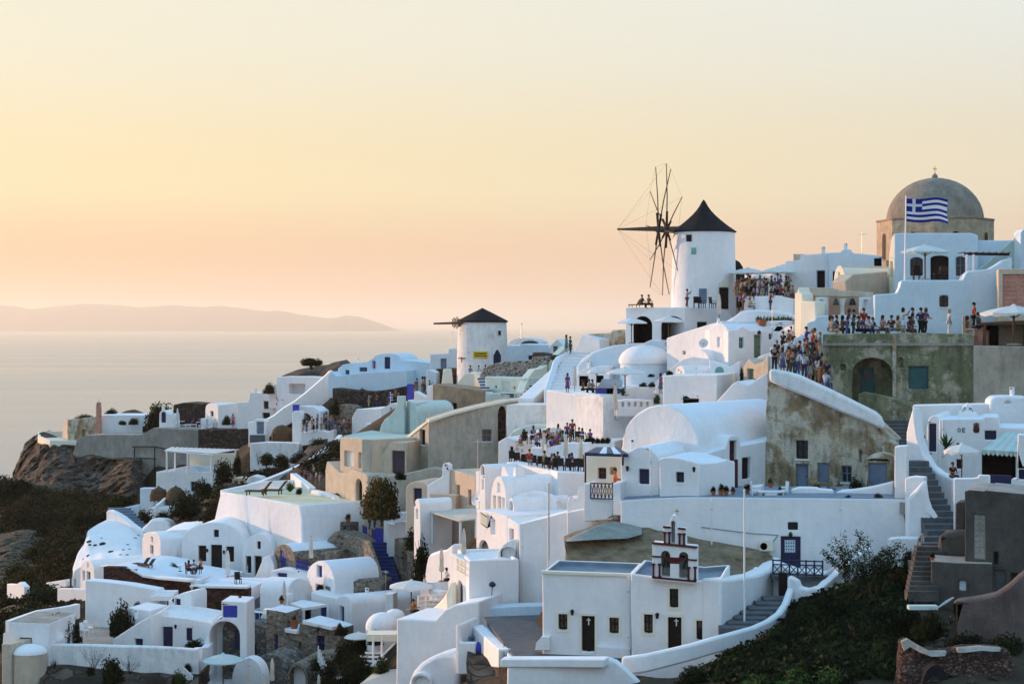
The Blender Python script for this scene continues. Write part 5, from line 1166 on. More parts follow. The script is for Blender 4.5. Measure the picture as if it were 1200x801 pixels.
pb=pl(764.5,98.0,816,97.2)
BG=H('bell_gable','white double arched bell gable with dark red trim','bell gable',pb,[(764.5,636),(790,638.5),(816.2,641)],(676,681),1.35,'white',[ho('open',774.6,645,785.2,675.5,arch=1,rec=1.36),ho('open',795.6,646.5,806.4,677.5,arch=1,rec=1.36)],skirt=.15,bev=.03,wav=.0,part='lower_tier')
pb2=pl(764.5,98.3,816,97.5)
body(pb2,[(777.6,617),(785,617.5),(785.4,611),*arc(785.8,609,793.4,610,603.4,8),(794,618.5),(803.8,619.5)],(636.5,639.5),.9,'white',BG,[ho('open',786.4,610,791,636.4,arch=1,rec=.91)],name='upper_tier',skirt=.1,bev=.03,wav=0)
BASES.pop();BASES.pop();BASES.pop();BASES.pop()
def strip(pln,x0,y0,x1,y1,x2,y2,x3,y3,d0,d1,name,mt,root):
 return MB().poly(pln,[pln.at(x0,y0),pln.at(x1,y1),pln.at(x2,y2),pln.at(x3,y3)],d0,d1).build(name,mt,root)
strip(pb,764,636.8,764,635,817,640.2,817,642,-.1,.3,'cornice','maroon',BG)
strip(pb,764,676.8,764,674.6,816,679.6,816,681.8,-.06,.2,'sill','maroon',BG)
strip(pb,764,652.2,764,650.4,775,651,775,652.8,-.07,.2,'band','maroon',BG)
strip(pb,805.6,656,805.6,654.2,816.8,655,816.8,656.8,-.07,.2,'band','maroon',BG)
strip(pb2,777,618,777,616,786,616.6,786,618.6,-.07,.2,'band','maroon',BG)
strip(pb2,794.6,619.6,794.6,617.8,803.6,618.8,803.6,620.6,-.07,.2,'band','maroon',BG)
for(pln,xs,y0,y1,dy)in((pb,(765.8,773.2,807,814.8),660.5,675,1.2),(pb2,(779,784.6,796.5,801.6),623.5,636.5,.8)):
 for i,x_ in enumerate(xs):
  k=dy*(x_>790)*(3.2 if pln is pb else 2)
  a=pln.w(*pln.at(x_,y0+k),-.08);b=pln.w(*pln.at(x_,y1+k),-.08)
  MB().tube(b,a,.06,n=8).box(a,(.2,.16,.1)).box(b,(.18,.16,.08)).build('column','maroon',BG)
cp=pb.w(*pb.at(790.4,676),.5)
MB().lathe(cp,[(.22,0),(.22,.1),(.16,.16),(.15,1.0),(.2,1.1)],n=14).build('middle_column','white',BG,True)
q0=pb.at(790.4,659.5)
MB().poly(pb,[(q0[0]-.26,q0[1]-.02),(q0[0]-.58,q0[1]+.36),(q0[0]+.58,q0[1]+.32),(q0[0]+.26,q0[1]-.02)],-.02,.9).build('capital','maroon',BG)
for x_,y_ in((780.4,657),(804,659)):
 a=pb.w(*pb.at(x_,y_),.6)
 bl=thing('bell','small green bronze bell in the %s arch of chapel gable'%('left' if x_<790 else 'right'),'bell',a)
 MB().lathe(a,[(.27,-.42),(.24,-.3),(.17,-.05),(.12,.12),(.02,.18)],n=14).build('bell_body','bronze',bl,True)
 MB().tube(a+Vector((0,0,.15)),a+Vector((0,0,.45)),.03).build('hanger','iron',bl)
cr_=P(793.3,602.5,98.3)
MB().box(cr_+Vector((0,0,.15)),(.05,.05,.42)).box(cr_+Vector((0,0,.2)),(.26,.05,.05)).build('cross','gold',BG)
curtain('rock',[(663,633,108),(676,626,108.5),(689,621,109),(706,615,110),(722,612,111),(738,615.5,111),(752,619,110.5),(775,617.5,111),(800,627,110),(822,634,109),(850,640,108.5),(882,646.5,107.5),(906,652,107.5)],[(663,672,105.5),(720,675,105),(790,680,104),(850,678,104),(906,672,106.5)],110,30,.38,'rock_tan',None,.55,2,amp2=.12,amp3=.3)['kind']='structure'
pk=curtain('plaster_skin',[(663,632.5,107.7),(676,625.5,108.2),(689,620.5,108.7),(706,614.5,109.7),(722,611.5,110.7),(738,615,110.7),(752,618.5,110.2)],[(664,634,106.9),(690,632,107.1),(715,631,107.7),(735,630,108.3),(752,626,108.9)],40,8,.12,'plaster_grey',None,.5,.3,amp2=.05);pk['kind']='structure'
LW=H('long_white_wall','very long white terrace wall with navy lattice door','house',pl(726,112.5,1072,106),[(727,586),(760,583.5),(800,581.8),(850,582),(960,583),(1050,584.2),(1071,584.5)],(665,655),8,'white',[ho('door',914.8,628.2,938.2,671,col='navy',rec=.2),ho('shut',923.2,611.6,935,620.6,col='iron',rec=.15)],roofmat='roof_grey',skirt=1.5)
plw=pl(726,112.5,1072,106)
lat=MB()
for i in range(5):
 a=920+i*2.8
 lat.tube(plw.w(*plw.at(a,632.5),.17),plw.w(*plw.at(a-0,647),.17),.03,n=5)
 for j in range(4):
  if i<4:
   lat.tube(plw.w(*plw.at(a,632.5+j*3.8),.16),plw.w(*plw.at(a+2.8,632.5+(j+.9)*3.8),.16),.025,n=5)
   lat.tube(plw.w(*plw.at(a+2.8,632.5+j*3.8),.16),plw.w(*plw.at(a,632.5+(j+.9)*3.8),.16),.025,n=5)
lat.build('door_lattice','pale_blue',LW)
MB().lathe(plw.w(*plw.at(926.5,625.5),-.12),[(.1,-.18),(.13,0),(.05,.16)],n=8).build('door_lamp','iron',LW)
ac=thing('air_conditioner','white outdoor air conditioner unit on the long white wall','appliance',plw.w(*plw.at(898,644),-.3))
MB().box(plw.w(*plw.at(898,638.5),-.3),(.84,.34,.62)).build('case','cream',ac)
a=plw.w(*plw.at(895.5,638.5),-.48)
m=MB()
for r_ in(.23,.15,.08):m.lathe((0,0,0),[(r_,0),(r_,.03),(r_-.025,.03),(r_-.025,0)],n=16)
m.v=[a+Vector((q.x,q.z-.03,q.y))for q in m.v]
m.build('fan_grille','iron',ac)
m=MB().lathe((0,0,0),[(.24,0),(.24,.015)],n=18);m.v=[a+Vector((q.x,q.z,q.y))for q in m.v]
m.build('fan','iron',ac)
wire=thing('wall_cable','grey cable running along the long white wall','cable',plw.w(*plw.at(860,626),-.05))
m=MB();pts_=[plw.w(*plw.at(x_,y_),-.05)for x_,y_ in((822,617),(845,620),(880,624.5),(912,626.5),(906,634))]
for a,b in zip(pts_,pts_[1:]):m.tube(a,b,.025,n=5)
m.build('cable','blue_grey',wire)
mb_=thing('meter_box','grey meter box with conduit at the wall end','box',plw.w(*plw.at(1058,601),-.15))
MB().box(plw.w(*plw.at(1058.5,594.8),-.14),(.4,.26,.72)).build('case','concrete',mb_)
MB().tube(plw.w(*plw.at(1060,601),-.1),plw.w(*plw.at(1062.5,629),-.1),.03).build('conduit','iron',mb_)
H('lower_wall','white lower wall below the long terrace wall','wall',pl(905,106.8,1010,103.5),[(906,660),(930,668),(965,672),(1010,640)],(720,700),1.5,'white',skirt=1)
br_=thing('blue_balcony_railing','navy cross-braced railing in front of the lattice door','railing',P(935,674,104.5))
g1,g2=P(905.8,655.5,104.6),P(964,657,104.2)
for k in range(7):
 a=g1.lerp(g2,k/6);MB().box(a-Vector((0,0,.45)),(.09,.07,.98)).build('post','navy',br_)
for e in(-.02,-.28,-.85):MB().tube(g1+Vector((0,0,e)),g2+Vector((0,0,e)),.045,n=6).build('rail','navy',br_)
for k in range(6):
 a,b=g1.lerp(g2,k/6),g1.lerp(g2,(k+1)/6)
 MB().tube(a-Vector((0,0,.3)),b-Vector((0,0,.85)),.03,n=5).tube(a-Vector((0,0,.85)),b-Vector((0,0,.3)),.03,n=5).build('cross_bar','navy',br_)
bl_=thing('balcony_floor','slate landing behind the navy railing','landing',P(940,676,105))
MB().box(P(938,674.5,105.4),(3.6,2.0,.25)).build('floor','slate',bl_)
H('dark_door_pier','narrow dark brown door under the navy railing','door',pl(913,104,924,104),RT(913.5,671,922.5),709,.4,'dark_wood_and_shade',skirt=0,bev=.02)
H('white_pier','white pointed pier right of the narrow brown door','wall',pl(922,103.5,966,101),[(922.5,675),(928,677),(935,681),(937,688),(946,690),(956,687),(964,679)],(712,700),.8,'white',skirt=.5,bev=.12)
ss=thing('chapel_steps','grey concrete steps beside the chapel flank','stairs',P(890,742,98))
for i in range(7):
 MB().box(P(912-i*8.3,704.5+i*5.6,103-i*1.0),(1.9,1.4,.5)).build('step','slate',ss)
for args in(('curved_front_wall','long curved white wall in front of the chapel',[(729,769,93.5),(757,765.5,93.2),(786,759,93),(810,753.5,93.2),(830,747.5,93.8),(858,740,95),(882,733.5,96.5),(899,726,98),(912,717,99.5),(920,706,101),(925,692,102.4),(929,682,103)],[1.0,1.0,.95,.9,.9,.9,1.0,1.2,1.5,1.8,2.0,1.4]),):
 parapet(args[0],args[1],'wall',args[2],args[3],.45,'white',bev=.12)
parapet('small_front_wall','low white ramp kerb under the climbing shrub','wall',[(958,689,100.5),(978,672,102),(998,652,103.5),(1020,640,104.5)],.6,.5)
H('white_corner_block','small white corner block at the top of dark steps','wall',pl(1040,104,1077,102.5),[(1040,631),(1052,630),(1076,630)],(655,655),1,'white',skirt=.5)
H('front_wall','plain white wall along the very bottom of the picture','wall',pl(589,93.5,752,91),[(594,771),(660,771),(711,771),(722,775),(733,784),(752,803)],(810,810),.7,'white',skirt=.5,bev=.1)
parapet('front_coping','projecting white coping on the plain bottom wall','wall',[(589,770,93.4),(650,770,92.6),(711,770.5,91.6)],.45,.9)
curtain('stone_planter',[(546,775,105),(556,772.5,106.5),(575,771,106.5),(589,770,103),(590,761,102)],[(548,812,101),(560,812,101),(580,812,101),(592,812,99),(596,806,99)],26,16,.25,'rock',None,.9,9)
sp=bpy.data.objects['stone_planter'];tag(sp,'rough brown stone planter beside the diagonal white wall','planter')
for(x_,y0,y1,d_,lb,mt)in((872.3,575,738,98,'tall slim white flag pole beside the chapel flank','plastic_white'),(643,567,664,105,'tall slim grey pole in front of the tall white wall','steel')):
 t_=thing('flag_pole',lb,'pole',P(x_,y1,d_))
 MB().tube(P(x_,y1,d_),P(x_,y0,d_),.06,.045,n=8).build('shaft',mt,t_)
 MB().lathe(P(x_,y0,d_),[(.05,0),(.08,.05),(.02,.12)],n=8).build('cap','cream',t_)
# ---- houses over the chapel
H('navy_window_house','white house with gabled front and navy shutter','house',pl(726,114.5,773,112),[(727.5,536),(735,529),*arc(742,526.5,762,527,523.4,6),(768,530.5),(772.3,536.5)],(612,612),7,'white',[ho('shut',748.4,549.3,760.4,567,col='navy')],roofmat='white_roof')
H('white_house','white house block with small framed navy window','house',pl(772.2,112.2,821,110.2),[(772.3,537),(780,535.5),(795,536.5),(808,539.5),(820,543)],(600,600),5.5,'white',[ho('win',792,552.5,801.8,565,col='navy',trim='white',tw=.12)],roofmat='white_roof')
H('white_house_side','plain lilac-white side wall above potted plants','wall',pl(820,110.2,862,113),[(820.3,543),(840,541.5),(853,538),(861.5,541)],(590,590),4,'white',roofmat='white_roof',of='white_house')
H('great_vault_house','great white barrel vaulted house with rounded gable','house',pl(728,122.4,821,118.1,1),[(728,526),*arc(729,521,820.5,531,474,24)],(560,560),13,'white',roofmat='white_roof',bev=.12)
H('vault_side_wall','white side wall of great vault with arched tall door','house',pl(820,117.2,922,124,1),[(820.5,533),(838,528),(850,524.5),(853,514),*arc(854.5,512.5,866,512.5,509.5,6),(868,522),(895,517),(921,512)],(586,582),2.4,'white',of='great_vault_house',holes=[ho('door',855.4,516,863.8,540,col='dark_wood_and_shade',panel='maroon'),ho('shut',870,535.8,880,561,col='dark_wood_and_shade',rec=.3)],roofmat='white_roof')
H('maroon_door_lower','tall maroon door frame beside the great vault','door',pl(861,116,866,116.2),RT(861.6,538,864.8),577,.2,'maroon',skirt=0,bev=.01)
pv_=thing('blue_pergola','navy framed pergola with striped roof over the balcony','pergola',P(708,566,114))
q=[P(686,530,114.5),P(736,531.5,113),P(724,523.5,116),P(699,523.5,117)]
for k in range(6):
 a,b=q[0].lerp(q[1],k/6),q[0].lerp(q[1],(k+1)/6);c_,d_=q[3].lerp(q[2],k/6),q[3].lerp(q[2],(k+1)/6)
 MB().add([a,b,d_,c_]+[v_-Vector((0,0,.07))for v_ in(a,b,d_,c_)],[(0,1,2,3),(7,6,5,4),(0,4,5,1),(1,5,6,2),(2,6,7,3),(3,7,4,0)]).build('roof_panel','pale_blue' if k in(2,4)else 'navy',pv_)
MB().tube(q[0]-Vector((0,0,.12)),q[1]-Vector((0,0,.12)),.1,n=6).build('beam','navy',pv_)
for a,y_ in((q[0],565),(q[1]-Vector((.35,0,0)),545)):
 MB().tube(a,Vector((a.x,a.y,zat(y_,a.y))),.07,n=8).build('post','navy',pv_)
H('cream_house','cream sunlit house wall behind the navy pergola','house',pl(686,119,730,116.5),[(686.5,530),(729,529)],(572,572),3,'cream',[ho('win',700,547.8,710,561,rec=.35,col='brown_wood'),ho('open',714,547,721,556,rec=.6)])
nr=thing('navy_railing','navy diamond lattice balcony railing below the pergola','railing',P(705,585,112.5))
g1,g2=P(692,565.8,113.2),P(718,566.5,112.4)
for e in(0,-1.0):MB().tube(g1+Vector((0,0,e)),g2+Vector((0,0,e)),.045,n=6).build('rail','navy',nr)
for k in range(7):
 a=g1.lerp(g2,k/6);MB().tube(a,a-Vector((0,0,1)),.03,n=5).build('baluster','navy',nr)
 if k<6:
  b=g1.lerp(g2,(k+1)/6);MB().tube(a,b-Vector((0,0,1)),.022,n=5).tube(b,a-Vector((0,0,1)),.022,n=5).build('cross_bar','navy',nr)
H('balcony_pier','white pier at the right end of the navy railing','wall',pl(718,112.3,728,112),[(718.4,565.5),(727,565)],595,2.5,'white',skirt=.5)
H('balcony_wall','white base wall under the navy lattice railing','wall',pl(684,113.6,719,112.5),[(684.5,566),(691.5,566.5),(692,583),(718.5,586)],(597,594),2.2,'white',skirt=.8)
H('mini_dome_wall','little white round-topped roof stubs beside the balcony','wall',pl(664,118,686,116),[(664.5,591),*arc(665,588,673,588,581,6),(676,584),(677.5,570),(684.5,574)],600,1.0,'white',skirt=.5)
H('terrace_back_wall','curved low white wall behind the terrace furniture','wall',pl(976,114,1050,108.5),[(976,578),(985,574),(1000,573),(1020,570),(1047,563.5)],(590,590),.7,'white',skirt=.4,bev=.12)
H('white_pier','tall white pier at the end of long terrace','pillar',pl(1048,108.5,1064,107.5),[(1048.5,522.5),(1062,522)],592,1.1,'white')
H('white_pier','broad white pier above the bulging stair wall','pillar',pl(1060,106.5,1085,105.5),[(1060.5,560),(1070,558.5),(1083,559.5)],600,1.3,'white')
H('bulging_wall','bulging whitewashed wall end beside the dark steps','wall',pl(1062,105.4,1099,103),[(1062,584),(1083,562),(1086,585),(1090,597),(1098,607),(1097,614),(1090,624),(1085,634),(1078,640)],(650,655),1.2,'white',bev=.25,wav=.1)
# ---- ochre ruin and green house
SF=H('ochre_house','crumbling ochre plaster house front with weathered doors','house',pl(897,124,1046,117),[(897.5,480),(899.5,447),(915,446),(940,452),(970,466),(1000,483),(1020,493),(1034,506),(1046,517)],(582,578),4,'old_plaster',[ho('win',932.6,516,946.6,537.5,col='dark_wood_and_shade',rec=.35),ho('door',932.4,543.5,946.8,570,col='blue_grey',rec=.3),ho('shut',958,542.5,971.4,565,col='blue_grey',rec=.2),ho('win',986,545.6,998,565,col='blue_grey',rec=.25),ho('open',1007,527,1010,542,rec=.4)],bev=.07,wav=.08)
H('white_stair_parapet','thick pale rounded parapet sweeping down over the ochre house','wall',pl(899,123.4,1036,116.6),[(901,432),(918,434.5),(935,439),(952,447),(970.6,455.5),(992,466),(1012,476),(1024,482),(1031,488),(1034.5,496)],(450,507),.9,'white_old',skirt=-.2,bev=.2)
OB=bpy.data.objects['white_stair_parapet']
H('ochre_lump','rounded ochre lean-to with pale blue door','house',pl(1013,115,1046,113.5),[(1013.5,542),*arc(1014,540,1045,538,531,10)],584,2,'old_plaster',[ho('shut',1017,543,1038.8,568,col='blue_grey')],bev=.2,wav=.08,of='ochre_house')
H('ochre_wall','low ochre wall stub beside the white terrace pier','wall',pl(1034,117,1050,116),[(1034,518),(1040,516),(1048,521)],545,2,'old_plaster',wav=.08)
GH=H('green_house','old green plastered house with deep arched porch','house',pl(964,133,1142,128.5),[(964.3,391.5),(1000,390.5),(1050,391),(1051,390),(1141.5,391)],(505,490),10,'green_plaster',[ho('open',998.5,419,1046,500,arch=.85,rec=2.2),ho('shut',1064.6,429,1087.8,455.6,col='teal',rec=.25),ho('open',985,427,991,434,rec=.4),ho('open',1052.6,419,1058.4,431,arch=.8,rec=.5)],bev=.06)
pg_=pl(964,135.1,1142,130.6)
MB().poly(pg_,[pg_.at(*q)for q in((1009,462),(1009,430),(1024,430),(1024,462))],-.12,.1).build('porch_door','teal',GH)
MB().poly(pg_,[pg_.at(*q)for q in((1012.5,445),(1012.5,432),(1021.5,432),(1021.5,445))],-.16,.1).build('door_glass','glass',GH)
pg2=pl(964,132.9,1142,128.4)
MB().poly(pg2,[pg2.at(*q)for q in((1046,470),(1046,392),(1050.4,392),(1050.4,468))],-.12,.2).build('pilaster','old_plaster',GH)
MB().poly(pg2,[pg2.at(*q)for q in((964,405),(964,401.6),(1141,401.6),(1141,405))],-.06,.2).build('string_course','concrete',GH)
H('porch_wall','green low wall hiding the arched porch steps','wall',pl(1000,129,1070,126),[(1006,462),(1012,459),(1030,462.5),(1046,466),(1064,473),(1069,477)],(512,512),.8,'green_plaster')
H('concrete_wall','tall stained concrete wall right of the green house','wall',pl(1141,129,1205,128),[(1141.5,405),(1170,405.3),(1206,406)],(480,480),4,'beige_grey')
stg=thing('dark_stairs','dark stone steps between green house and ochre ruin','stairs',P(1048,522,119))
for i in range(8):
 MB().box(P(1047+i*1.4,497+i*4.4,127-i*1.0),(2.0,1.1,.6)).build('step','slate',stg)
stg=thing('dark_stairs','dark stone stairway dropping beside the bulging white wall','stairs',P(1095,650,99))
for i in range(17):
 xx=1070+i*2.6 if i<14 else 1106-(i-14)*3
 MB().box(P((1068+i*3.4)if i<11 else(1105-(i-11)*3.5),545+i*7.4,112-i*.85),(2.1,.95,.62)).build('step','slate',stg)
stg=thing('stone_steps','worn grey stone steps at the foot of the stairway','stairs',P(1085,700,96))
for i in range(10):
 MB().box(P(1090-i*1.1,645+i*5.8,98.2-i*.5),(1.7,.8,.55)).build('step','grey_render',stg)
H('right_white_house','white house with tall navy door and rounded roof','house',pl(1086,116,1102,114),[(1086,503),(1087.3,494),*arc(1088,492,1101,492,486.5,6)],(548,548),7,'white',[ho('shut',1088.4,496,1097,529,col='navy')])
WH=H('right_white_house','wide white house front with palm and striped awning','house',pl(1100,115,1205,112.5),[(1100.5,491),(1125,490.5),(1152,490.5),(1153,488.6),(1171,489),(1172,500),(1205,501)],(575,575),5,'white',[ho('shut',1154,504.4,1167.6,515,col='navy'),ho('win',1121,538,1128,549,rec=.3),ho('open',1140.8,495.6,1147.6,504.5,arch=.6,rec=.4),ho('open',1151,530,1190,580,rec=2,inn=1)],roofmat='white_roof')
pwh=pl(1100,115,1205,112.5)
lg=MB()
tx,tz=pwh.at(1124,503.5)
n=14
for k in range(n):
 a0,a1=2*math.pi*k/n,2*math.pi*(k+1)/n
 ring=[(tx+r_*.75*math.cos(a_),tz+r_*math.sin(a_))for r_,a_ in((.14,a0),(.14,a1),(.095,a1),(.095,a0))]
 lg.poly(pwh,ring,-.04,.02)
tx+=.29
for(x0,z0,x1,z1)in((-.09,-.14,-.04,.14),(-.04,.095,.10,.14),(-.04,-.022,.07,.022),(-.04,-.14,.10,-.095)):
 lg.poly(pwh,[(tx+x0,tz+z0),(tx+x0,tz+z1),(tx+x1,tz+z1),(tx+x1,tz+z0)],-.04,.02)
lg.build('wall_lettering','iron',WH)
lan=MB().lathe(pwh.w(*pwh.at(1144,502),.1),[(.2,-.25),(.24,-.05),(.12,.1),(.04,.3)],n=8).build('niche_lantern','maroon',WH)
H('roof_chimney','small white roof chimney with two triangular vents','chimney',pl(1122,117,1147,116.4),[(1123,486),(1123.4,482.5),(1127,482),(1128,476),(1132,475.3),(1133.6,471.3),(1135,475.3),(1140,476.5),(1140.6,482),(1146,485)],491,1.2,'white',[ho('open',1129,477,1132,480.5,arch=1.4,rec=.3),ho('open',1135.4,477,1139,480.5,arch=1.4,rec=.3)],skirt=.3)
H('right_back_wall','long white wall below the green house and concrete wall','wall',pl(1069,122,1162,119.5),[(1069.5,475),(1110,474),(1161,473)],(500,500),2,'white')
H('right_back_house','white house with rounded shoulder below the concrete wall','house',pl(1160,119.6,1206,119),[(1160,476),(1161.5,469),(1166,464.8),(1180,464),(1206,465)],(510,510),3,'white',[ho('open',1178,470,1184,473,arch=1,rec=.3)],bev=.12)
H('sloping_ramp','smooth white ramp wall sweeping down to the dark steps','wall',pl(1061,120.5,1118,103,1),[(1061.5,507),(1064,495),(1069.5,476),(1072.5,492),(1075,512),(1081,530),(1090,545),(1100,553),(1117,560.5)],(545,612),.7,'white',skirt=.6,bev=.15)
H('right_terrace_front','white terrace front wall below the open parasol','wall',pl(1117,103,1162,102),[(1117.6,560.3),(1140,560.3),(1146,559.5),(1146.6,556.6),(1160.5,557)],(610,610),.6,'white')
H('right_terrace_front','white terrace front wall right of the navy gate','wall',pl(1184,103,1206,102),[(1185,561),(1192,560),(1192.6,508.5),(1206,509)],(610,610),.8,'white',[ho('shut',1193.5,550,1206,561.5,col='navy')])
H('navy_gate','solid navy gate under the striped awning','gate',pl(1160,103.4,1186,102.8),[(1160,556),(1185,557)],578,.15,'navy',skirt=0,bev=.02)
aw=thing('awning','pale teal striped awning with scalloped edge','awning',P(1170,531,110))
a0,a1,b1,b0=P(1178,505.5,113),P(1203,506,113),P(1193,529,109),P(1150.5,526.5,109.5)
for k in range(8):
 p_=[b0.lerp(b1,k/8),b0.lerp(b1,(k+1)/8),a0.lerp(a1,(k+1)/8),a0.lerp(a1,k/8)]
 MB().add(p_+[v_-Vector((0,0,.05))for v_ in p_],[(0,1,2,3),(7,6,5,4),(0,4,5,1),(1,5,6,2),(2,6,7,3),(3,7,4,0)]).build('awning_stripe','canvas_mint' if k%2 else 'mint_dark',aw)
 m_=(p_[0]+p_[1])/2;w_=(p_[1]-p_[0]).length
 MB().poly(pl(1150,109.5,1193,109),[pl(1150,109.5,1193,109).at(600+v_.x/v_.y*F,HY-v_.z/v_.y*F)for v_ in(p_[0],p_[1],p_[1]-Vector((w_*.1,0,.25)),m_-Vector((0,0,.36)),p_[0]-Vector((-w_*.1,0,.25)))],-.02,.02).build('valance','canvas_mint' if k%2 else 'mint_dark',aw)
H('grey_block_house','dark grey rendered house at the right edge','house',pl(1130,96,1206,91.5),[(1130.5,575),(1136,573.5),(1154,575),(1154.6,574),(1206,579)],(700,712),5,'grey_render',[ho('open',1164.4,646.5,1170,661.5,rec=.5),ho('shut',1165.5,668,1178,690,col='slate',rec=.15),ho('open',1184.5,671,1192,682,rec=.4),ho('shut',1141,602.5,1154.8,655,col='concrete',rec=.1)],roofmat='concrete',bev=.05)
H('grey_block_wing','dark rendered wing wall beside the stairway','wall',pl(1119,99,1131,97),[(1119.5,590),(1122,588),(1130.5,588)],640,1.5,'grey_render',of='grey_block_house')
H('round_lump','rounded dark rendered shoulder above the small terrace','wall',pl(1098,98,1142,96.4),[(1098.5,638),(1100,629),(1106,623.6),(1116,622.5),(1120,622),(1141,622)],656,1.5,'grey_render',bev=.25)
H('grey_low_house','low dark rendered house with small pale window','house',pl(1088,94.5,1164,93),[(1091,657),(1120,659),(1163,660)],(712,705),2.8,'grey_render',[ho('shut',1124,680,1132.4,692,col='pale_blue',rec=.2)],roofmat='concrete')
dbx=thing('deck_bench','pale green slatted board bench on the slope','bench',P(1090,712,88))
for k in range(4):
 a,b=P(1098+k*3,711-k*2.4,88.5+k*.4),P(1110+k*2.0,703.5-k*1.4,90+k*.4)
 MB().add([a,a+Vector((.12,.1,0)),b+Vector((.12,.1,0)),b]+[q_-Vector((0,0,.06))for q_ in(a,a+Vector((.12,.1,0)),b+Vector((.12,.1,0)),b)],[(0,1,2,3),(7,6,5,4),(0,4,5,1),(1,5,6,2),(2,6,7,3),(3,7,4,0)]).build('board','canvas_mint',dbx)
MB().box(P(1081,711,88.6),(1.5,.5,.2)).build('seat','canvas_mint',dbx)
H('curved_render_wall','curved mauve rendered wall at the lower right','wall',pl(1116,90.5,1206,84),[(1116.5,706),(1119,703),(1135,701.5),(1150,699),(1166,695),(1180,686),(1192,675),(1206,664)],(757,757),1.2,'mauve_render',bev=.2)
# ---- upper right: dome, flag house, bells
dd=thing('domed_church','old stone church drum with large grey brown dome','church',P(1095,310,163))
D_=168.0;s=D_/F
cc=P(1095.5,262,D_);cc.z=0
zt,zb=zat(260,D_),zat(330,D_)
a0=R(22.5+8)
rdm=65.5*s/math.cos(R(11))
MB().lathe((cc.x,cc.y,0),[(rdm,zb),(rdm,zt)],n=8,a0=a0).build('drum','drum_stone',dd)
MB().lathe((cc.x,cc.y,0),[(rdm*1.0,zt),(rdm*1.015,zt+.05),(rdm*1.015,zt+.2),(rdm*.9,zt+.3)],n=8,a0=a0).build('cornice','tan_rough',dd)
dp=[(55.8*math.cos(R(t_)),259-50.5*math.sin(R(t_))**1.0)for t_ in(0,8,16,24,32,40,48,56,64,72,80,86)]
MB().lathe((cc.x,cc.y,0),[(55.8*s,zt+.1)]+[(a*s,zat(b,D_))for a,b in dp]+[(.1,zat(208.5,D_))],n=48).build('dome','dome_plaster',dd,True)
MB().lathe((cc.x,cc.y,0),[(3.6*s,zat(209.5,D_)),(3.6*s,zat(206.5,D_)),(2.2*s,zat(204.5,D_)),(.5*s,zat(203,D_))],n=14).build('lantern','dome_plaster',dd,True)
cz=zat(203.5,D_)
MB().box((cc.x,cc.y,cz+.35),(.07,.07,.8)).box((cc.x,cc.y,cz+.45),(.42,.07,.07)).build('cross','gold',dd)
def vface(ang):
 rin=rdm*math.cos(math.pi/8)
 o=Vector((cc.x+rin*math.cos(ang),cc.y+rin*math.sin(ang)))
 p_=Pl(600,100);p_.A=o;p_.n=Vector((-math.cos(ang),-math.sin(ang)));p_.u=Vector((p_.n.y,-p_.n.x));return p_
for k in range(8):
 ang=a0+math.pi/8+k*math.pi/4
 if math.sin(ang)>.5:continue
 p_=vface(ang);zz=zat(304,D_)
 pts_=[(-.33,zz),(-.33,zz+2.1)]+[(.33*math.cos(t_),zz+2.1+.4*math.sin(t_))for t_ in(2.5,2,1.57,1.1,.6)]+[(.33,zz+2.1),(.33,zz)]
 MB().poly(p_,grow(pts_,.14),-.06,.1).build('window_surround','tan_rough',dd)
 MB().poly(p_,pts_,-.10,.1).build('window','dark_wood_and_shade',dd)
H('flag_house','white house with arched windows below the domed church','house',pl(1047,149,1147,146),[(1048,273.5),(1100,273),(1138,273),(1146,275.5),(1146.5,281.5)],(340,340),7,'pale_blue',[ho('win',1066.6,301.5,1081.4,323,arch=.5,col='dark_wood_and_shade',rec=.35),ho('door',1090.4,299.5,1111.6,332,arch=.3,rec=.6),ho('win',1120,300.5,1131,323.5,arch=.5,col='blue_grey',rec=.3)])
H('flag_house_wing','pale blue wing with diagonal outside stair wall','house',pl(1146,147.5,1197,147),[(1146.5,281.5),(1178,281.5),(1196,281)],(340,340),5,'pale_blue',of='flag_house')
H('stair_ramp','pale stair wall rising diagonally beside the pergola','wall',pl(1142,145.5,1198,144.5),[(1143,318),(1160,305),(1180,286.5),(1186,281.5),(1197.5,282)],(330,330),1,'mint_dark')
H('edge_tower','white wall end rising at the right picture edge','wall',pl(1195,143,1210,143),[(1196,272),(1200,268),(1210,268)],330,2,'pale_blue',[ho('open',1185,296,1186,297,rec=.1)][:0])
H('flag_house_end','sunlit cream end wall of the flag house','wall',pl(1041,152,1048.3,148.9,1),[(1041.5,300),(1044,283),(1046,276),(1048.2,273.8)],343,3,'cream',[ho('open',1043,306,1046,326,arch=1,rec=.4)],of='flag_house')
H('long_upper_wall','long bluish white terrace wall below the flag house','wall',pl(1024,139,1182,136),[(1024.5,345),(1040,344),(1051,343.2),(1054.5,336),(1056,328.4),(1090,328),(1128,328),(1131,321),(1136,317),(1150,316),(1160,314.5),(1170,309),(1178,303.5),(1186,301.5)],(397,397),4,'pale_blue',[ho('win',1101,346,1111.4,359.6,arch=.5,col='dark_wood_and_shade',rec=.3)],bev=.1)
pp_=thing('terrace_pergola','dark flat pergola at the right of the parasol terrace','pergola',P(1155,322,142))
a,b=P(1130,297.5,143),P(1183,298,142)
MB().tube(a,b,.12,n=6).build('beam','dark_wood_and_shade',pp_)
for k in range(8):
 q_=a.lerp(b,k/7);MB().box(q_+Vector((0,.9,.14)),(.1,2.0,.1)).build('rafter','old_timber',pp_)
for x_ in(1133,1141,1182):MB().tube(P(x_,298,142.5),P(x_,322,142.5),.09,n=8).build('post','white_old',pp_)
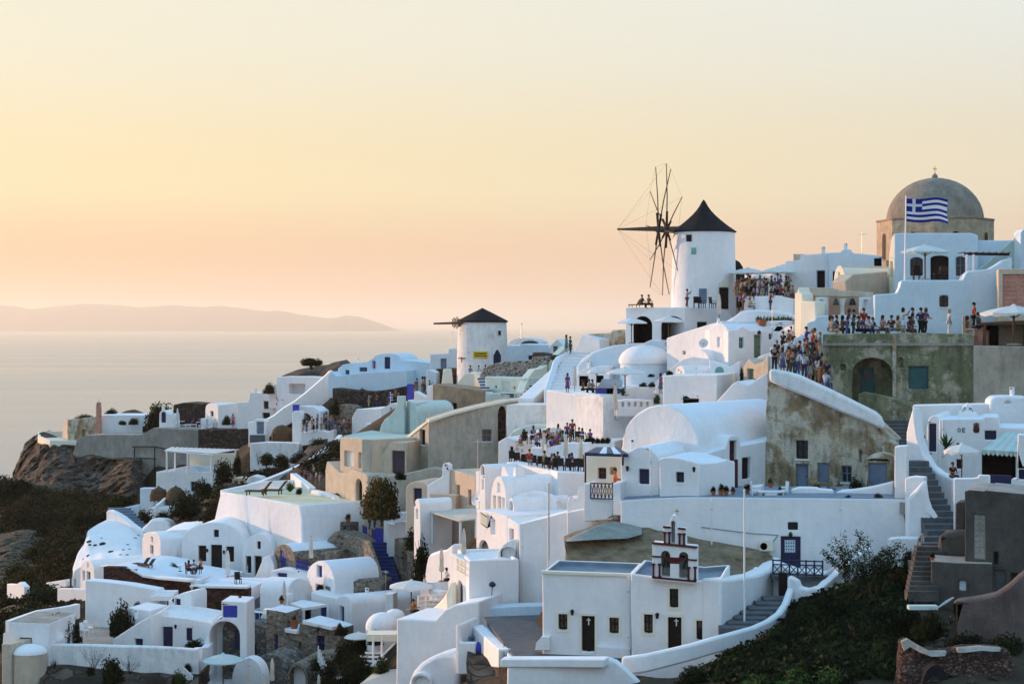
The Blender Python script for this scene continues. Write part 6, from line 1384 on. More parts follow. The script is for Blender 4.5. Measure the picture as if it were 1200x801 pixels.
H('pink_house','weathered pink house wall with tan frame at right edge','house',pl(1169,133.5,1210,132.5),[(1169.5,315),(1190,314.5),(1210,314)],(395,395),3,'sand',[ho('shut',1175,321,1212,362,col='pink',rec=.15)])
PKH=None
H('pink_steps_wall','pinkish stair flank beside the large market parasol','wall',pl(1139,131.5,1160,130.5),[(1139.5,386),(1146,385),(1156,387)],405,2,'pink')
H('seat_block','pale plaster block where people sit by pink steps','wall',pl(1127,132.5,1141,132),[(1127.5,369),(1140,369.5)],395,1.2,'beige_grey')
H('bar_terrace','dark open fronted bar under the large market parasol','house',pl(1150,131,1210,130),[(1152,378),(1180,376),(1210,375)],(407,407),4,'brown_wood',[ho('open',1156,381,1205,405,rec=3,inn=1)])
H('barrel_house','beige barrel vaulted house with sunlit rounded gable','house',pl(976,152,992,147,1),[(976.5,332),*arc(977,329,991,331,310.8,12)],(345,345),13,'cream',[ho('open',982.3,319,984.2,325.5,rec=.3)],roofmat='beige')  # gable paler than the beige sides: sunlight put into its colour
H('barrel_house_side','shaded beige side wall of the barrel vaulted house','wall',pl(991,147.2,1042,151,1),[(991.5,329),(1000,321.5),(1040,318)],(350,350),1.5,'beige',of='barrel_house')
BP=H('bell_beam','long tan plaster beam above the two hanging bells','wall',pl(936,145,1025,142.5),[(936,337.5),(950,336.8),(975,337),(986,340.5),(1000,341),(1024,342.5)],(347,348),1.5,'beige',skirt=0)
H('bell_post','tall sunlit cream post with pointed cap left of bells','pillar',pl(930,144.5,942,143,1),[(931,352),(931.5,343.5),(934,342.5),(935.6,336),(937.4,342.5),(940,343.5),(940.5,352)],400,1.2,'cream',skirt=.5)
H('bell_post','broad cream wall pier beside the pointed post','pillar',pl(937,143,957,141.5,1),[(937.5,353),(955.5,352.5)],398,1.2,'cream',skirt=.5)
H('bell_post','grey ornamental pier left of the first bell','pillar',pl(955,143.6,970,143.2,1),[(955.5,348),(969.5,348)],372,.8,'white_old',[ho('open',960,351,965,363,arch=1,rec=.3)],skirt=.5)
H('bell_post','grey ornamental pier right of the second bell','pillar',pl(1006,142.8,1024,142.4,1),[(1006.5,348),(1023.5,348)],372,.8,'white_old',[ho('open',1012,351,1017,363,arch=1,rec=.3)],skirt=.5)
MB().lathe(P(987,372,143.4),[(.25,0),(.2,.2),(.18,1.0),(.32,1.4),(.4,1.6)],n=14).build('column','white_old',BP,True)
for x_,lb in((979.6,'green bronze bell hanging left under the tan beam'),(999,'dark bronze bell hanging right under the tan beam')):
 a=P(x_,356,143.2)
 bl=thing('bell',lb,'bell',a)
 sc2=1.0 if x_<990 else 1.25
 MB().lathe(a,[(.25*sc2,-.1),(.22*sc2,.05),(.15*sc2,.3),(.11*sc2,.42),(.03,.5)],n=14).build('bell_body','bronze' if x_<990 else 'iron',bl,True)
 MB().tube(a+Vector((0,0,.7)),P(x_,347,143.2),.04).build('hanger','iron',bl)
H('blue_low_wall','pale blue low wall behind the seated sunset watchers','wall',pl(944,141,1025,138.5),[(944.5,380),(948,377),(954,375.5),(956,371.5),(962,369.5),(990,369),(1024.5,369)],(400,400),1.5,'pale_blue')
H('back_wall_tan','tan back wall behind the two hanging bells','wall',pl(938,146.5,1025,145.5),[(938,346),(1024,344)],372,.6,'sand',skirt=.5)
H('blue_ramp_wall','pale blue ramp wall where the stair crowd climbs','wall',pl(902,140,946,137),[(902.5,407),(912,405),(925,401),(932,395.5),(944,391)],(446,446),1.0,'pale_blue',skirt=.5)
H('white_flats','white cubic house group with dark doorway on the ridge','house',pl(915,166,975,163),[(920,320),(920.5,306),(937.5,304.5),(938,298.8),(955,297.5),(972,295.8),(975,296)],(350,350),6,'white',[ho('door',957,317,966.6,337,rec=.4)])
H('white_flats','pale blue house with roof vents right of dark doorway','house',pl(972,161,1034,160),[(972,296),(985,295.5),*arc(986,295,999,295.3,291.6,6),(1000,296.5),(1033,299.5)],(345,345),6,'pale_blue',[ho('open',1024.6,302.8,1033,311.5,rec=1,inn=1),ho('door',976,318,979.5,338,rec=.4)])
H('white_flats','low white house wall behind the crowd parasols','house',pl(886,170,940,167),[(886,329),(900,325.5),(914,310),(925,307.5),(938,306.5)],(350,350),5,'white')
H('ridge_parapet','tan roof parapet line on the ridge skyline','wall',pl(930,176,1012,174),[(929.5,297.5),(944,297.8),(944.5,300),(993,298),(994,296.7),(1011,297)],312,1,'sand')
H('stair_seat_wall','sunlit white stepped wall where three people sit','wall',pl(904,149,932,146,1),[(904.5,403),(908,398),(912,389),(918,384),(930,380)],(415,415),1.5,'white',skirt=.5)
# ---- the hillside
GP=[]
for q in((0,556,258),(12,580,256),(60,572,262),(110,582,262),(155,588,262),(165,580,270),(165,583,274.3),(182,583,272.4),(205,580,270.3),(185,585,264),(212,588,256),(235,548,258),(190,595,230),(0,620,232),(60,622,228),(120,606,226),(160,604,212),(0,690,200),(40,690,192),(78,650,200),(0,715,168),(30,712,160),(0,745,148),(-60,640,240),(-60,740,190),(-150,760,240),(300,550,212),(340,547,220),(370,530,230),(395,516,235),(280,578,200),(250,600,184),(230,592,198),(262,562,204),(240,612,180),(220,604,190),(205,618,184),(0,803,126),(60,795,127),(120,798,126.5),(200,800,126),(240,806,126),(90,786,129),(400,806,128),(410,770,133),(425,750,135),(400,752,136),(500,815,105),(350,815,128),(790,788,91),(850,772,92.5),(900,752,94),(940,725,97),(960,700,99),(1000,685,99.5),(1045,668,100),(1065,690,97),(1075,712,93),(1060,750,89.5),(900,803,84),(1000,803,82),(1100,752,87),(1150,757,85.5),(1200,760,84),(1174,803,78),(1210,803,76),(740,806,88),(650,815,86),(800,815,84),(1070,785,83),(440,818,121),(418,814,124),(455,812,124),(436,800,127)):
 GP.append(P(*q))
pts=[Vector(b)for b in BASES]
keep=[]
for b in sorted(pts,key=lambda v_:v_.z):
 if all((b.xy-k.xy).length>2.2 for k in keep):keep.append(b)
keep=[k for k in keep if all((k.xy-g_.xy).length>3.0 for g_ in GP)]
extra=[]
for x in range(-260,261,40):
 extra+=[Vector((x,-60,-46)),Vector((x,20,-40)),Vector((x,62,-30 if abs(x)<80 else-34)),Vector((x,470,-125))]
for y in range(80,470,40):extra+=[Vector((-260,y,-118)),Vector((260,y,-20-max(0,y-200)*.3))]
for x in range(-120,20,20):extra.append(Vector((x,345+x*.1,-106)))
for x in range(20,260,24):extra+=[Vector((x,240,-8)),Vector((x,300,-45)),Vector((x,380,-100))]
extra+=[Vector((-75,236+70,-92)),Vector((-88,290,-95)),Vector((-100,260,-98)),Vector((-110,230,-90)),Vector((-110,180,-70)),Vector((-100,130,-58))]
ALL=GP+keep+extra
A=np.array([[p.x,p.y]for p in ALL]);Z=np.array([p.z for p in ALL])
n=len(A)
def phi(d):return np.sqrt(d*d+1.0)
M=phi(np.linalg.norm(A[:,None]-A[None],axis=2));M[np.diag_indices(n)]-=.12
C=np.ones((n,3));C[:,1:]=A/100
S=np.zeros((n+3,n+3));S[:n,:n]=M;S[:n,n:]=C;S[n:,:n]=C.T
sol=np.linalg.lstsq(S,np.concatenate([Z,np.zeros(3)]),rcond=None)[0]
def height(x,y):
 x=np.atleast_1d(np.asarray(x,float));y=np.atleast_1d(np.asarray(y,float))
 out=np.empty(len(x))
 for i in range(0,len(x),4000):
  q=np.stack([x[i:i+4000],y[i:i+4000]],1)
  d=phi(np.linalg.norm(q[:,None]-A[None],axis=2))
  out[i:i+4000]=d@sol[:-3]+sol[-3]+(q/100)@sol[-2:]
 return np.clip(out,-130,30)
xs=np.concatenate([np.arange(-260,-120,6),np.arange(-120,110,1.5),np.arange(110,261,6)])
ys=np.concatenate([np.arange(-60,76,6),np.arange(76,330,1.5),np.arange(330,471,6)])
GX,GY=np.meshgrid(xs,ys)
gz=height(GX.ravel(),GY.ravel())
V=[]
for x,y,z in zip(GX.ravel(),GY.ravel(),gz):
 p=Vector((x,y,z))
 V.append((x,y,z+.55*noise.fractal(p*.22,1,2,4)+.25*noise.noise(p*.9)-.25))
nx=len(xs);fs=[]
for j in range(len(ys)-1):
 for i in range(nx-1):
  a=j*nx+i;fs.append((a,a+1,a+nx+1,a+nx))
ter=new('hillside_ground',V,fs,'earth',None,True,recalc=False,ang=80);ter['kind']='structure'
TT=BVHTree.FromPolygons(V,fs)
sr_=random.Random(5)
def ground(px,py):
 d=P(px,py,100).normalized();h=TT.ray_cast(Vector((0,0,0))+d*60,d)
 return h[0]
def drop(x,y):
 h=TT.ray_cast(Vector((x,y,60)),Vector((0,0,-1)));return h[0]if h[0]else Vector((x,y,-20))
cl=curtain('cliff',[(10,566,297),(14,553,299),(22,536,300),(30,519,299),(40,511,297),(47,508,293),(55,518,288),(62,521,286),(88,521.5,284.2),(87,530,283),(120,533,277),(157,537,270)],[(6,606,262),(20,604,261),(50,596,262),(80,592,262),(110,592,262),(135,592,260),(162,592,257)],170,70,2.2,'rock',None,.13,7,amp3=.8)
cl['kind']='structure'
md=curtain('rock_mound',[(331,441.5,268),(340,438,268),(350,433.5,268),(358,431,268),(368,430,267),(380,429,266),(390,424.5,265),(399,422.5,264),(403,426,263)],[(331,446,263),(350,446,262),(375,446,261),(395,442,259),(404,436,257)],50,12,.9,'rock_dark',None,.35,11);md['kind']='structure'
md2=curtain('rock_mound',[(138,486.5,298),(146,481.5,298),(154,480.2,298),(162,483.5,298),(169,487,298)],[(136,492,294),(170,492,294)],24,6,.4,'rock_dark',None,.5,3);md2['kind']='structure'
cv=curtain('rubble_wall',[(1057,752,83),(1063,748.5,83),(1075,756,82.5),(1090,764,82),(1112,763,82),(1130,757,82),(1172,759,82),(1184,763,82)],[(1052,812,81),(1080,814,80.5),(1110,815,80.5),(1140,815,80),(1190,815,80)],90,40,.18,'rock_rubble',None,1.2,.8,amp3=.12)
curtain('plaster_edge',[(1057,752,82.4),(1064,748,82.5),(1075,755.5,82),(1090,763.5,81.5),(1110,763,81.4)],[(1060,762,82.2),(1066,757,82.2),(1078,764,81.8),(1092,769,81.3),(1108,768,81.2)],50,6,.1,'concrete',cv,1.3,.3,amp3=.1)
curtain('plaster_edge',[(1122,759,81.4),(1148,757.5,81.3),(1173,759,81.2)],[(1124,765,81.2),(1150,762,81.1),(1172,763,81)],40,5,.1,'concrete',cv,1.3,.3,amp3=.1)
tag(cv,'rubble wall of broken masonry with pale plaster edge','wall')
dk_=MB().poly(pl(1080,80.75),[pl(1080,80.75).at(*q)for q in arc(1079,812,1113,812,778,10)],-.1,.6).build('cave_shade_panel','thatch_dark',cv)  # dark panel set in the rubble face, painting the shade of a cave
sl_=curtain('stony_slope',[(344,546,223),(352,535,227),(362,522,231),(374,514,234),(388,511,234.5)],[(338,552,214),(352,545,216),(370,533,224),(392,519,228)],26,10,.5,'rock',None,.5,8)
sl_['kind']='structure'
eb=curtain('earth_bank',[(50,783,129.5),(75,782,129.4),(92,784,129.3),(140,790,129),(190,792,129),(232,793,128.5)],[(44,812,127),(100,812,127),(160,812,127),(232,812,127)],50,10,.35,'rock',None,.8,5)
eb['kind']='structure'
rs=curtain('rocky_slope',[(-5,628,226),(20,622,227),(45,626,226),(70,632,222),(86,645,214)],[(-10,690,200),(20,690,199),(45,688,198),(66,680,197),(84,676,196)],110,60,.9,'rock_slope',None,.35,2.5,amp3=.7);rs['kind']='structure'
rs=curtain('earth_slope',[(-5,716,170),(12,713,168),(30,716,164),(46,722,158)],[(-8,790,138),(2,790,137),(6,770,138),(20,745,145)],60,40,.5,'rock_slope',None,.4,2,amp3=.5);rs['kind']='structure'
# ---- plants
PR=random.Random(21)
ORD='first second third fourth fifth sixth seventh eighth ninth tenth eleventh twelfth thirteenth fourteenth fifteenth sixteenth seventeenth eighteenth'.split()
def leaf_mesh(name,mats,rx,ry,rz_,nl,size,seed,lumps=9,fill_=.55):
 """a bush of many small leaf faces gathered in uneven clumps"""
 r=random.Random(seed);v,f,mi=[],[],[]
 cs=[]
 for k in range(lumps):
  a=r.uniform(0,6.28);e=r.uniform(-.25,1)
  q=Vector((math.cos(a)*math.sqrt(max(0,1-e*e)),math.sin(a)*math.sqrt(max(0,1-e*e)),e))*r.uniform(.25,.64)
  cs.append((q,r.uniform(.33,.50),r.randrange(len(mats))))
 for i in range(nl):
  c,rad,m=r.choice(cs)
  d=Vector((r.gauss(0,1),r.gauss(0,1),r.gauss(0,1))).normalized()*rad*(r.random()**.35)
  p=c+d
  p=Vector((p.x*rx,p.y*ry,max(-.12,p.z)*rz_))
  n=(d.normalized()+Vector((r.gauss(0,.6),r.gauss(0,.6),r.gauss(0,.6)+.3))).normalized()
  u=n.orthogonal().normalized();u=Matrix.Rotation(r.uniform(0,6.28),3,n)@u;w_=n.cross(u)
  s=size*r.uniform(.6,1.3);b=len(v)
  v+=[p-u*s,p+w_*s*.5,p+u*s,p-w_*s*.5]
  f.append((b,b+1,b+2,b+3));mi.append(m if r.random()<.8 else r.randrange(len(mats)))
 me=bpy.data.meshes.new(name);me.from_pydata([tuple(q)for q in v],[],f)
 for m in mats:me.materials.append(MATS[m])
 me.polygons.foreach_set('material_index',mi)
 return me
def stem_mesh(seed,rx,rz_,n=5):
 r=random.Random(seed);m=MB()
 for k in range(n):
  a=r.uniform(0,6.28);q=Vector((math.cos(a)*rx*.45,math.sin(a)*rx*.45,rz_*r.uniform(.4,.8)))
  m.tube((0,0,-.25),q*.5+Vector((0,0,.05)),.05*rz_**.5,.035).tube(q*.5+Vector((0,0,.05)),q,.035,.012)
 me=bpy.data.meshes.new('stems');me.from_pydata([tuple(q)for q in m.v],[],m.f);me.materials.append(MATS['bark']);return me
LM={'dark':[leaf_mesh('foliage',['leaf_dark','leaf','leaf_dark'],1,1,1,2600,.075,3+i,20)for i in range(3)],'olive':[leaf_mesh('foliage',['leaf_olive','leaf_dark','leaf'],1,1,1,2200,.075,13+i,18)for i in range(2)],'brown':[leaf_mesh('foliage',['leaf_brown','leaf_dark','leaf_olive'],1,1,1,2200,.072,23+i,18)for i in range(2)],'green':[leaf_mesh('foliage',['leaf_green','leaf','leaf_dark'],1,1,1,2200,.075,33+i,16)for i in range(2)],'flower':[leaf_mesh('foliage',['leaf_dark','leaf_brown','leaf','flower'],1,1,1,1300,.07,43,10)]}
STM=[stem_mesh(5+i,1,1)for i in range(3)]
def bush(px,py,D,w_px,h_px,kind,label,group=None,name='shrub'):
 """py is the foot of the bush"""
 p=P(px,py,D);s=D/F
 t=thing(name,label,'shrub',p,PR.uniform(0,6.28),group)
 rx,rz_=w_px*s/2*1.05,h_px*s/.95
 for nm,me in(('foliage',PR.choice(LM[kind])),('stem',PR.choice(STM))):
  o=bpy.data.objects.new(nm,me);COL.objects.link(o);o.parent=t;o.scale=(rx,rx,rz_)
 return t
for a in((186.5,499,280,38,33,'dark','big rounded dark bush behind the tiny arched shrine'),(100,491,290,28,7,'brown','low brown scrub on the roof of the ruined stone house'),(129,486.5,291,20,10,'dark','dark bush showing above the low white house roof'),(157,496,284,14,8,'dark','small dark bush before the low white house'),(143,497,284,12,5,'olive','low olive bush before the low white house'),(315,459,261,17,12,'brown','round brown bush beside the low stepped white wing'),(266,496,266,13,10,'dark','dark round bush beside the dark blue door'),(393,482,240,15,17,'olive','olive bush at the corner of the rounded stone wall'),(425,459.5,245,10,6,'dark','small dark bush on the black volcanic wall'),(240,578,205,34,20,'dark','dark shrubs below the white pergola house',),(262,563,210,30,26,'dark','tall dark shrub right of the pergola house'),(277,551,214,14,24,'dark','narrow dark shrub behind the ruined kiosk'),(219,600,188,44,26,'dark','broad dark shrubs right of the thatched umbrellas'),(192,612,193,26,14,'dark','dark shrub below the small rounded terrace'),(169,616,194,24,24,'dark','rounded dark shrub beside the lilac stair wall'),(247,611,178,22,20,'brown','rusty brown shrub beside the tall white bastion'),(263,592,184,18,18,'brown','small rusty shrub at the top of tall white bastion'),(312,543,225,24,14,'olive','olive scrub bush below the ivy wall'),(330,546,224,26,16,'olive','wide olive scrub bush on the stony slope'),(352,540,226,30,14,'olive','olive scrub above the long diagonal wall'),(374,528,231,26,16,'olive','olive scrub bush below the sunset path wall'),(390,517,235,16,12,'dark','dark scrub clump at the bend of the path'),(343,620,165,22,17,'green','green bush at the foot of the tall white bastion'),(175,668,160,14,0,'green','')):
 if a[6]:bush(*a)
bush(203,667,160,15,9,'green','small clipped green bush on the pale terrace')
tr=bush(447,600,156,50,42,'brown','large round bronze green tree before the beige houses',name='round_tree');tr['category']='tree'
for c in tr.children:
 if c.name.startswith('foliage'):c.data=leaf_mesh('crown',['leaf_bronze','leaf_olive','leaf_bronze'],1,1,1,9000,.07,77,40);c.name='crown'
 else:c.name='trunk'
pt=thing('umbrella_pine','dark flat topped tree on the skyline rock mound','tree',P(365,432,262))
MB().tube(P(365,433,262),P(364,426,262),.28,.2).tube(P(364,427,262),P(359,424.5,262),.15,.1).tube(P(364,427,262),P(370,424.5,262),.15,.1).build('trunk','bark',pt)
o=bpy.data.objects.new('crown',leaf_mesh('crown',['leaf_brown','leaf_dark','leaf_brown'],1,1,1,5000,.085,5,22));COL.objects.link(o);o.parent=pt
o.scale=(15.5*.131,1.9,9.5*.131);o.location=P(364,427,262)-Vector(pt.location)
for(x_,yt,yb,yg,w_,d_,lb)in((186,570,581,598,21,209,'thatched umbrella left of pair by dark shrubs'),(206,569.5,586,600,25,207,'larger thatched umbrella with ragged straw fringe')):
 t=thing('thatched_umbrella',lb,'umbrella',P(x_,yg,d_));s=d_/F;c=P(x_,yg,d_);h=(yg-yt)*s;e=(yg-yb)*s
 MB().tube(c,c+Vector((0,0,h*.95)),.08).build('pole','bark',t)
 r_=w_*s/2
 MB().lathe(c,[(r_*.96,e-.25),(r_,e),(r_*.8,(e+h)/2+.2),(r_*.45,h-.2),(.12,h),(.05,h+.15)],n=22).build('straw_cap','thatch',t,True)
 m=MB()
 for k in range(44):
  a=k/44*6.283;q=c+Vector((math.cos(a)*r_*.95,math.sin(a)*r_*.95,e));m.box(q-Vector((0,0,.22)),(.14,.05,.5+.3*PR.random()),rz=a+1.57)
 fr=m.build('straw_fringe','thatch',t);fr['kind']='stuff'
t=thing('thatched_shelter','rounded straw thatched shelter beside the white tower post','shelter',P(330,512,239))
MB().lathe(P(330.5,508,240),[(1.5,-.9),(1.55,-.2),(1.3,.6),(.8,1.05),(.1,1.25)],n=22,sx=1,sy=.9).build('straw_cap','thatch',t,True)
for x_ in(320.5,340):MB().tube(P(x_,518,239),P(x_,507,239),.09).build('post','bark',t)
bush(142,738,141,36,38,'dark','tall climbing plant on the long plain white wall');bush(161,714,144.5,14,10,'dark','dark rounded plant at the top of climbing plant')
bush(70,756,134,40,42,'flower','flowering bush among the pots of left courtyard');bush(85,752,135,26,34,'brown','rusty flowering shrub beside the white chairs')
bush(131,798,127,32,34,'dark','dark green rounded shrub before the long low wall');bush(106,789,127.5,12,9,'dark','small dark clump left of the rounded shrub')
bush(209,803,126,22,20,'green','grassy green shrub by the white picket railing');bush(220,785,129.5,11,9,'dark','small dark bush behind the picket railing');bush(228,760,136.5,28,14,'dark','dark hedge below the navy shutter window')
def twigs(px,py,D,h_px,label,n=16,seed=1,mat_='leaf_brown',spread=.6):
 r=random.Random(seed);s=D/F;h=h_px*s;m=MB();lv=MB()
 for k in range(n):
  a=r.uniform(0,6.28);q=Vector((math.cos(a)*h*spread*r.random(),math.sin(a)*h*.3*r.random(),h*r.uniform(.5,1)))
  m.tube((0,0,0),q*.55+Vector((0,0,h*.05)),.012,.009,n=4).tube(q*.55+Vector((0,0,h*.05)),q,.009,.004,n=4)
  for j in range(9):
   p=q*r.uniform(.45,1.02)+Vector((r.gauss(0,.05),r.gauss(0,.05),r.gauss(0,.05)))*h;u=Vector((r.gauss(0,1),r.gauss(0,1),r.gauss(0,1))).normalized()*.035;w_=u.orthogonal()
   lv.add([p-u,p+w_*.6,p+u,p-w_*.6],[(0,1,2,3)])
 t=thing('dry_plant',label,'plant',P(px,py,D))
 for nm,q,mt in(('stem',m,'leaf_brown'),('leaf',lv,mat_)):
  me=bpy.data.meshes.new(nm);me.from_pydata([tuple(x)for x in q.v],[],q.f);me.materials.append(MATS[mt]);o=bpy.data.objects.new(nm,me);COL.objects.link(o);o.parent=t;o['kind']='stuff'
twigs(110,785,128.5,30,'wispy dry plant leaning on the long low wall',18,1);twigs(152,790,128,24,'wispy dry plant right of the rounded shrub',18,2);twigs(64,784,129,14,'thin dry twigs at the left end of the low wall',12,3)
twigs(372,742,139,10,'dry twigs sprouting on the brown basement wall',10,6)
for i,a in enumerate(((386,800,130,34,30,'brown','rusty bush below the brown basement wall'),(415,795,129,44,34,'dark','dark bush below the white slatted steps'),(432,800,127,28,26,'green','green bush left of the cream canvas awning'),(405,772,133,36,28,'brown','rusty creeper below the terracotta planter'),(400,742,137,20,11,'dark','dark plant spilling from the terracotta planter'),(424,764,133,30,26,'dark','dark shrub behind the scalloped parasol'),(440,752,131,22,16,'brown','rusty shrub under the beam pergola'),(373,782,134,26,14,'dark','dark creeper on the low dark stone wall'),(377,667,152,0,0,'dark',''),(375.5,690,150.5,11,7,'dark','plants in the window box of blue window house'),(492,672,137,26,50,'dark','tall dark shrub in the shaded gap beside stairs'),(486,640,150,30,26,'olive','olive agave shrub below the tan canopy'),(500,630,148,24,20,'brown','rusty shrub in the shade of tan canopy'),(494,655,146,22,30,'dark','dark shaded shrub behind the rosy curved wall'),(432,634,162,16,8,'dark','low dark plants on the stone stair wall'),(470,560,160,16,10,'dark','dark ivy on the stained rendered wall'))):
 if a[6]:bush(*a)
def agave_mesh(n,seed):
 r=random.Random(seed);m=MB()
 for k in range(n):
  a=r.uniform(0,6.28);e=r.uniform(.35,1.4);L=r.uniform(.75,1.05)
  d=Vector((math.cos(a)*math.cos(e),math.sin(a)*math.cos(e),math.sin(e)));s=Vector((-math.sin(a),math.cos(a),0))*.07
  p1=d*L*.55;p2=d*L-Vector((0,0,.06));nrm=d.cross(s).normalized()*.025
  m.add([-s,s,p1+s,p1-s,p2,p1+nrm],[(0,1,2,5),(0,5,3),(2,4,5),(3,5,4),(0,3,2,1),(3,4,2)])
 me=bpy.data.meshes.new('blade');me.from_pydata([tuple(q)for q in m.v],[],m.f);me.materials.append(MATS['leaf_green']);return me
AG=[agave_mesh(22,i)for i in range(3)]
POT=MB().lathe((0,0,0),[(.19,0),(.27,.42),(.31,.44),(.31,.52),(.25,.52),(.24,.44)],n=14)
pm_=bpy.data.meshes.new('pot');pm_.from_pydata([tuple(q)for q in POT.v],[],POT.f);pm_.materials.append(MATS['terracotta'])
def potted(px,py,D,h_px,label,kind='agave',pot=True,group=None,pots=1.0):
 s=D/F;h=h_px*s;t=thing('potted_plant',label,'potted plant',P(px,py,D),PR.uniform(0,6),group)
 z=0
 if pot:
  o=bpy.data.objects.new('pot',pm_);COL.objects.link(o);o.parent=t;k=h*.8*pots;o.scale=(k,k,k);z=k*.5
 me=PR.choice(AG)if kind=='agave' else PR.choice(LM[kind])
 o=bpy.data.objects.new('leaves',me);COL.objects.link(o);o.parent=t;k=(h-z)*(1.0 if kind=='agave' else .9);o.scale=(k if kind=='agave' else k*.6,)*2+(k,);o.location=(0,0,z)
 return t
for i in range(9):potted(889+i*4.6,379.5-abs(i-4)*.2,151.5,11,ORD[i]+' agave from the left along the white planter','agave',False,'agaves along the white planter')
o=MB().lathe(P(893,381.3,150.6),[(.3,0),(.36,.5),(.4,.55)],n=14,sx=1.1).build('planter_pot','terracotta');tag(o,'wide terracotta pot at the left end of agave row','pot')
potted(340,576,171.4,15,'spiky agave on the lounger terrace','agave',False);bush(350,577.5,170,9,8,'dark','small dark round bush beside the spiky agave')
potted(380.5,613.5,162,11,'small green plant on white block by the stairs','green');potted(408,612,161.5,13,'rusty plant in terracotta pot on grey shed','brown');potted(467,627,160.5,20,'terracotta pot with bush beside the blue gate','brown',pots=1.3)
potted(1108.5,529,112.5,24,'spiky palm beside the tall navy door','agave',pots=.45);potted(1122.5,524,113.5,7,'small green pot plant behind the open parasol','green')
potted(836,580,110.8,12,'dark pot plant at left of four by the lilac wall','dark');potted(845,580,110.6,16,'tallest pot plant by the lilac wall','green');potted(851,580,110.6,13,'bushy pot plant next to the tallest by lilac wall','dark');potted(859,579,110.6,11,'pot plant by the maroon door frame','brown')
potted(876,578,111.5,14,'dark tall pot plant beside the dark house shutter','dark');potted(903,571,112,13,'green plant in terracotta pot on white table','green');potted(914,576,111.5,8,'small terracotta pot plant on the white table','brown')
for i,a in enumerate(((957,578,114,16,12,'dark','dark bush left of three below the ochre doors'),(972,579,114,18,11,'dark','low dark bush in the middle below ochre doors'),(1004,575,113,20,20,'dark','tall dark bush beside the pale blue ochre door'),(1030,583.5,108.5,13,7,'green','small palm clump on the long white wall'),(994,584,108.8,10,5,'brown','brown dry tuft on the long white wall'))):bush(*a)
potted(330,707,143,12,'terracotta pot on the brown basement terrace','brown');potted(345,735,141.8,16,'large terracotta pot beside dark porch openings','brown',pots=1.5);potted(398,744,138.5,16,'terracotta planter box on the stone wall corner','dark',pots=1.4)
potted(281,704,138.2,9,'terracotta pot on the rooftop box','brown');potted(255,711,139.5,12,'dark plant at the edge of the low white roof','brown',False)
potted(730,466,150,14,'spiky palm in pot on the parasol terrace','agave',pots=.6);bush(770,471,147.5,10,11,'green','green bush beside the row of small arches');bush(754,453,152,12,6,'brown','rusty plants on the low curved roof wall');bush(764,452,151.5,10,6,'olive','olive plants right of the rusty roof plants');bush(763,441,154,10,4,'dark','dark plants at the foot of the white dome')
bush(785,438.5,147.5,12,6,'dark','dark flower box beside the two round vents')
bush(869,448,139.5,6,20,'dark','thin climbing plant on the tan hut');potted(1092.5,657,94.5,11,'dark pot plant on the worn stone steps','dark')
for i,x_ in enumerate((688,694,700,706,712)):bush(x_,518,141,9,7,'dark',ORD[i]+' planter shrub from the left in hedge behind diners','planter hedge behind diners')
twigs(303,545,233.5,22,'ivy hanging down the rough white wall',14,9,'leaf_olive',.3)
# ---- dark shrubs of the lower right bank
for i,a in enumerate(sorted(((905,775,92,70,42,'dark'),(945,752,94,62,50,'dark'),(985,740,94.5,70,60,'dark'),(1025,722,96,66,54,'dark'),(1052,700,98,44,40,'brown'),(860,790,90.5,60,30,'dark'),(1060,745,91,60,46,'dark'),(1010,765,90,70,44,'dark'),(960,785,88,70,42,'dark'),(815,800,89,50,26,'dark'),(1090,742,88.5,46,34,'olive'),(1038,775,87.5,50,34,'dark'),(1065,668,100,22,26,'dark'),(1035,690,99,40,40,'dark'),(1130,758,86.5,60,22,'dark'),(1180,766,85,60,24,'dark'),(905,800,86,70,34,'dark')))):
 bush(*a,ORD[i]+' dark shrub on the bank below chapel counting from the left','dark shrubs on the lower right bank')
for i,a in enumerate(((890,812,83.5,60,26),(935,812,83,64,34),(975,808,83,70,30),(1010,806,84,60,32))):bush(*a,'green',ORD[i]+' feathery green bush at the bottom edge from the left','feathery green bushes at the bottom')
bush(1062,640,101.5,0,0,'dark','')if 0 else None
rb=thing('rose_bush','loose leafy shrub climbing in front of the long white wall','shrub',P(1000,690,100.5))
r=random.Random(8);m=MB();v,f=[],[]
for k in range(30):
 x0,x1=r.uniform(985,1030),r.uniform(962,1060)
 top=618+abs(x1-998)*.62+r.random()**2*40 if x1<1030 else 632+abs(x1-1050)*.7+r.random()*25
 a=P(x0,692,100.5+r.uniform(-.6,.6));b=P(x1,top,100.5+r.uniform(-1,1));c=(a+b)/2+Vector((r.uniform(-.3,.3),0,.35))
 m.tube(a,c,.025,.018,n=5).tube(c,b,.018,.006,n=5)
 for j in range(120):
  t_=r.uniform(.25,1.03);p=(a.lerp(c,t_*2)if t_<.5 else c.lerp(b,t_*2-1))+Vector((r.gauss(0,.11),r.gauss(0,.12),r.gauss(0,.10)))
  u=Vector((r.gauss(0,1),r.gauss(0,1),r.gauss(0,.6))).normalized()*r.uniform(.05,.09);w_=u.orthogonal().normalized()*u.length*.55
  b_=len(v);v+=[p-u,p+w_,p+u,p-w_];f.append((b_,b_+1,b_+2,b_+3))
m.build('stem','bark',rb)
o=new('leaf',v,f,'leaf',rb,recalc=False);o['kind']='stuff'
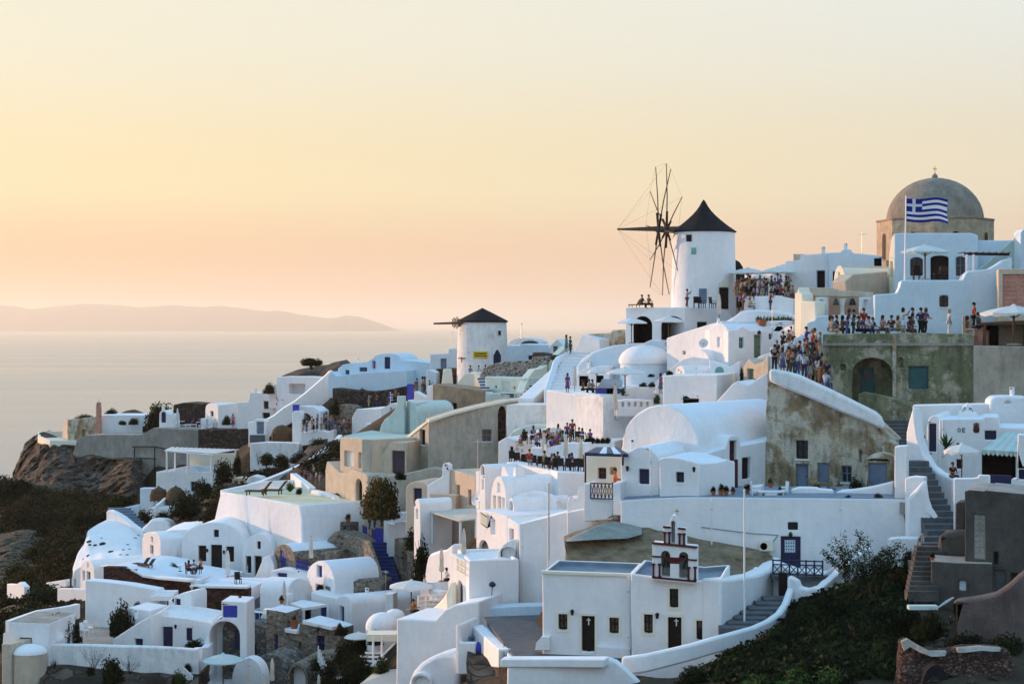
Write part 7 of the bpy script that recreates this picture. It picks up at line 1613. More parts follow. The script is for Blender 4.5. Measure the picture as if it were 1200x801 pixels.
# ---- scrub on the left hillside: one mass of low shrubs
r=random.Random(31);SV,SF,SM=[],[],[]
regions=[[(0,557),(14,562),(60,580),(150,576),(160,600),(125,612),(100,625),(88,660),(60,700),(0,720)],[(0,690),(60,690),(60,720),(20,745),(0,760)],[(205,585),(255,545),(262,600),(240,620),(212,612)],[(295,548),(350,530),(390,508),(385,520),(330,560),(285,575)],[(65,700),(98,697),(100,712),(60,722)],[(352,548),(391,520),(402,510),(398,540),(380,556)],[(840,770),(960,700),(1060,670),(1070,740),(1050,790),(850,800)]]
LMs=['leaf_dark','leaf_olive','leaf_brown','leaf']
cnt=0
for ri,reg in enumerate(regions):
 x0,x1=min(q[0]for q in reg),max(q[0]for q in reg);y0,y1=min(q[1]for q in reg),max(q[1]for q in reg)
 n=int((x1-x0)*(y1-y0)/(17 if ri in(0,1)else 26))
 for k in range(n):
  x,y=r.uniform(x0,x1),r.uniform(y0,y1)
  if not inside(x,y,reg):continue
  g_=ground(x,y)
  if g_ is None:continue
  if noise.noise(g_*.11)<-.42 and ri==0:continue
  s=r.uniform(.5,1.5)*(1.25 if ri==0 else .8);mi_=r.choice((0,0,3))if ri==6 else r.choice((0,0,1,2,0))if noise.noise(g_*.2+Vector((9,9,9)))<.15 else r.choice((1,1,2,0))
  for j in range(85):
   d=Vector((r.gauss(0,1),r.gauss(0,1),abs(r.gauss(0,1)))).normalized()*(r.random()**.4)
   p=g_+Vector((d.x*s,d.y*s,d.z*s*.75-.1));u=Vector((r.gauss(0,1),r.gauss(0,1),r.gauss(0,1))).normalized()*r.uniform(.10,.22);w_=u.orthogonal().normalized()*u.length*.6
   b=len(SV);SV+=[p-u,p+w_,p+u,p-w_];SF.append((b,b+1,b+2,b+3));SM.append(mi_ if r.random()<.8 or ri==6 else r.randrange(4))
me=bpy.data.meshes.new('hillside_scrub');me.from_pydata([tuple(q)for q in SV],[],SF)
for q in LMs:me.materials.append(MATS[q])
me.polygons.foreach_set('material_index',SM)
o=bpy.data.objects.new('hillside_scrub',me);COL.objects.link(o);tag(o,'low dark scrub covering the left hillside and lower banks','scrub',kind='stuff');o['kind']='stuff'
for a in((12,585,255,60,30,'dark','broad dark shrub at the left edge below cliff'),(30,606,244,26,20,'brown','rusty round shrub left of two on the slope'),(46,608,244,24,20,'brown','rusty round shrub right of two on the slope'),(140,601,232,48,24,'olive','broad olive shrub below the concrete wall'),(120,594,244,36,18,'dark','dark shrub against the foot of concrete wall'),(92,602,240,40,18,'dark','dark shrub in the middle of the left slope'),(66,596,250,30,16,'dark','dark shrub under the bare cliff'),(98,616,222,40,18,'dark','dark shrub above the painted rock'),(70,625,226,34,16,'dark','low dark shrub above the rocky patch'),(40,650,214,20,12,'dark','small dark shrub on the rocky patch'),(20,672,206,24,12,'olive','olive shrub low on the rocky patch'),(75,678,196,30,18,'dark','dark shrub left of the small vaulted house'),(50,706,176,60,24,'dark','wide dark shrub in front of the isolated wall'),(84,707,174,40,20,'dark','dark shrub below the pale terrace wall'),(14,712,176,40,18,'dark','dark shrub at the left edge below isolated wall'),(420,790,127,34,30,'dark','dark shrub before the low white bottom wall'),(446,790,125,26,24,'green','green shrub under the beam pergola posts')):bush(*a)
stm=MB()
for k in range(900):
 x,y=(r.uniform(0,165),r.uniform(585,735))if k<620 else(r.uniform(840,1180),r.uniform(700,800))if k<800 else(r.uniform(300,400),r.uniform(512,560))
 g_=ground(x,y)
 if g_ is None:continue
 s=r.uniform(.12,.42)*r.uniform(.6,1.3);q=[Vector((r.gauss(0,1),r.gauss(0,1),r.gauss(0,.8))).normalized()*s*r.uniform(.7,1.2)for _ in range(3)]
 a=[g_+Vector((dx*s,dy*s*.8,dz*s*.7+.05))+Vector((r.gauss(0,.2),r.gauss(0,.2),r.gauss(0,.15)))*s for dx,dy,dz in((-1,0,0),(0,-1,0),(1,0,0),(0,1,0),(0,0,1),(0,0,-1))]
 stm.add(a,[(0,1,4),(1,2,4),(2,3,4),(3,0,4),(1,0,5),(2,1,5),(3,2,5),(0,3,5)])
o=stm.build('loose_stones','rock',None,recalc=False);o['kind']='stuff'
# ---- parasols
def open_parasol(mt,ribs=8,scal=False):
 """two metres high, one metre in radius; scaled when placed"""
 t=thing('parasol','open parasol','parasol')
 m=MB();n=ribs*2
 rings=[(.05,2.28),(.38,2.17),(.72,2.03),(1.0,1.86)]
 v,f=[],[]
 for(r_,z)in rings:
  for k in range(n):
   sag=0 if k%2==0 else-.035*r_
   rr_=r_*(1 if k%2==0 else .955);a=6.2832*k/n
   v.append(Vector((rr_*math.cos(a),rr_*math.sin(a),z+sag)))
 for k in range(n):
  a=6.2832*k/n;rr_=1.0 if k%2==0 else .955
  v.append(Vector((rr_*math.cos(a),rr_*math.sin(a),1.86-(.10 if not scal or k%2==0 else .22))))
 L=len(rings)
 for i in range(L):
  f+=[(i*n+k,i*n+(k+1)%n,(i+1)*n+(k+1)%n,(i+1)*n+k)for k in range(n)]
 m.add(v,f);m.build('canopy',mt,t,recalc=False)
 MB().tube((0,0,0),(0,0,2.3),.032).build('pole','brown_wood',t)
 MB().lathe((0,0,2.26),[(.10,0),(.07,.05),(.025,.12)],n=8).build('finial',mt,t)
 for k in range(ribs):
  a=6.2832*k/ribs;d=Vector((math.cos(a),math.sin(a),0))
  MB().tube(Vector((0,0,2.22)),d*.97+Vector((0,0,1.84)),.014,n=4).tube(Vector((0,0,1.55)),d*.5+Vector((0,0,2.05)),.012,n=4).build('rib','brown_wood',t)
 MB().lathe((0,0,0),[(.22,0),(.22,.06),(.05,.10)],n=12).build('base','concrete',t)
 return t
def closed_parasol(mt):
 t=thing('closed_parasol','closed parasol','parasol')
 MB().tube((0,0,0),(0,0,2.55),.03).build('pole','brown_wood',t)
 v,f,n=[],[],16
 rings=[(.20,.72),(.21,.95),(.155,1.35),(.17,1.75),(.12,2.15),(.05,2.45)]
 for j,(r_,z)in enumerate(rings):
  for k in range(n):
   a=6.2832*k/n+j*.12;q=r_*(1 if k%2 else .68);v.append(Vector((q*math.cos(a),q*math.sin(a),z+(.06 if(k%2 and j==0)else 0))))
 for i in range(len(rings)-1):f+=[(i*n+k,i*n+(k+1)%n,(i+1)*n+(k+1)%n,(i+1)*n+k)for k in range(n)]
 f+=[tuple(range(n-1,-1,-1)),tuple(range((len(rings)-1)*n,len(rings)*n))]
 MB().add(v,f).build('folded_canopy',mt,t)
 MB().lathe((0,0,1.33),[(.165,0),(.165,.05)],n=10).build('strap',mt,t)
 MB().lathe((0,0,0),[(.24,0),(.24,.07),(.06,.11)],n=12).build('base','concrete',t)
 return t
PROTO={}
def put(key,make,px,py,D,rz,sc,label,group=None):
 loc=P(px,py,D)
 if key not in PROTO:
  PROTO[key]=t=make();t.location=loc;t.rotation_euler=(0,0,rz);t.scale=sc if isinstance(sc,tuple)else(sc,)*3
  t['label']=label
  if group:t['group']=group
  return t
 t=dup(PROTO[key],loc,rz,sc,label,group)
 if not group and 'group' in t.keys():del t['group']
 return t
def parasol(px,yt,yg,w,D,mt,label,scal=False):
 s=D/F;h=(yg-yt)*s/2.38;r_=w*s/2
 return put('open '+mt+str(scal),lambda:open_parasol(mt,8,scal),px,yg,D,px*.7,(r_,r_,h),label)
def closed(px,yt,yg,D,mt,label):
 s=D/F;h=(yg-yt)*s/2.55;return put('closed '+mt,lambda:closed_parasol(mt),px,yg,D,px,(h*.95,h*.95,h),label)
for a in((740,371,402,38,161,'canvas_white','white open parasol left in front of the windmill arcade'),(783.5,369,402,38,160.5,'canvas_white','white open parasol right in front of the windmill arcade'),(699,429,460,23,152,'canvas_white','small white open parasol beside the grey canopy'),(732.5,429,463,48,151,'canvas_white','wide white open parasol in front of the white dome'),(876.5,312.5,344,45,165,'canvas_white','white crowd parasol nearest the big windmill'),(911.5,311,346,44,164,'canvas_white','white crowd parasol right of the pair above crowd'),(890,320,346,36,170,'canvas_white','half hidden white parasol behind the crowd parasol pair'),(1084,285.5,328,58,140,'canvas_mint','pale mint open parasol on the flag house terrace'),(261.5,764,804,49,130,'canvas_mint','pale mint open parasol in front of the tall arch'),(420,739,768,34,133,'canvas_white','white open parasol beside the beam pergola')):parasol(*a)
parasol(482,678,714,53,126,'canvas_white','big white scalloped parasol above the blue stairs',True);parasol(1127,518,564,42,106,'canvas_white','white open parasol with valance on right terrace',True)
parasol(1188,356,404,78,126,'canvas_white','large cream market parasol at the right edge',True)
for a in((208,477,498,276,'canvas_white','closed white parasol beside the tiny shrine'),(267,643,685,157,'canvas_white','closed white parasol on the lower pale terrace'),(207.5,632,660,166,'canvas_white','closed white parasol behind the seated trio'),(364.5,627,664,154,'canvas','closed beige parasol by the blue railing'),(333,680,716,146,'canvas','closed beige parasol before the open porch'),(291.5,779,815,127,'canvas','closed beige parasol left of three at bottom'),(319,769,808,128,'canvas','tallest closed beige parasol of bottom three'),(309,789,822,126,'canvas','lowest closed beige parasol of bottom three'),(373.5,788,820,128,'canvas','closed beige parasol by the white picket stair rail'),(517.5,640,681,127,'canvas','closed cream parasol before the rosy curved wall'),(543.5,617,660,121,'canvas','closed cream parasol on the corner railing terrace'),(673.6,429,461,156,'canvas','closed cream parasol at the foot of white steps'),(721,449,492,146,'canvas','closed cream parasol beside the row of small arches'),(637.3,505,541,138,'canvas','left closed cream parasol among the diners'),(663,507,545,136,'canvas','middle closed cream parasol among the diners'),(680.5,512,553,134,'canvas','right closed cream parasol among the diners'),(843,343,378,160,'canvas','closed cream parasol at the windmill corner'),(548,780,781,1,'canvas','')):
 if a[5]:closed(*a)
# ---- seats and tables
def chair(mt):
 t=thing('chair','chair','chair')
 MB().box((0,0,.44),(.48,.48,.07)).build('seat',mt,t);MB().box((0,.23,.72),(.46,.06,.52),rx=-.12).build('backrest',mt,t)
 for x in(-.2,.2):
  for y in(-.2,.2):MB().box((x,y,.2),(.05,.05,.42)).build('leg',mt,t)
  MB().box((x*1.1,0,.64),(.05,.42,.04)).build('armrest',mt,t)
 return t
def table(mt):
 t=thing('table','table','table')
 MB().lathe((0,0,.72),[(.40,0),(.42,.02),(.42,.04)],n=18).build('tabletop',mt,t);MB().tube((0,0,.04),(0,0,.72),.035).build('leg','iron',t)
 MB().lathe((0,0,0),[(.24,0),(.22,.04),(.04,.06)],n=14).build('base','iron',t);return t
def lounger(mt,mat2):
 t=thing('sun_lounger','sun lounger','sun lounger')
 for y in(-.28,.28):MB().box((-.25,y,.30),(1.5,.06,.08)).build('frame',mt,t)
 for k in range(9):MB().box((-.9+k*.15,0,.35),(.11,.56,.03)).build('slat',mat2,t)
 bk=MB()
 for k in range(6):bk.box((.42+k*.085,0,.42+k*.105),(.11,.56,.03),ry=-.89)
 b=bk.build('backrest',mat2,t);b['kind']='stuff'
 for x in(-.85,.4):
  for y in(-.25,.25):MB().box((x,y,.14),(.07,.06,.28)).build('leg',mt,t)
 return t
PN=('left','right')
for i,(x,y,d)in enumerate(((304,580,167.8),(322,579,168.7))):put('wl',lambda:lounger('brown_wood','brown_wood'),x,y,d,R(-14),1.4,'%s brown wooden lounger on the bastion terrace'%PN[i],'wooden loungers on the bastion')
for i,(x,y,d)in enumerate(((166.5,664,158.5),(172.5,665.5,157.5))):put('wl',None,x,y,d,R(-30),.95,'%s dark lounger at the edge of the front terrace'%PN[i],'dark loungers on the front terrace')
for i,(x,y,d)in enumerate(((226,500,270),(219,500.5,272),(242,501,270))):put('pl',lambda:lounger('plastic_white','cloth lilac'),x,y,d,R(10),1.3,('lilac sun lounger on far terrace beside the closed parasol','lilac lounger nearest the tiny arched shrine','lilac lounger nearest the rounded gable house')[i],'lilac loungers on the far terrace')
for i,(x,y)in enumerate(((213,499.5),(233,500.5),(250,501),(282,501))):put('wt',lambda:table('plastic_white'),x,y,270,0,1.1,('white table beside the closed white parasol','white table between the lilac loungers','white table before the rounded gable','white table before the dark blue door')[i],'white tables on the far terrace')
CH_=[(601,543,142),(606,545,141.5),(613,547,140.5),(619,548,139.5),(626,548.5,138),(633,549.5,137),(640,551,135.5),(648,552,134),(657,552.5,133.5),(665,552.5,133.5),(673,552.8,133.6),(681,553,133.8)]
for i,(x,y,d)in enumerate(CH_):put('ch',lambda:chair('wicker'),x,y,d,R(160+i*17%60),1.12,ORD[i]+' dark wicker chair from the left along restaurant edge','wicker chairs along the restaurant edge')
for i,(x,y,d)in enumerate(((609,544,142.5),(622,546,141),(637,548,138.5),(651,550,136.5),(668,551,136))):put('dt',lambda:table('canvas_white'),x,y,d,0,1.0,ORD[i]+' white table from the left on lower restaurant terrace','white tables on the lower restaurant terrace')
for i,(x,y,d)in enumerate(((623,513,151),(634,511,153),(648,509,154),(659,508,154),(672,510,152),(684,513,150))):put('dt',None,x,y+6,d-4,0,1.0,ORD[i]+' white table from the left on upper dining terrace','white tables on the upper dining terrace')
for i,(x,y,d)in enumerate(((615,520,147),(627,519,148),(641,518,148.5),(653,517,148.5),(666,518,147.5),(678,520,146.5),(690,521,146))):put('ch',None,x,y,d,i*1.3,1.1,ORD[i]+' dark wicker chair from the left on upper terrace','wicker chairs on the upper dining terrace')
for i,(x,y,d,a)in enumerate(((99,745,134.5,1),(104,742,135,2.4),(885,583,111,1.6),(918,583,111.5,-1.4),(221,672,156,2),(232,672,156,-1.8),(279,684,153,.5))):put('wc' if i<4 else 'ch',(lambda:chair('plastic_white'))if i<4 else None,x,y,d,a,1.1,('white slatted chair left in the courtyard','white slatted chair right in the courtyard','white chair at the terrace table on the long wall','white chair right of the long terrace table','dark chair left of the seated trio','dark chair right of the seated trio','dark folding chair beside the closed white parasol')[i])
put('dt',None,226,672,156,0,.9,'small table of the seated trio on front terrace');put('wt',None,211,669,157,0,.8,'small white table beside the seated trio')
ht=thing('terrace_table','long white table on piers above the long wall','table',P(903,583,111))
MB().box(P(903,575.5,111),(1.7,.8,.07)).build('tabletop','plastic_white',ht);MB().box(P(903,579.5,110.9),(.8,.5,.38)).build('base','white',ht)
for x_ in(891,917):MB().box(P(x_,579.5,111),(.07,.6,.42)).build('leg','plastic_white',ht)
H('terrace_couch','white built-in couch along the long terrace','bench',pl(928,112,978,111.5),[(928,574),(938,571),(958,571.5),(962,573),(977,574)],584,1.0,'white',skirt=.1)
H('terrace_couch','white stuccoed table block with blue cloth','table',pl(877,112.4,892,112),[(878,570),(892,568.5)],584,1.2,'white',skirt=.1)
put('wl',None,745,360,165,R(40),.8,'dark lounge seat with two people on windmill terrace')
for i,(x,y)in enumerate(((816,360.5),(823,361),(835,361),(866,361))):put('ch',None,x,y,163,i,1.1,ORD[i]+' dark chair from the left at the big windmill foot','dark chairs at the windmill foot')
for i,x_ in enumerate((1074,1098,1105)):put('ch',None,x_,328,141,x_,1.15,ORD[i]+' dark chair from the left on flag house terrace','dark chairs on the flag house terrace')
for(x_,y_,d_,r_,mt,nm,lb)in((49,758,131.5,.75,'stone_dark','jar','dark stone jar lower left by the white urn'),(53,746,133,.62,'stone_dark','jar','dark stone jar stacked behind the lower jar'),(66,754,132,.62,'white','urn','white stepped urn beside the dark jars')):
 o=MB().lathe(P(x_,y_,d_),[(r_*.7,0),(r_,.35),(r_*.9,.65),(r_*.75,.75),(r_*.8,.8)],n=18).build(nm,mt,None,True);tag(o,lb,nm)
for(x_,y_,d_,w_,ax_,lb)in((558,583.5,131.5,17,(-.75,-.6,.25),'large white satellite dish on the sunlit house front'),(824.5,402,148.5,11,(-.3,-.9,.3),'satellite dish on the long sloping white wall'),(365,623,161,9,(-.6,-.8,.1),'pale round dish beside the stepped path')):
 t=thing('satellite_dish',lb,'satellite dish',P(x_,y_+w_/2,d_));s=w_*d_/F/2;q=Vector(ax_).normalized().to_track_quat('Z','Y').to_matrix();c=P(x_,y_,d_-.6)
 m=MB().lathe((0,0,0),[(.02,-.25),(.5,-.17),(.85,-.04),(1,.04),(.98,.06),(.8,0),(.4,-.14),(.01,-.2)],n=22);m.v=[c+q@(p*s)for p in m.v];m.build('dish','white_old',t,True)
 MB().tube(c+q@Vector((0,-.8*s,0)),c+q@Vector((0,0,.8*s)),.02,n=5).build('feed_arm','steel',t);MB().tube(c,c+Vector((.25,.8,-.35)),.05).build('bracket','steel',t)
t=thing('canvas_canopy','grey white canvas canopy over a dark seating area','awning',P(530,634,138))
q=[P(504,599,141),P(519,596.5,143),P(558,595,141),P(558,607,136.5),P(538,609.5,136)]
MB().add(q+[v_-Vector((0,0,.1))for v_ in q],[(0,1,2,3,4),(9,8,7,6,5)]+[(k,(k+1)%5,5+(k+1)%5,5+k)for k in range(5)]).build('cloth','canvas',t)
for a,y_ in((q[0]+Vector((.2,.1,0)),636),(q[4]+Vector((.1,.15,0)),640),(q[3],636)):MB().tube(a,Vector((a.x,a.y,zat(y_,a.y))),.1).build('post','pale_blue',t)
H('shaded_wall','dark shaded wall at the back of canvas canopy','wall',pl(506,144,558,142),[(506,601),(557,598)],645,.5,'beige_grey')
H('tan_arch_house','tan vaulted house with rounded top and blue door','house',pl(475,152,507,150),[(475.5,578),*arc(476,572,503,574,563.6,12),(507,577)],598,4,'sand',[ho('door',484.2,571.8,494,592,col='navy')])
H('tiny_vault','tiny sunlit vaulted hut left of the canvas canopy','house',pl(485,143,493,140,1),[(485,596),*arc(485.4,591,492.6,592,584,8)],645,3,'white',[ho('open',487.6,596,489.6,608,arch=1,rec=.5)],roofmat='white_roof')
H('tan_yard_wall','low tan yard wall right of the blue arched door','wall',pl(502,149,535,147),[(503,577.5),(520,579),(534,580)],598,1.0,'sand')
H('sunlit_tan_wall','half sunlit tan wall with two narrow dark doors','wall',pl(526,150,558,146,1),[(526.7,549.8),(540,553),(557.5,558)],598,3,'sand',[ho('door',535,568,538.4,588,col='dark_wood_and_shade'),ho('door',548.6,573.5,552,592,col='dark_wood_and_shade')])
H('white_chimney_wall','white stepped chimney wall left of the tan wall','wall',pl(497,151,528,149),[(500,569),(518,558),(518.6,544),(522,541.6),(526,544.5),(526.6,556)],590,.8,'white',[ho('open',520.4,543.6,524.6,546.5,arch=1,rec=.3)])
H('white_steps_wall','white stepped yard wall below the round tree','wall',pl(448,161,488,158),[(449,590),(450,583),(455,587),(462,585),(463,600),(487,600)],618,1.0,'white')
H('white_path_wall','white jagged wall beside the stair head path','wall',pl(452,159,486,156),[(453,612),(460,614),(466,611),(472,610),(480,611)],640,.8,'white')
# ---- flags
fp=thing('flag','large blue and white striped cross flag flying on a pole','flag',P(1060.5,328,139))
MB().tube(P(1060.2,330,139),P(1061.8,229,139),.07,.05,n=8).build('pole','plastic_white',fp);MB().lathe(P(1061.8,229,139),[(.05,0),(.09,.06),(.02,.16)],n=8).build('finial','gold',fp)
FW,FH=50.5*139/F,27*139/F;o0=P(1062.2,259.4,139)
def fpt(u,w_):
 return o0+Vector((u*FW*(1-.03*math.sin(w_*3)),.40*math.sin(u*7.5+w_*.9)*u**.6,w_*FH-.16*math.sin(u*6+.5)*u-(.16*u if w_<.6 else .05*u)))
def fpatch(name,u0,u1,w0,w1,mt,off=0.0):
 v,f=[],[];n=16
 for i in range(n+1):
  u=u0+(u1-u0)*i/n
  for w_ in(w0,w1):
   p=fpt(u,w_);v+=[p+Vector((0,-.012-off,0)),p+Vector((0,.012+off,0))]
 for i in range(n):
  a=i*4;f+=[(a,a+4,a+6,a+2),(a+1,a+3,a+7,a+5),(a,a+1,a+5,a+4),(a+2,a+6,a+7,a+3)]
 f+=[(0,2,3,1),(n*4,n*4+1,n*4+3,n*4+2)]
 return new(name,v,f,mt,fp)
for k in range(9):
 w0=1-(k+1)/9;fpatch('stripe',.37 if k<5 else 0,1,w0,w0+1/9,'flag_blue' if k%2==0 else 'flag_white')
fpatch('canton',0,.37,4/9,1,'flag_blue');fpatch('cross',0,.37,6/9,7/9,'flag_white',.012);fpatch('cross',.148,.222,4/9,1,'flag_white',.012)
for(x_,y0,y1,d_,lb,mt)in((457.5,478,459,236,'small blue and white flag on a pole by the dark wall','flag_blue'),(437,437,424,248,'small furled purple flag on the pale blue terrace','cloth purple')):
 t=thing('flag',lb,'flag',P(x_,y0,d_));MB().tube(P(x_,y0,d_),P(x_,y1,d_),.05,n=6).build('pole','plastic_white',t);c=P(x_,(y0+y1)/2-1,d_)
 MB().box(c+Vector((.12,0,.3)),(.45,.06,1.1)).build('flag_cloth',mt,t)
 if mt=='flag_blue':
  for e in(-.1,.25,.6):MB().box(c+Vector((.12,-.005,e)),(.47,.075,.13)).build('stripe','flag_white',t)
# ---- roof and wall fittings
def vent():
 t=thing('roof_vent','vent','vent');MB().box((0,0,.3),(.42,.36,.9)).build('stack','white',t)
 m=MB()
 for x in(-.16,.16):m.box((x,0,.86),(.1,.34,.24))
 m.box((0,0,1.0),(.5,.44,.07)).build('cap','white',t);MB().box((0,0,.86),(.2,.3,.2)).build('flue','thatch_dark',t);return t
def aerial():
 t=thing('aerial','aerial','aerial');MB().tube((0,0,-.5),(0,0,2.2),.025,n=6).build('mast','steel',t)
 m=MB().tube((-.6,0,2.0),(.6,0,2.0),.015,n=5)
 for k in range(6):m.tube((-.5+k*.2,-.3+k*.03,2.0),(-.5+k*.2,.3-k*.03,2.0),.01,n=4)
 m.build('antenna','steel',t);return t
def lamp():
 t=thing('wall_lantern','lantern','lamp');MB().box((0,.06,0),(.1,.1,.12)).build('bracket','iron',t);MB().lathe((0,-.1,-.2),[(.07,0),(.11,.22),(.13,.26),(.02,.36)],n=8).build('lamp_shade','iron',t);return t
def pipe(px,y0,y1,D,lb):
 t=thing('drain_pipe',lb,'pipe',P(px,y1,D));MB().tube(P(px,y0,D),P(px,y1,D),.05,n=7).build('pipe','white_old',t)
 for k in(.2,.8):MB().box(P(px,y0+(y1-y0)*k,D),(.16,.12,.05)).build('clip','steel',t)
for i,(x,y,D,lb)in enumerate(((741,525.5,115,'white vent on the navy shutter house'),(965,297,164,'white vent left of two on ridge houses'),(991,293,163,'white vent right of two on ridge houses'),(600,557,136,'white vent on the long vaulted house roof'),(300,460,264,'small vent on the two storey house'),(316,460,264,'right small vent on the two storey house'),(420,425,250,'small vent on the domed ridge house'),(160,723,141,'white vent on the gabled stair wall roof'),(350,676,152,'white vent behind the open porch roof'),(430,697,148,'white vent on the long low house'),(640,530,137,'small vent by the middle diners'),(815,439,142,'white vent on the arched window house'),(842,381,151,'white vent over the sunlit slim window'),(1186,464,120.5,'white vent on the rounded shoulder house'),(690,430,163,'white vent on the white annex'))):put('vent',vent,x,y,D,i*.4,.62,lb)
for i,(x,y,D,lb)in enumerate(((280,616,172,'thin aerial on the large vaulted house'),(530,409,205,'thin aerial on the cubic blue door house'),(1010,299,164,'thin aerial on the ridge houses'),(905,387,149,'thin aerial on the green door house'),(560,546,140,'thin aerial behind the long vaulted house'),(452,697,147,'thin aerial on the long low house'))):put('aer',aerial,x,y,D,i,1.0,lb)
for i,(x,y,D,lb)in enumerate(((243,644,165,'dark lantern left of the tall brown door'),(262.5,646,164.7,'dark lantern right of the tall brown door'),(770,720,98.2,'dark lantern between chapel window and nave door'),(670.5,716,100.2,'dark lantern left of the left chapel door'),(735,548,113.6,'dark lantern beside the navy shutter'),(206,733,138,'dark lantern beside the glazed navy door'),(813,549,110.2,'dark lantern right of small framed navy window'),(1082,512,115,'dark lantern by the tall navy door'))):put('lan',lamp,x,y,D-.15,0,1.0,lb)
for a in((763,526,600,112.4,'drain pipe on the navy shutter house'),(612,614,745,119.6,'drain pipe at corner of the tall white wall'),(736.5,675,764,99.1,'drain pipe at the joint of both chapel blocks'),(700,464,505,150,'drain pipe at corner of parasol terrace'),(290,662,678,163,'drain pipe between the two vaulted houses'),(226,728,759,137.4,'drain pipe right of navy shutter window'),(1105,492,545,114.4,'drain pipe left of the wall letters'),(834,583,650,108.6,'drain pipe down the long white wall'),(985,584,650,105.7,'second drain pipe down the long white wall')):pipe(*a)
# ---- people
def skin(name,pts,edges,mt,sub=1):
 """one continuous surface grown over a skeleton of joints; pts: (x, y, z, radius x, radius y)"""
 me=bpy.data.meshes.new(name);me.from_pydata([p[:3]for p in pts],edges,[])
 o=bpy.data.objects.new(name,me);COL.objects.link(o)
 o.modifiers.new('s','SKIN');sv=me.skin_vertices[0].data
 for s,p in zip(sv,pts):s.radius=(p[3],p[4]if len(p)>4 else p[3])
 sv[0].use_root=True
 m=o.modifiers.new('u','SUBSURF');m.levels=sub
 bpy.context.view_layer.update()
 e=o.evaluated_get(bpy.context.evaluated_depsgraph_get());out=bpy.data.meshes.new_from_object(e)
 bpy.data.objects.remove(o);bpy.data.meshes.remove(me)
 out.materials.clear();out.materials.append(MATS[mt]);out.polygons.foreach_set('use_smooth',[True]*len(out.polygons))
 return out
def figure(kind,pose,hair):
 fem=kind=='f';sh=.17 if fem else .20
 sit=pose=='sit';hz=.50 if sit else .92
 S={}
 def pt(n,*a):S[n]=a
 lean=.05 if pose!='lean' else .22
 ty=lambda z:-lean*(z-hz)
 pt('pel',0,0,hz,.135,.10);pt('wai',0,ty(hz+.2),hz+.20,.115 if fem else .135,.085);pt('che',0,ty(hz+.38),hz+.38,.15 if fem else .165,.10)
 pt('nec',0,ty(hz+.55),hz+.55,.05);pt('jaw',0,ty(hz+.62)-.01,hz+.63,.068,.075);pt('hea',0,ty(hz+.72),hz+.73,.082,.098);pt('cro',0,ty(hz+.8),hz+.80,.06,.07);pt('nos',0,ty(hz+.7)-.115,hz+.69,.014)
 E_=[('pel','wai'),('wai','che'),('che','nec'),('nec','jaw'),('jaw','hea'),('hea','cro'),('jaw','nos')]
 hand={}
 for s,q in((-1,'L'),(1,'R')):
  y0=ty(hz+.48)
  pt('sho'+q,s*sh,y0,hz+.47,.058)
  up=pose in('photo',)or(pose=='wave' and s==1)
  if up:el,wr=(s*(sh+.05),y0-.22,hz+.36),(s*.09,y0-.36,hz+.58)
  elif sit or pose=='lean':el,wr=(s*(sh+.06),y0-.10,hz+.22),(s*.13,y0-.34,hz+.20)
  elif pose=='hips':el,wr=(s*(sh+.19),y0+.06,hz+.22),(s*.16,y0-.05,hz+.06)
  else:el,wr=(s*(sh+.06),y0+.02,hz+.20),(s*(sh+.05),y0-.07,hz-.04)
  pt('elb'+q,*el,.043);pt('wri'+q,*wr,.030)
  d=(Vector(wr)-Vector(el)).normalized();pa=Vector(wr)+d*.07;pt('pal'+q,*pa,.034,.022)
  E_+=[('che','sho'+q),('sho'+q,'elb'+q),('elb'+q,'wri'+q),('wri'+q,'pal'+q)]
  sd_=d.cross(Vector((0,1,.3))).normalized()
  for k,L_ in enumerate((.075,.085,.08,.062)):
   b=pa+sd_*(k-1.5)*.019+d*.03;t_=b+d*L_*.6+Vector((0,-.012,0));u_=t_+d*L_*.4+Vector((0,-.022,-.006))
   pt('f%d%s'%(k,q),*t_,.0085);pt('g%d%s'%(k,q),*u_,.007);E_+=[('pal'+q,'f%d%s'%(k,q)),('f%d%s'%(k,q),'g%d%s'%(k,q))]
  tb=Vector(wr)+d*.045+sd_*-.045+Vector((0,-.02,0));pt('thu'+q,*tb,.010);E_.append(('wri'+q,'thu'+q))
  pt('hip'+q,s*.09,0,hz-.04,.088)
  if sit:kn,an=(s*.12,-.42,hz+.02),(s*.11,-.46,.09)
  else:
   st_=.10 if pose in('walk',)else .02
   kn,an=(s*.10,-.02-s*st_,.49),(s*.105,.02+s*st_*1.6,.08)
  pt('kne'+q,*kn,.058);pt('cal'+q,an[0],(kn[1]+an[1])/2+.02,(kn[2]+an[2])/2+.04,.056);pt('ank'+q,*an,.036);pt('toe'+q,an[0]+s*.02,an[1]-.16,.035,.036,.028)
  E_+=[('pel','hip'+q),('hip'+q,'kne'+q),('kne'+q,'cal'+q),('cal'+q,'ank'+q),('ank'+q,'toe'+q)]
 def part(name,names,mt,grow_=0.0,extra=()):
  ns=list(names);ix={n:i for i,n in enumerate(ns)}
  return skin(name,[S[n][:3]+tuple(r_+grow_ for r_ in S[n][3:])for n in ns],[(ix[a],ix[b])for a,b in E_ if a in ix and b in ix],mt)
 t=thing('person','person','person')
 def link(nm,me):o=bpy.data.objects.new(nm,me);COL.objects.link(o);o.parent=t;return o
 link('body',part('body',S.keys(),'skin'))
 sl=[n for q in 'LR' for n in('sho'+q,'elb'+q)]
 sv=dict(S)
 for q in 'LR':
  a,b=Vector(S['sho'+q][:3]),Vector(S['elb'+q][:3]);S['elb'+q]=tuple(a.lerp(b,.75))+(.052,)
 S['nec']=S['nec'][:2]+(hz+.50,.06)
 link('shirt',part('shirt',['pel','wai','che','nec']+sl,'cloth white',.022))
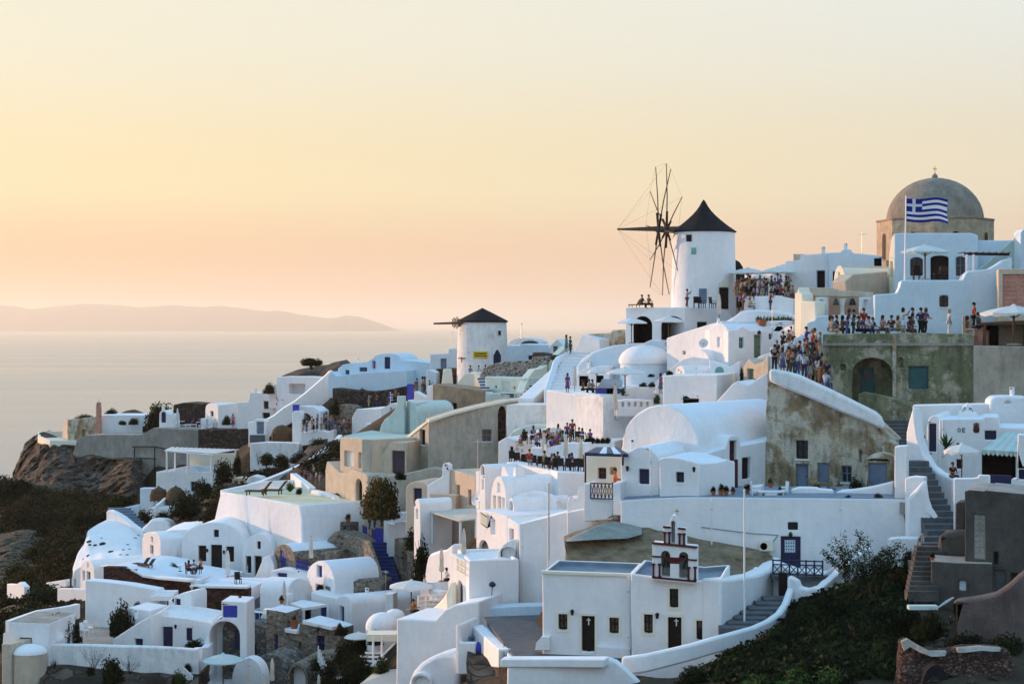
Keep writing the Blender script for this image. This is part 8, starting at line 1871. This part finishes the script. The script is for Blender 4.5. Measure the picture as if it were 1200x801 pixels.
 S.update(sv)
 if fem and pose in('stand','photo')and hair=='long':
  m=MB().lathe((0,0,0),[(.25,.42),(.21,.62),(.17,.86),(.15,1.0)],n=16,sy=.8);me=bpy.data.meshes.new('skirt');me.from_pydata([tuple(q)for q in m.v],[],m.f);me.materials.append(MATS['cloth white']);me.polygons.foreach_set('use_smooth',[True]*len(me.polygons));link('trousers',me).name='skirt'
 else:link('trousers',part('trousers',['pel']+[n+q for q in 'LR' for n in('hip','kne','cal','ank')],'cloth white',.02))
 hx,hy,hzz=S['hea'][:3]
 m=MB().lathe((hx,hy+.022,hzz),[(.100,-.03 if hair=='short' else-.12),(.106,.02),(.098,.07),(.07,.115),(.03,.135),(.004,.14)],n=14,sy=1.12)
 if hair=='long':m.lathe((hx,hy+.075,hzz-.26),[(.05,0),(.085,.08),(.09,.2),(.07,.3)],n=10,sy=.6)
 if hair=='hat':m.lathe((hx,hy,hzz),[(.21,.035),(.22,.045),(.11,.06)],n=16)
 me=bpy.data.meshes.new('hair');me.from_pydata([tuple(q)for q in m.v],[],m.f);me.materials.append(MATS['hair_dark']);me.polygons.foreach_set('use_smooth',[True]*len(me.polygons));link('hat' if hair=='hat' else 'hair',me)
 return t
USED=set()
LABELS={}
PPL=random.Random(11)
PHR={'stand':'standing','photo':'raising a phone','wave':'raising one arm','sit':'seated','lean':'leaning forward','walk':'walking','hips':'hands on hips'}
def person(px,py,D,kind,pose,hair,rz,shirt,legs,where,group=None,hc='hair_dark',h=1.0):
 """py is the feet (or the ground under the seat)"""
 key=(kind,pose,hair)
 if key not in PROTO:PROTO[key]=figure(*key);t=PROTO[key];t.location=P(px,py,D);t.rotation_euler=(0,0,rz)
 else:t=dup(PROTO[key],P(px,py,D),rz)
 t.scale=(h,h,h)
 for ch in t.children:
  n=ch.name.split('.')[0]
  mt={'shirt':'cloth '+shirt,'trousers':'cloth '+legs,'skirt':'cloth '+legs,'hair':hc,'hat':'cloth beige'}.get(n)
  if mt:ch.material_slots[0].link='OBJECT';ch.material_slots[0].material=MATS[mt]
 hn={'hair_dark':'dark','hair_brown':'brown','hair_fair':'fair'}[hc]+'-haired'
 if hair=='hat':hn='sun-hatted'
 top='%s dress'%shirt if(kind=='f' and hair=='long' and shirt==legs and pose in('stand','photo'))else '%s top and %s %s'%(shirt,legs,'skirt' if(kind=='f' and hair=='long' and pose in('stand','photo'))else 'trousers')
 lb='person in %s %s %s'%(top,PHR[pose],where)
 if lb in LABELS:
  lb='%s person in %s %s %s'%(hn,top,PHR[pose],where)
 if len(lb.split())>16:lb='person in %s top %s %s'%(shirt,PHR[pose],where)
 LABELS[lb]=t
 t['label']=lb
 if group:t['group']=group
 elif 'group' in t.keys():del t['group']
 return t
CS=['white','black','navy','blue','red','rust','grey','beige','teal','purple','brown','khaki','charcoal','lilac','black','navy','charcoal','brown']
CT=['black','denim','khaki','navy','grey','charcoal','beige','brown']
HC=['hair_dark','hair_dark','hair_brown','hair_fair']
def crowd(spots,D0,D1,where,group,poses=('stand','stand','photo','hips','walk','stand'),rz=(1.0,2.6),h=1.0):
 combos=sorted({(a,b)for a in CS for b in CT if a!=b});PPL.shuffle(combos)
 for i,(x,y)in enumerate(spots):
  x+=PPL.uniform(-1.9,1.9);y+=PPL.uniform(-1.3,1.3)
  k=PPL.choice('mf');po=PPL.choice(poses);ha='short' if k=='m' else 'long'
  c=combos[i]
  person(x,y,D0+(D1-D0)*PPL.random(),k,po,ha,PPL.uniform(*rz),c[0],c[1],where,group,PPL.choice(HC),h*PPL.uniform(.94,1.05))
g='people on the stair by the green house'
ST='on the stair by the green house'
for a in((907.5,435,128,'m','lean','short',2.8,'black','black'),(917,438,128,'f','stand','long',2.6,'grey','denim'),(924.5,438,128,'f','photo','short',2.2,'rust','brown'),(928.5,441,127,'m','lean','short',2.7,'charcoal','charcoal'),(934.5,441,127,'m','stand','short',2.4,'white','denim'),(937,430,131,'f','stand','short',2.0,'beige','denim'),(942.5,444,126,'m','stand','short',2.6,'sky blue','navy'),(944.5,413,133,'m','photo','short',1.7,'blue','blue'),(954.5,415,132,'m','hips','short',1.9,'beige','brown'),(951.5,432,129,'m','stand','short',2.4,'black','charcoal'),(959.5,428,131,'f','stand','long',2.3,'brown','black'),(949,447,126,'f','stand','long',2.2,'charcoal','grey'),(957.5,449,126,'f','lean','long',2.5,'white','khaki'),(962,455,125,'f','stand','long',2.2,'brown','brown'),(967.5,458,124.5,'m','sit','short',2.2,'sky blue','denim'),(931.5,432,130,'m','stand','short',2.4,'navy','charcoal')):
 person(*a,ST,g,PPL.choice(HC[:3]),1.15)
W_='on the sunlit steps by the cream post'
for a in((927,401,143,'m','sit','short',2.4,'white','brown'),(924,405,142.5,'f','sit','short',2.2,'rust','red'),(917.5,407,142,'m','sit','short',2.4,'black','charcoal')):person(*a,W_,'people seated on sunlit steps')
g='people on the green house roof';W_='on the green house roof'
for a in((1012,393,134,'m','stand','short',.3,'red','denim'),(972.5,394,133,'f','sit','long',1.5,'brown','black'),(980,394,133,'m','sit','short',1.2,'black','brown'),(987,394,133,'f','sit','long',1.8,'rust','black'),(1000,395,132.5,'f','wave','short',1.4,'black','charcoal'),(1006,395,132.4,'m','sit','short',1.0,'charcoal','black'),(1018,395,132.3,'m','sit','short',.3,'white','navy'),(1034,394,132,'f','sit','long',.6,'pink','brown'),(1045,394,132,'m','sit','short',-.8,'black','grey'),(1058,393,132,'f','photo','long',1.2,'white','white'),(1069,393,131.8,'f','stand','short',1.5,'black','brown'),(1079,393,131.6,'m','hips','short',2.2,'navy','black'),(1112,394,131.5,'f','stand','hat',1.5,'white','white'),(1133,395,131,'f','sit','long',1.2,'brown','beige'),(1141,387,131.2,'m','stand','short',1.6,'red','black'),(1146,391,131,'m','sit','short',1.6,'charcoal','black')):person(*a,W_,g,'hair_dark',1.22)
person(805,360,164,'m','photo','short',1.9,'lilac','brown','at the windmill foot')
person(752,361.5,164.5,'m','sit','short',2.0,'black','black','on the windmill terrace lounge seat');person(760,361.5,164.5,'f','sit','short',2.2,'rust','black','on the windmill terrace lounge seat')
person(663.5,412.5,172.5,'f','stand','long',2.0,'teal','teal','at the top of white steps');person(668.5,414.5,172,'m','stand','short',-2.0,'navy','charcoal','at the top of white steps')
for a in((551,442,190.5,'f','sit','short',.5,'lilac','denim'),(561,442,190,'m','sit','short',.2,'white','navy'),(569,441.5,190,'m','sit','short',-.5,'grey','black')):person(*a,'below the small windmill')
crowd([(862+i*5.6+(i%3),347.5-(i%2)*3)for i in range(12)],160.5,163,'under the crowd parasols','crowd under the parasols',('stand','photo','sit','hips','lean'))
crowd([(866+i*6.0,365.5+(i>7)*3)for i in range(11)],158,159.5,'in front crowd row','front row of the crowd terrace',('stand','photo','sit','lean','hips'))
crowd([(918,363),(922,360),(926,366),(928,356)],158,159,'right of the crowd parasols','right end of the crowd terrace')
crowd([(355+i*4.3,506-(i%3)*1.2+(i>11)*2)for i in range(14)]+[(397,512),(402,508),(405,514),(395,521),(389,527),(392,531),(409,503),(412,507)],230,235,'in the path crowd','crowd on the sunset path',h=1.02)
crowd([(434,476.5),(441,477),(454,474),(462.5,474),(466,475),(424.5,505),(419,506)],231,236,'before the black volcanic wall','people before the volcanic wall')
crowd([(490,462),(494,461),(498,461.5),(502,463),(487,466)],193,196,'by the white railing near the brown wall','people near the brown wall',h=1.05)
crowd([(352,563),(358,566),(364,567),(370,568),(366,562),(376,572)],180,184,'on the stepped path','people on the stepped path',('stand','wave','hips','lean'))
for a in((433,621,160.5,'m','hips','short',1.6,'brown','charcoal'),(439,619,161,'m','stand','short',1.2,'white','denim'),(448.5,621,160.5,'f','stand','long',.4,'rust','brown')):person(*a,'by the deep blue stair gate')
g='diners on the restaurant terrace'
crowd([(615,521),(624,518),(632,520),(637,523),(643,519),(647,524),(655,515),(663,513),(671,516),(678,518),(684,519),(692,520)],146.5,149,'dining on the upper terrace',g,('sit','sit','sit','stand'),(0,6.2))
crowd([(621,547),(636,549),(645,550),(650,551),(655,548),(668,551),(671,549),(684,551)],134.5,137,'dining on the lower terrace',g,('sit',),(0,6.2))
crowd([(652,537),(655,545),(645,536),(651,530)],139,141,'between the two dining terraces',g,('stand','walk','stand'),(0,6))
person(720.5,577,115,'m','sit','short',1.5,'orange','denim','behind the navy lattice railing',None,'hair_brown',1.25);person(221,673,156.5,'f','sit','long',2.4,'red','black','at the front terrace table');person(227,672.5,157,'m','sit','short',.3,'sky blue','grey','at the front terrace table');person(236,671,156,'m','sit','short',-1.6,'orange','charcoal','at the front terrace table')
person(273,501,268,'f','stand','long',.5,'pink','purple','before the dark blue door',None,'hair_dark',1.25);person(665,460,154,'f','stand','long',.5,'purple','purple','by the foot of white steps')
for a in((683,462,152.5,'f','sit','long',1.2,'brown','black'),(690,461.5,152.5,'m','sit','short',1,'white','black'),(694,462,152.3,'f','sit','short',2,'khaki','brown'),(774,461,146.5,'f','stand','long',2,'purple','denim')):person(*a,'on the parasol terrace')
person(484,723,124.5,'f','sit','short',2.2,'rust','black','under the scalloped parasol');person(1116,566,108,'m','sit','short',.4,'black','charcoal','under the right terrace parasol',None,'hair_brown');person(497,694,127.5,'f','sit','short',1.5,'white','lilac','on the lilac bench',None,'hair_dark');person(523,686,126,'m','sit','short',2.1,'white','black','near the closed cream parasol')
crowd([(863+i*5.2,351-(i%3)*2)for i in range(13)],159,161,'pressed along the crowd terrace wall','people along the crowd terrace wall',('sit','stand','photo','lean'))
crowd([(912,429),(918,431),(924,427),(930,425),(938,436),(947,425),(956,438),(963,444),(969,452),(953,418),(959,418)],128,130,'in the stair crowd','people in the stair crowd',h=1.13)
crowd([(612,527),(629,526),(640,529),(648,531),(660,523),(668,526),(676,525),(640,541),(648,543),(660,545)],140,145,'among the dining tables','diners among the tables',('sit','sit','lean'),(0,6.2))
crowd([(976,395),(993,395),(1024,394),(1051,394),(1064,394),(1084,394)],131.8,132.6,'among the roof watchers','people among the roof watchers',('sit','lean','sit'),(.5,2.4),1.2)
crowd([(358+i*5,499-i%2)for i in range(9)],238,241,'at the back of the path','people at the back of the path')
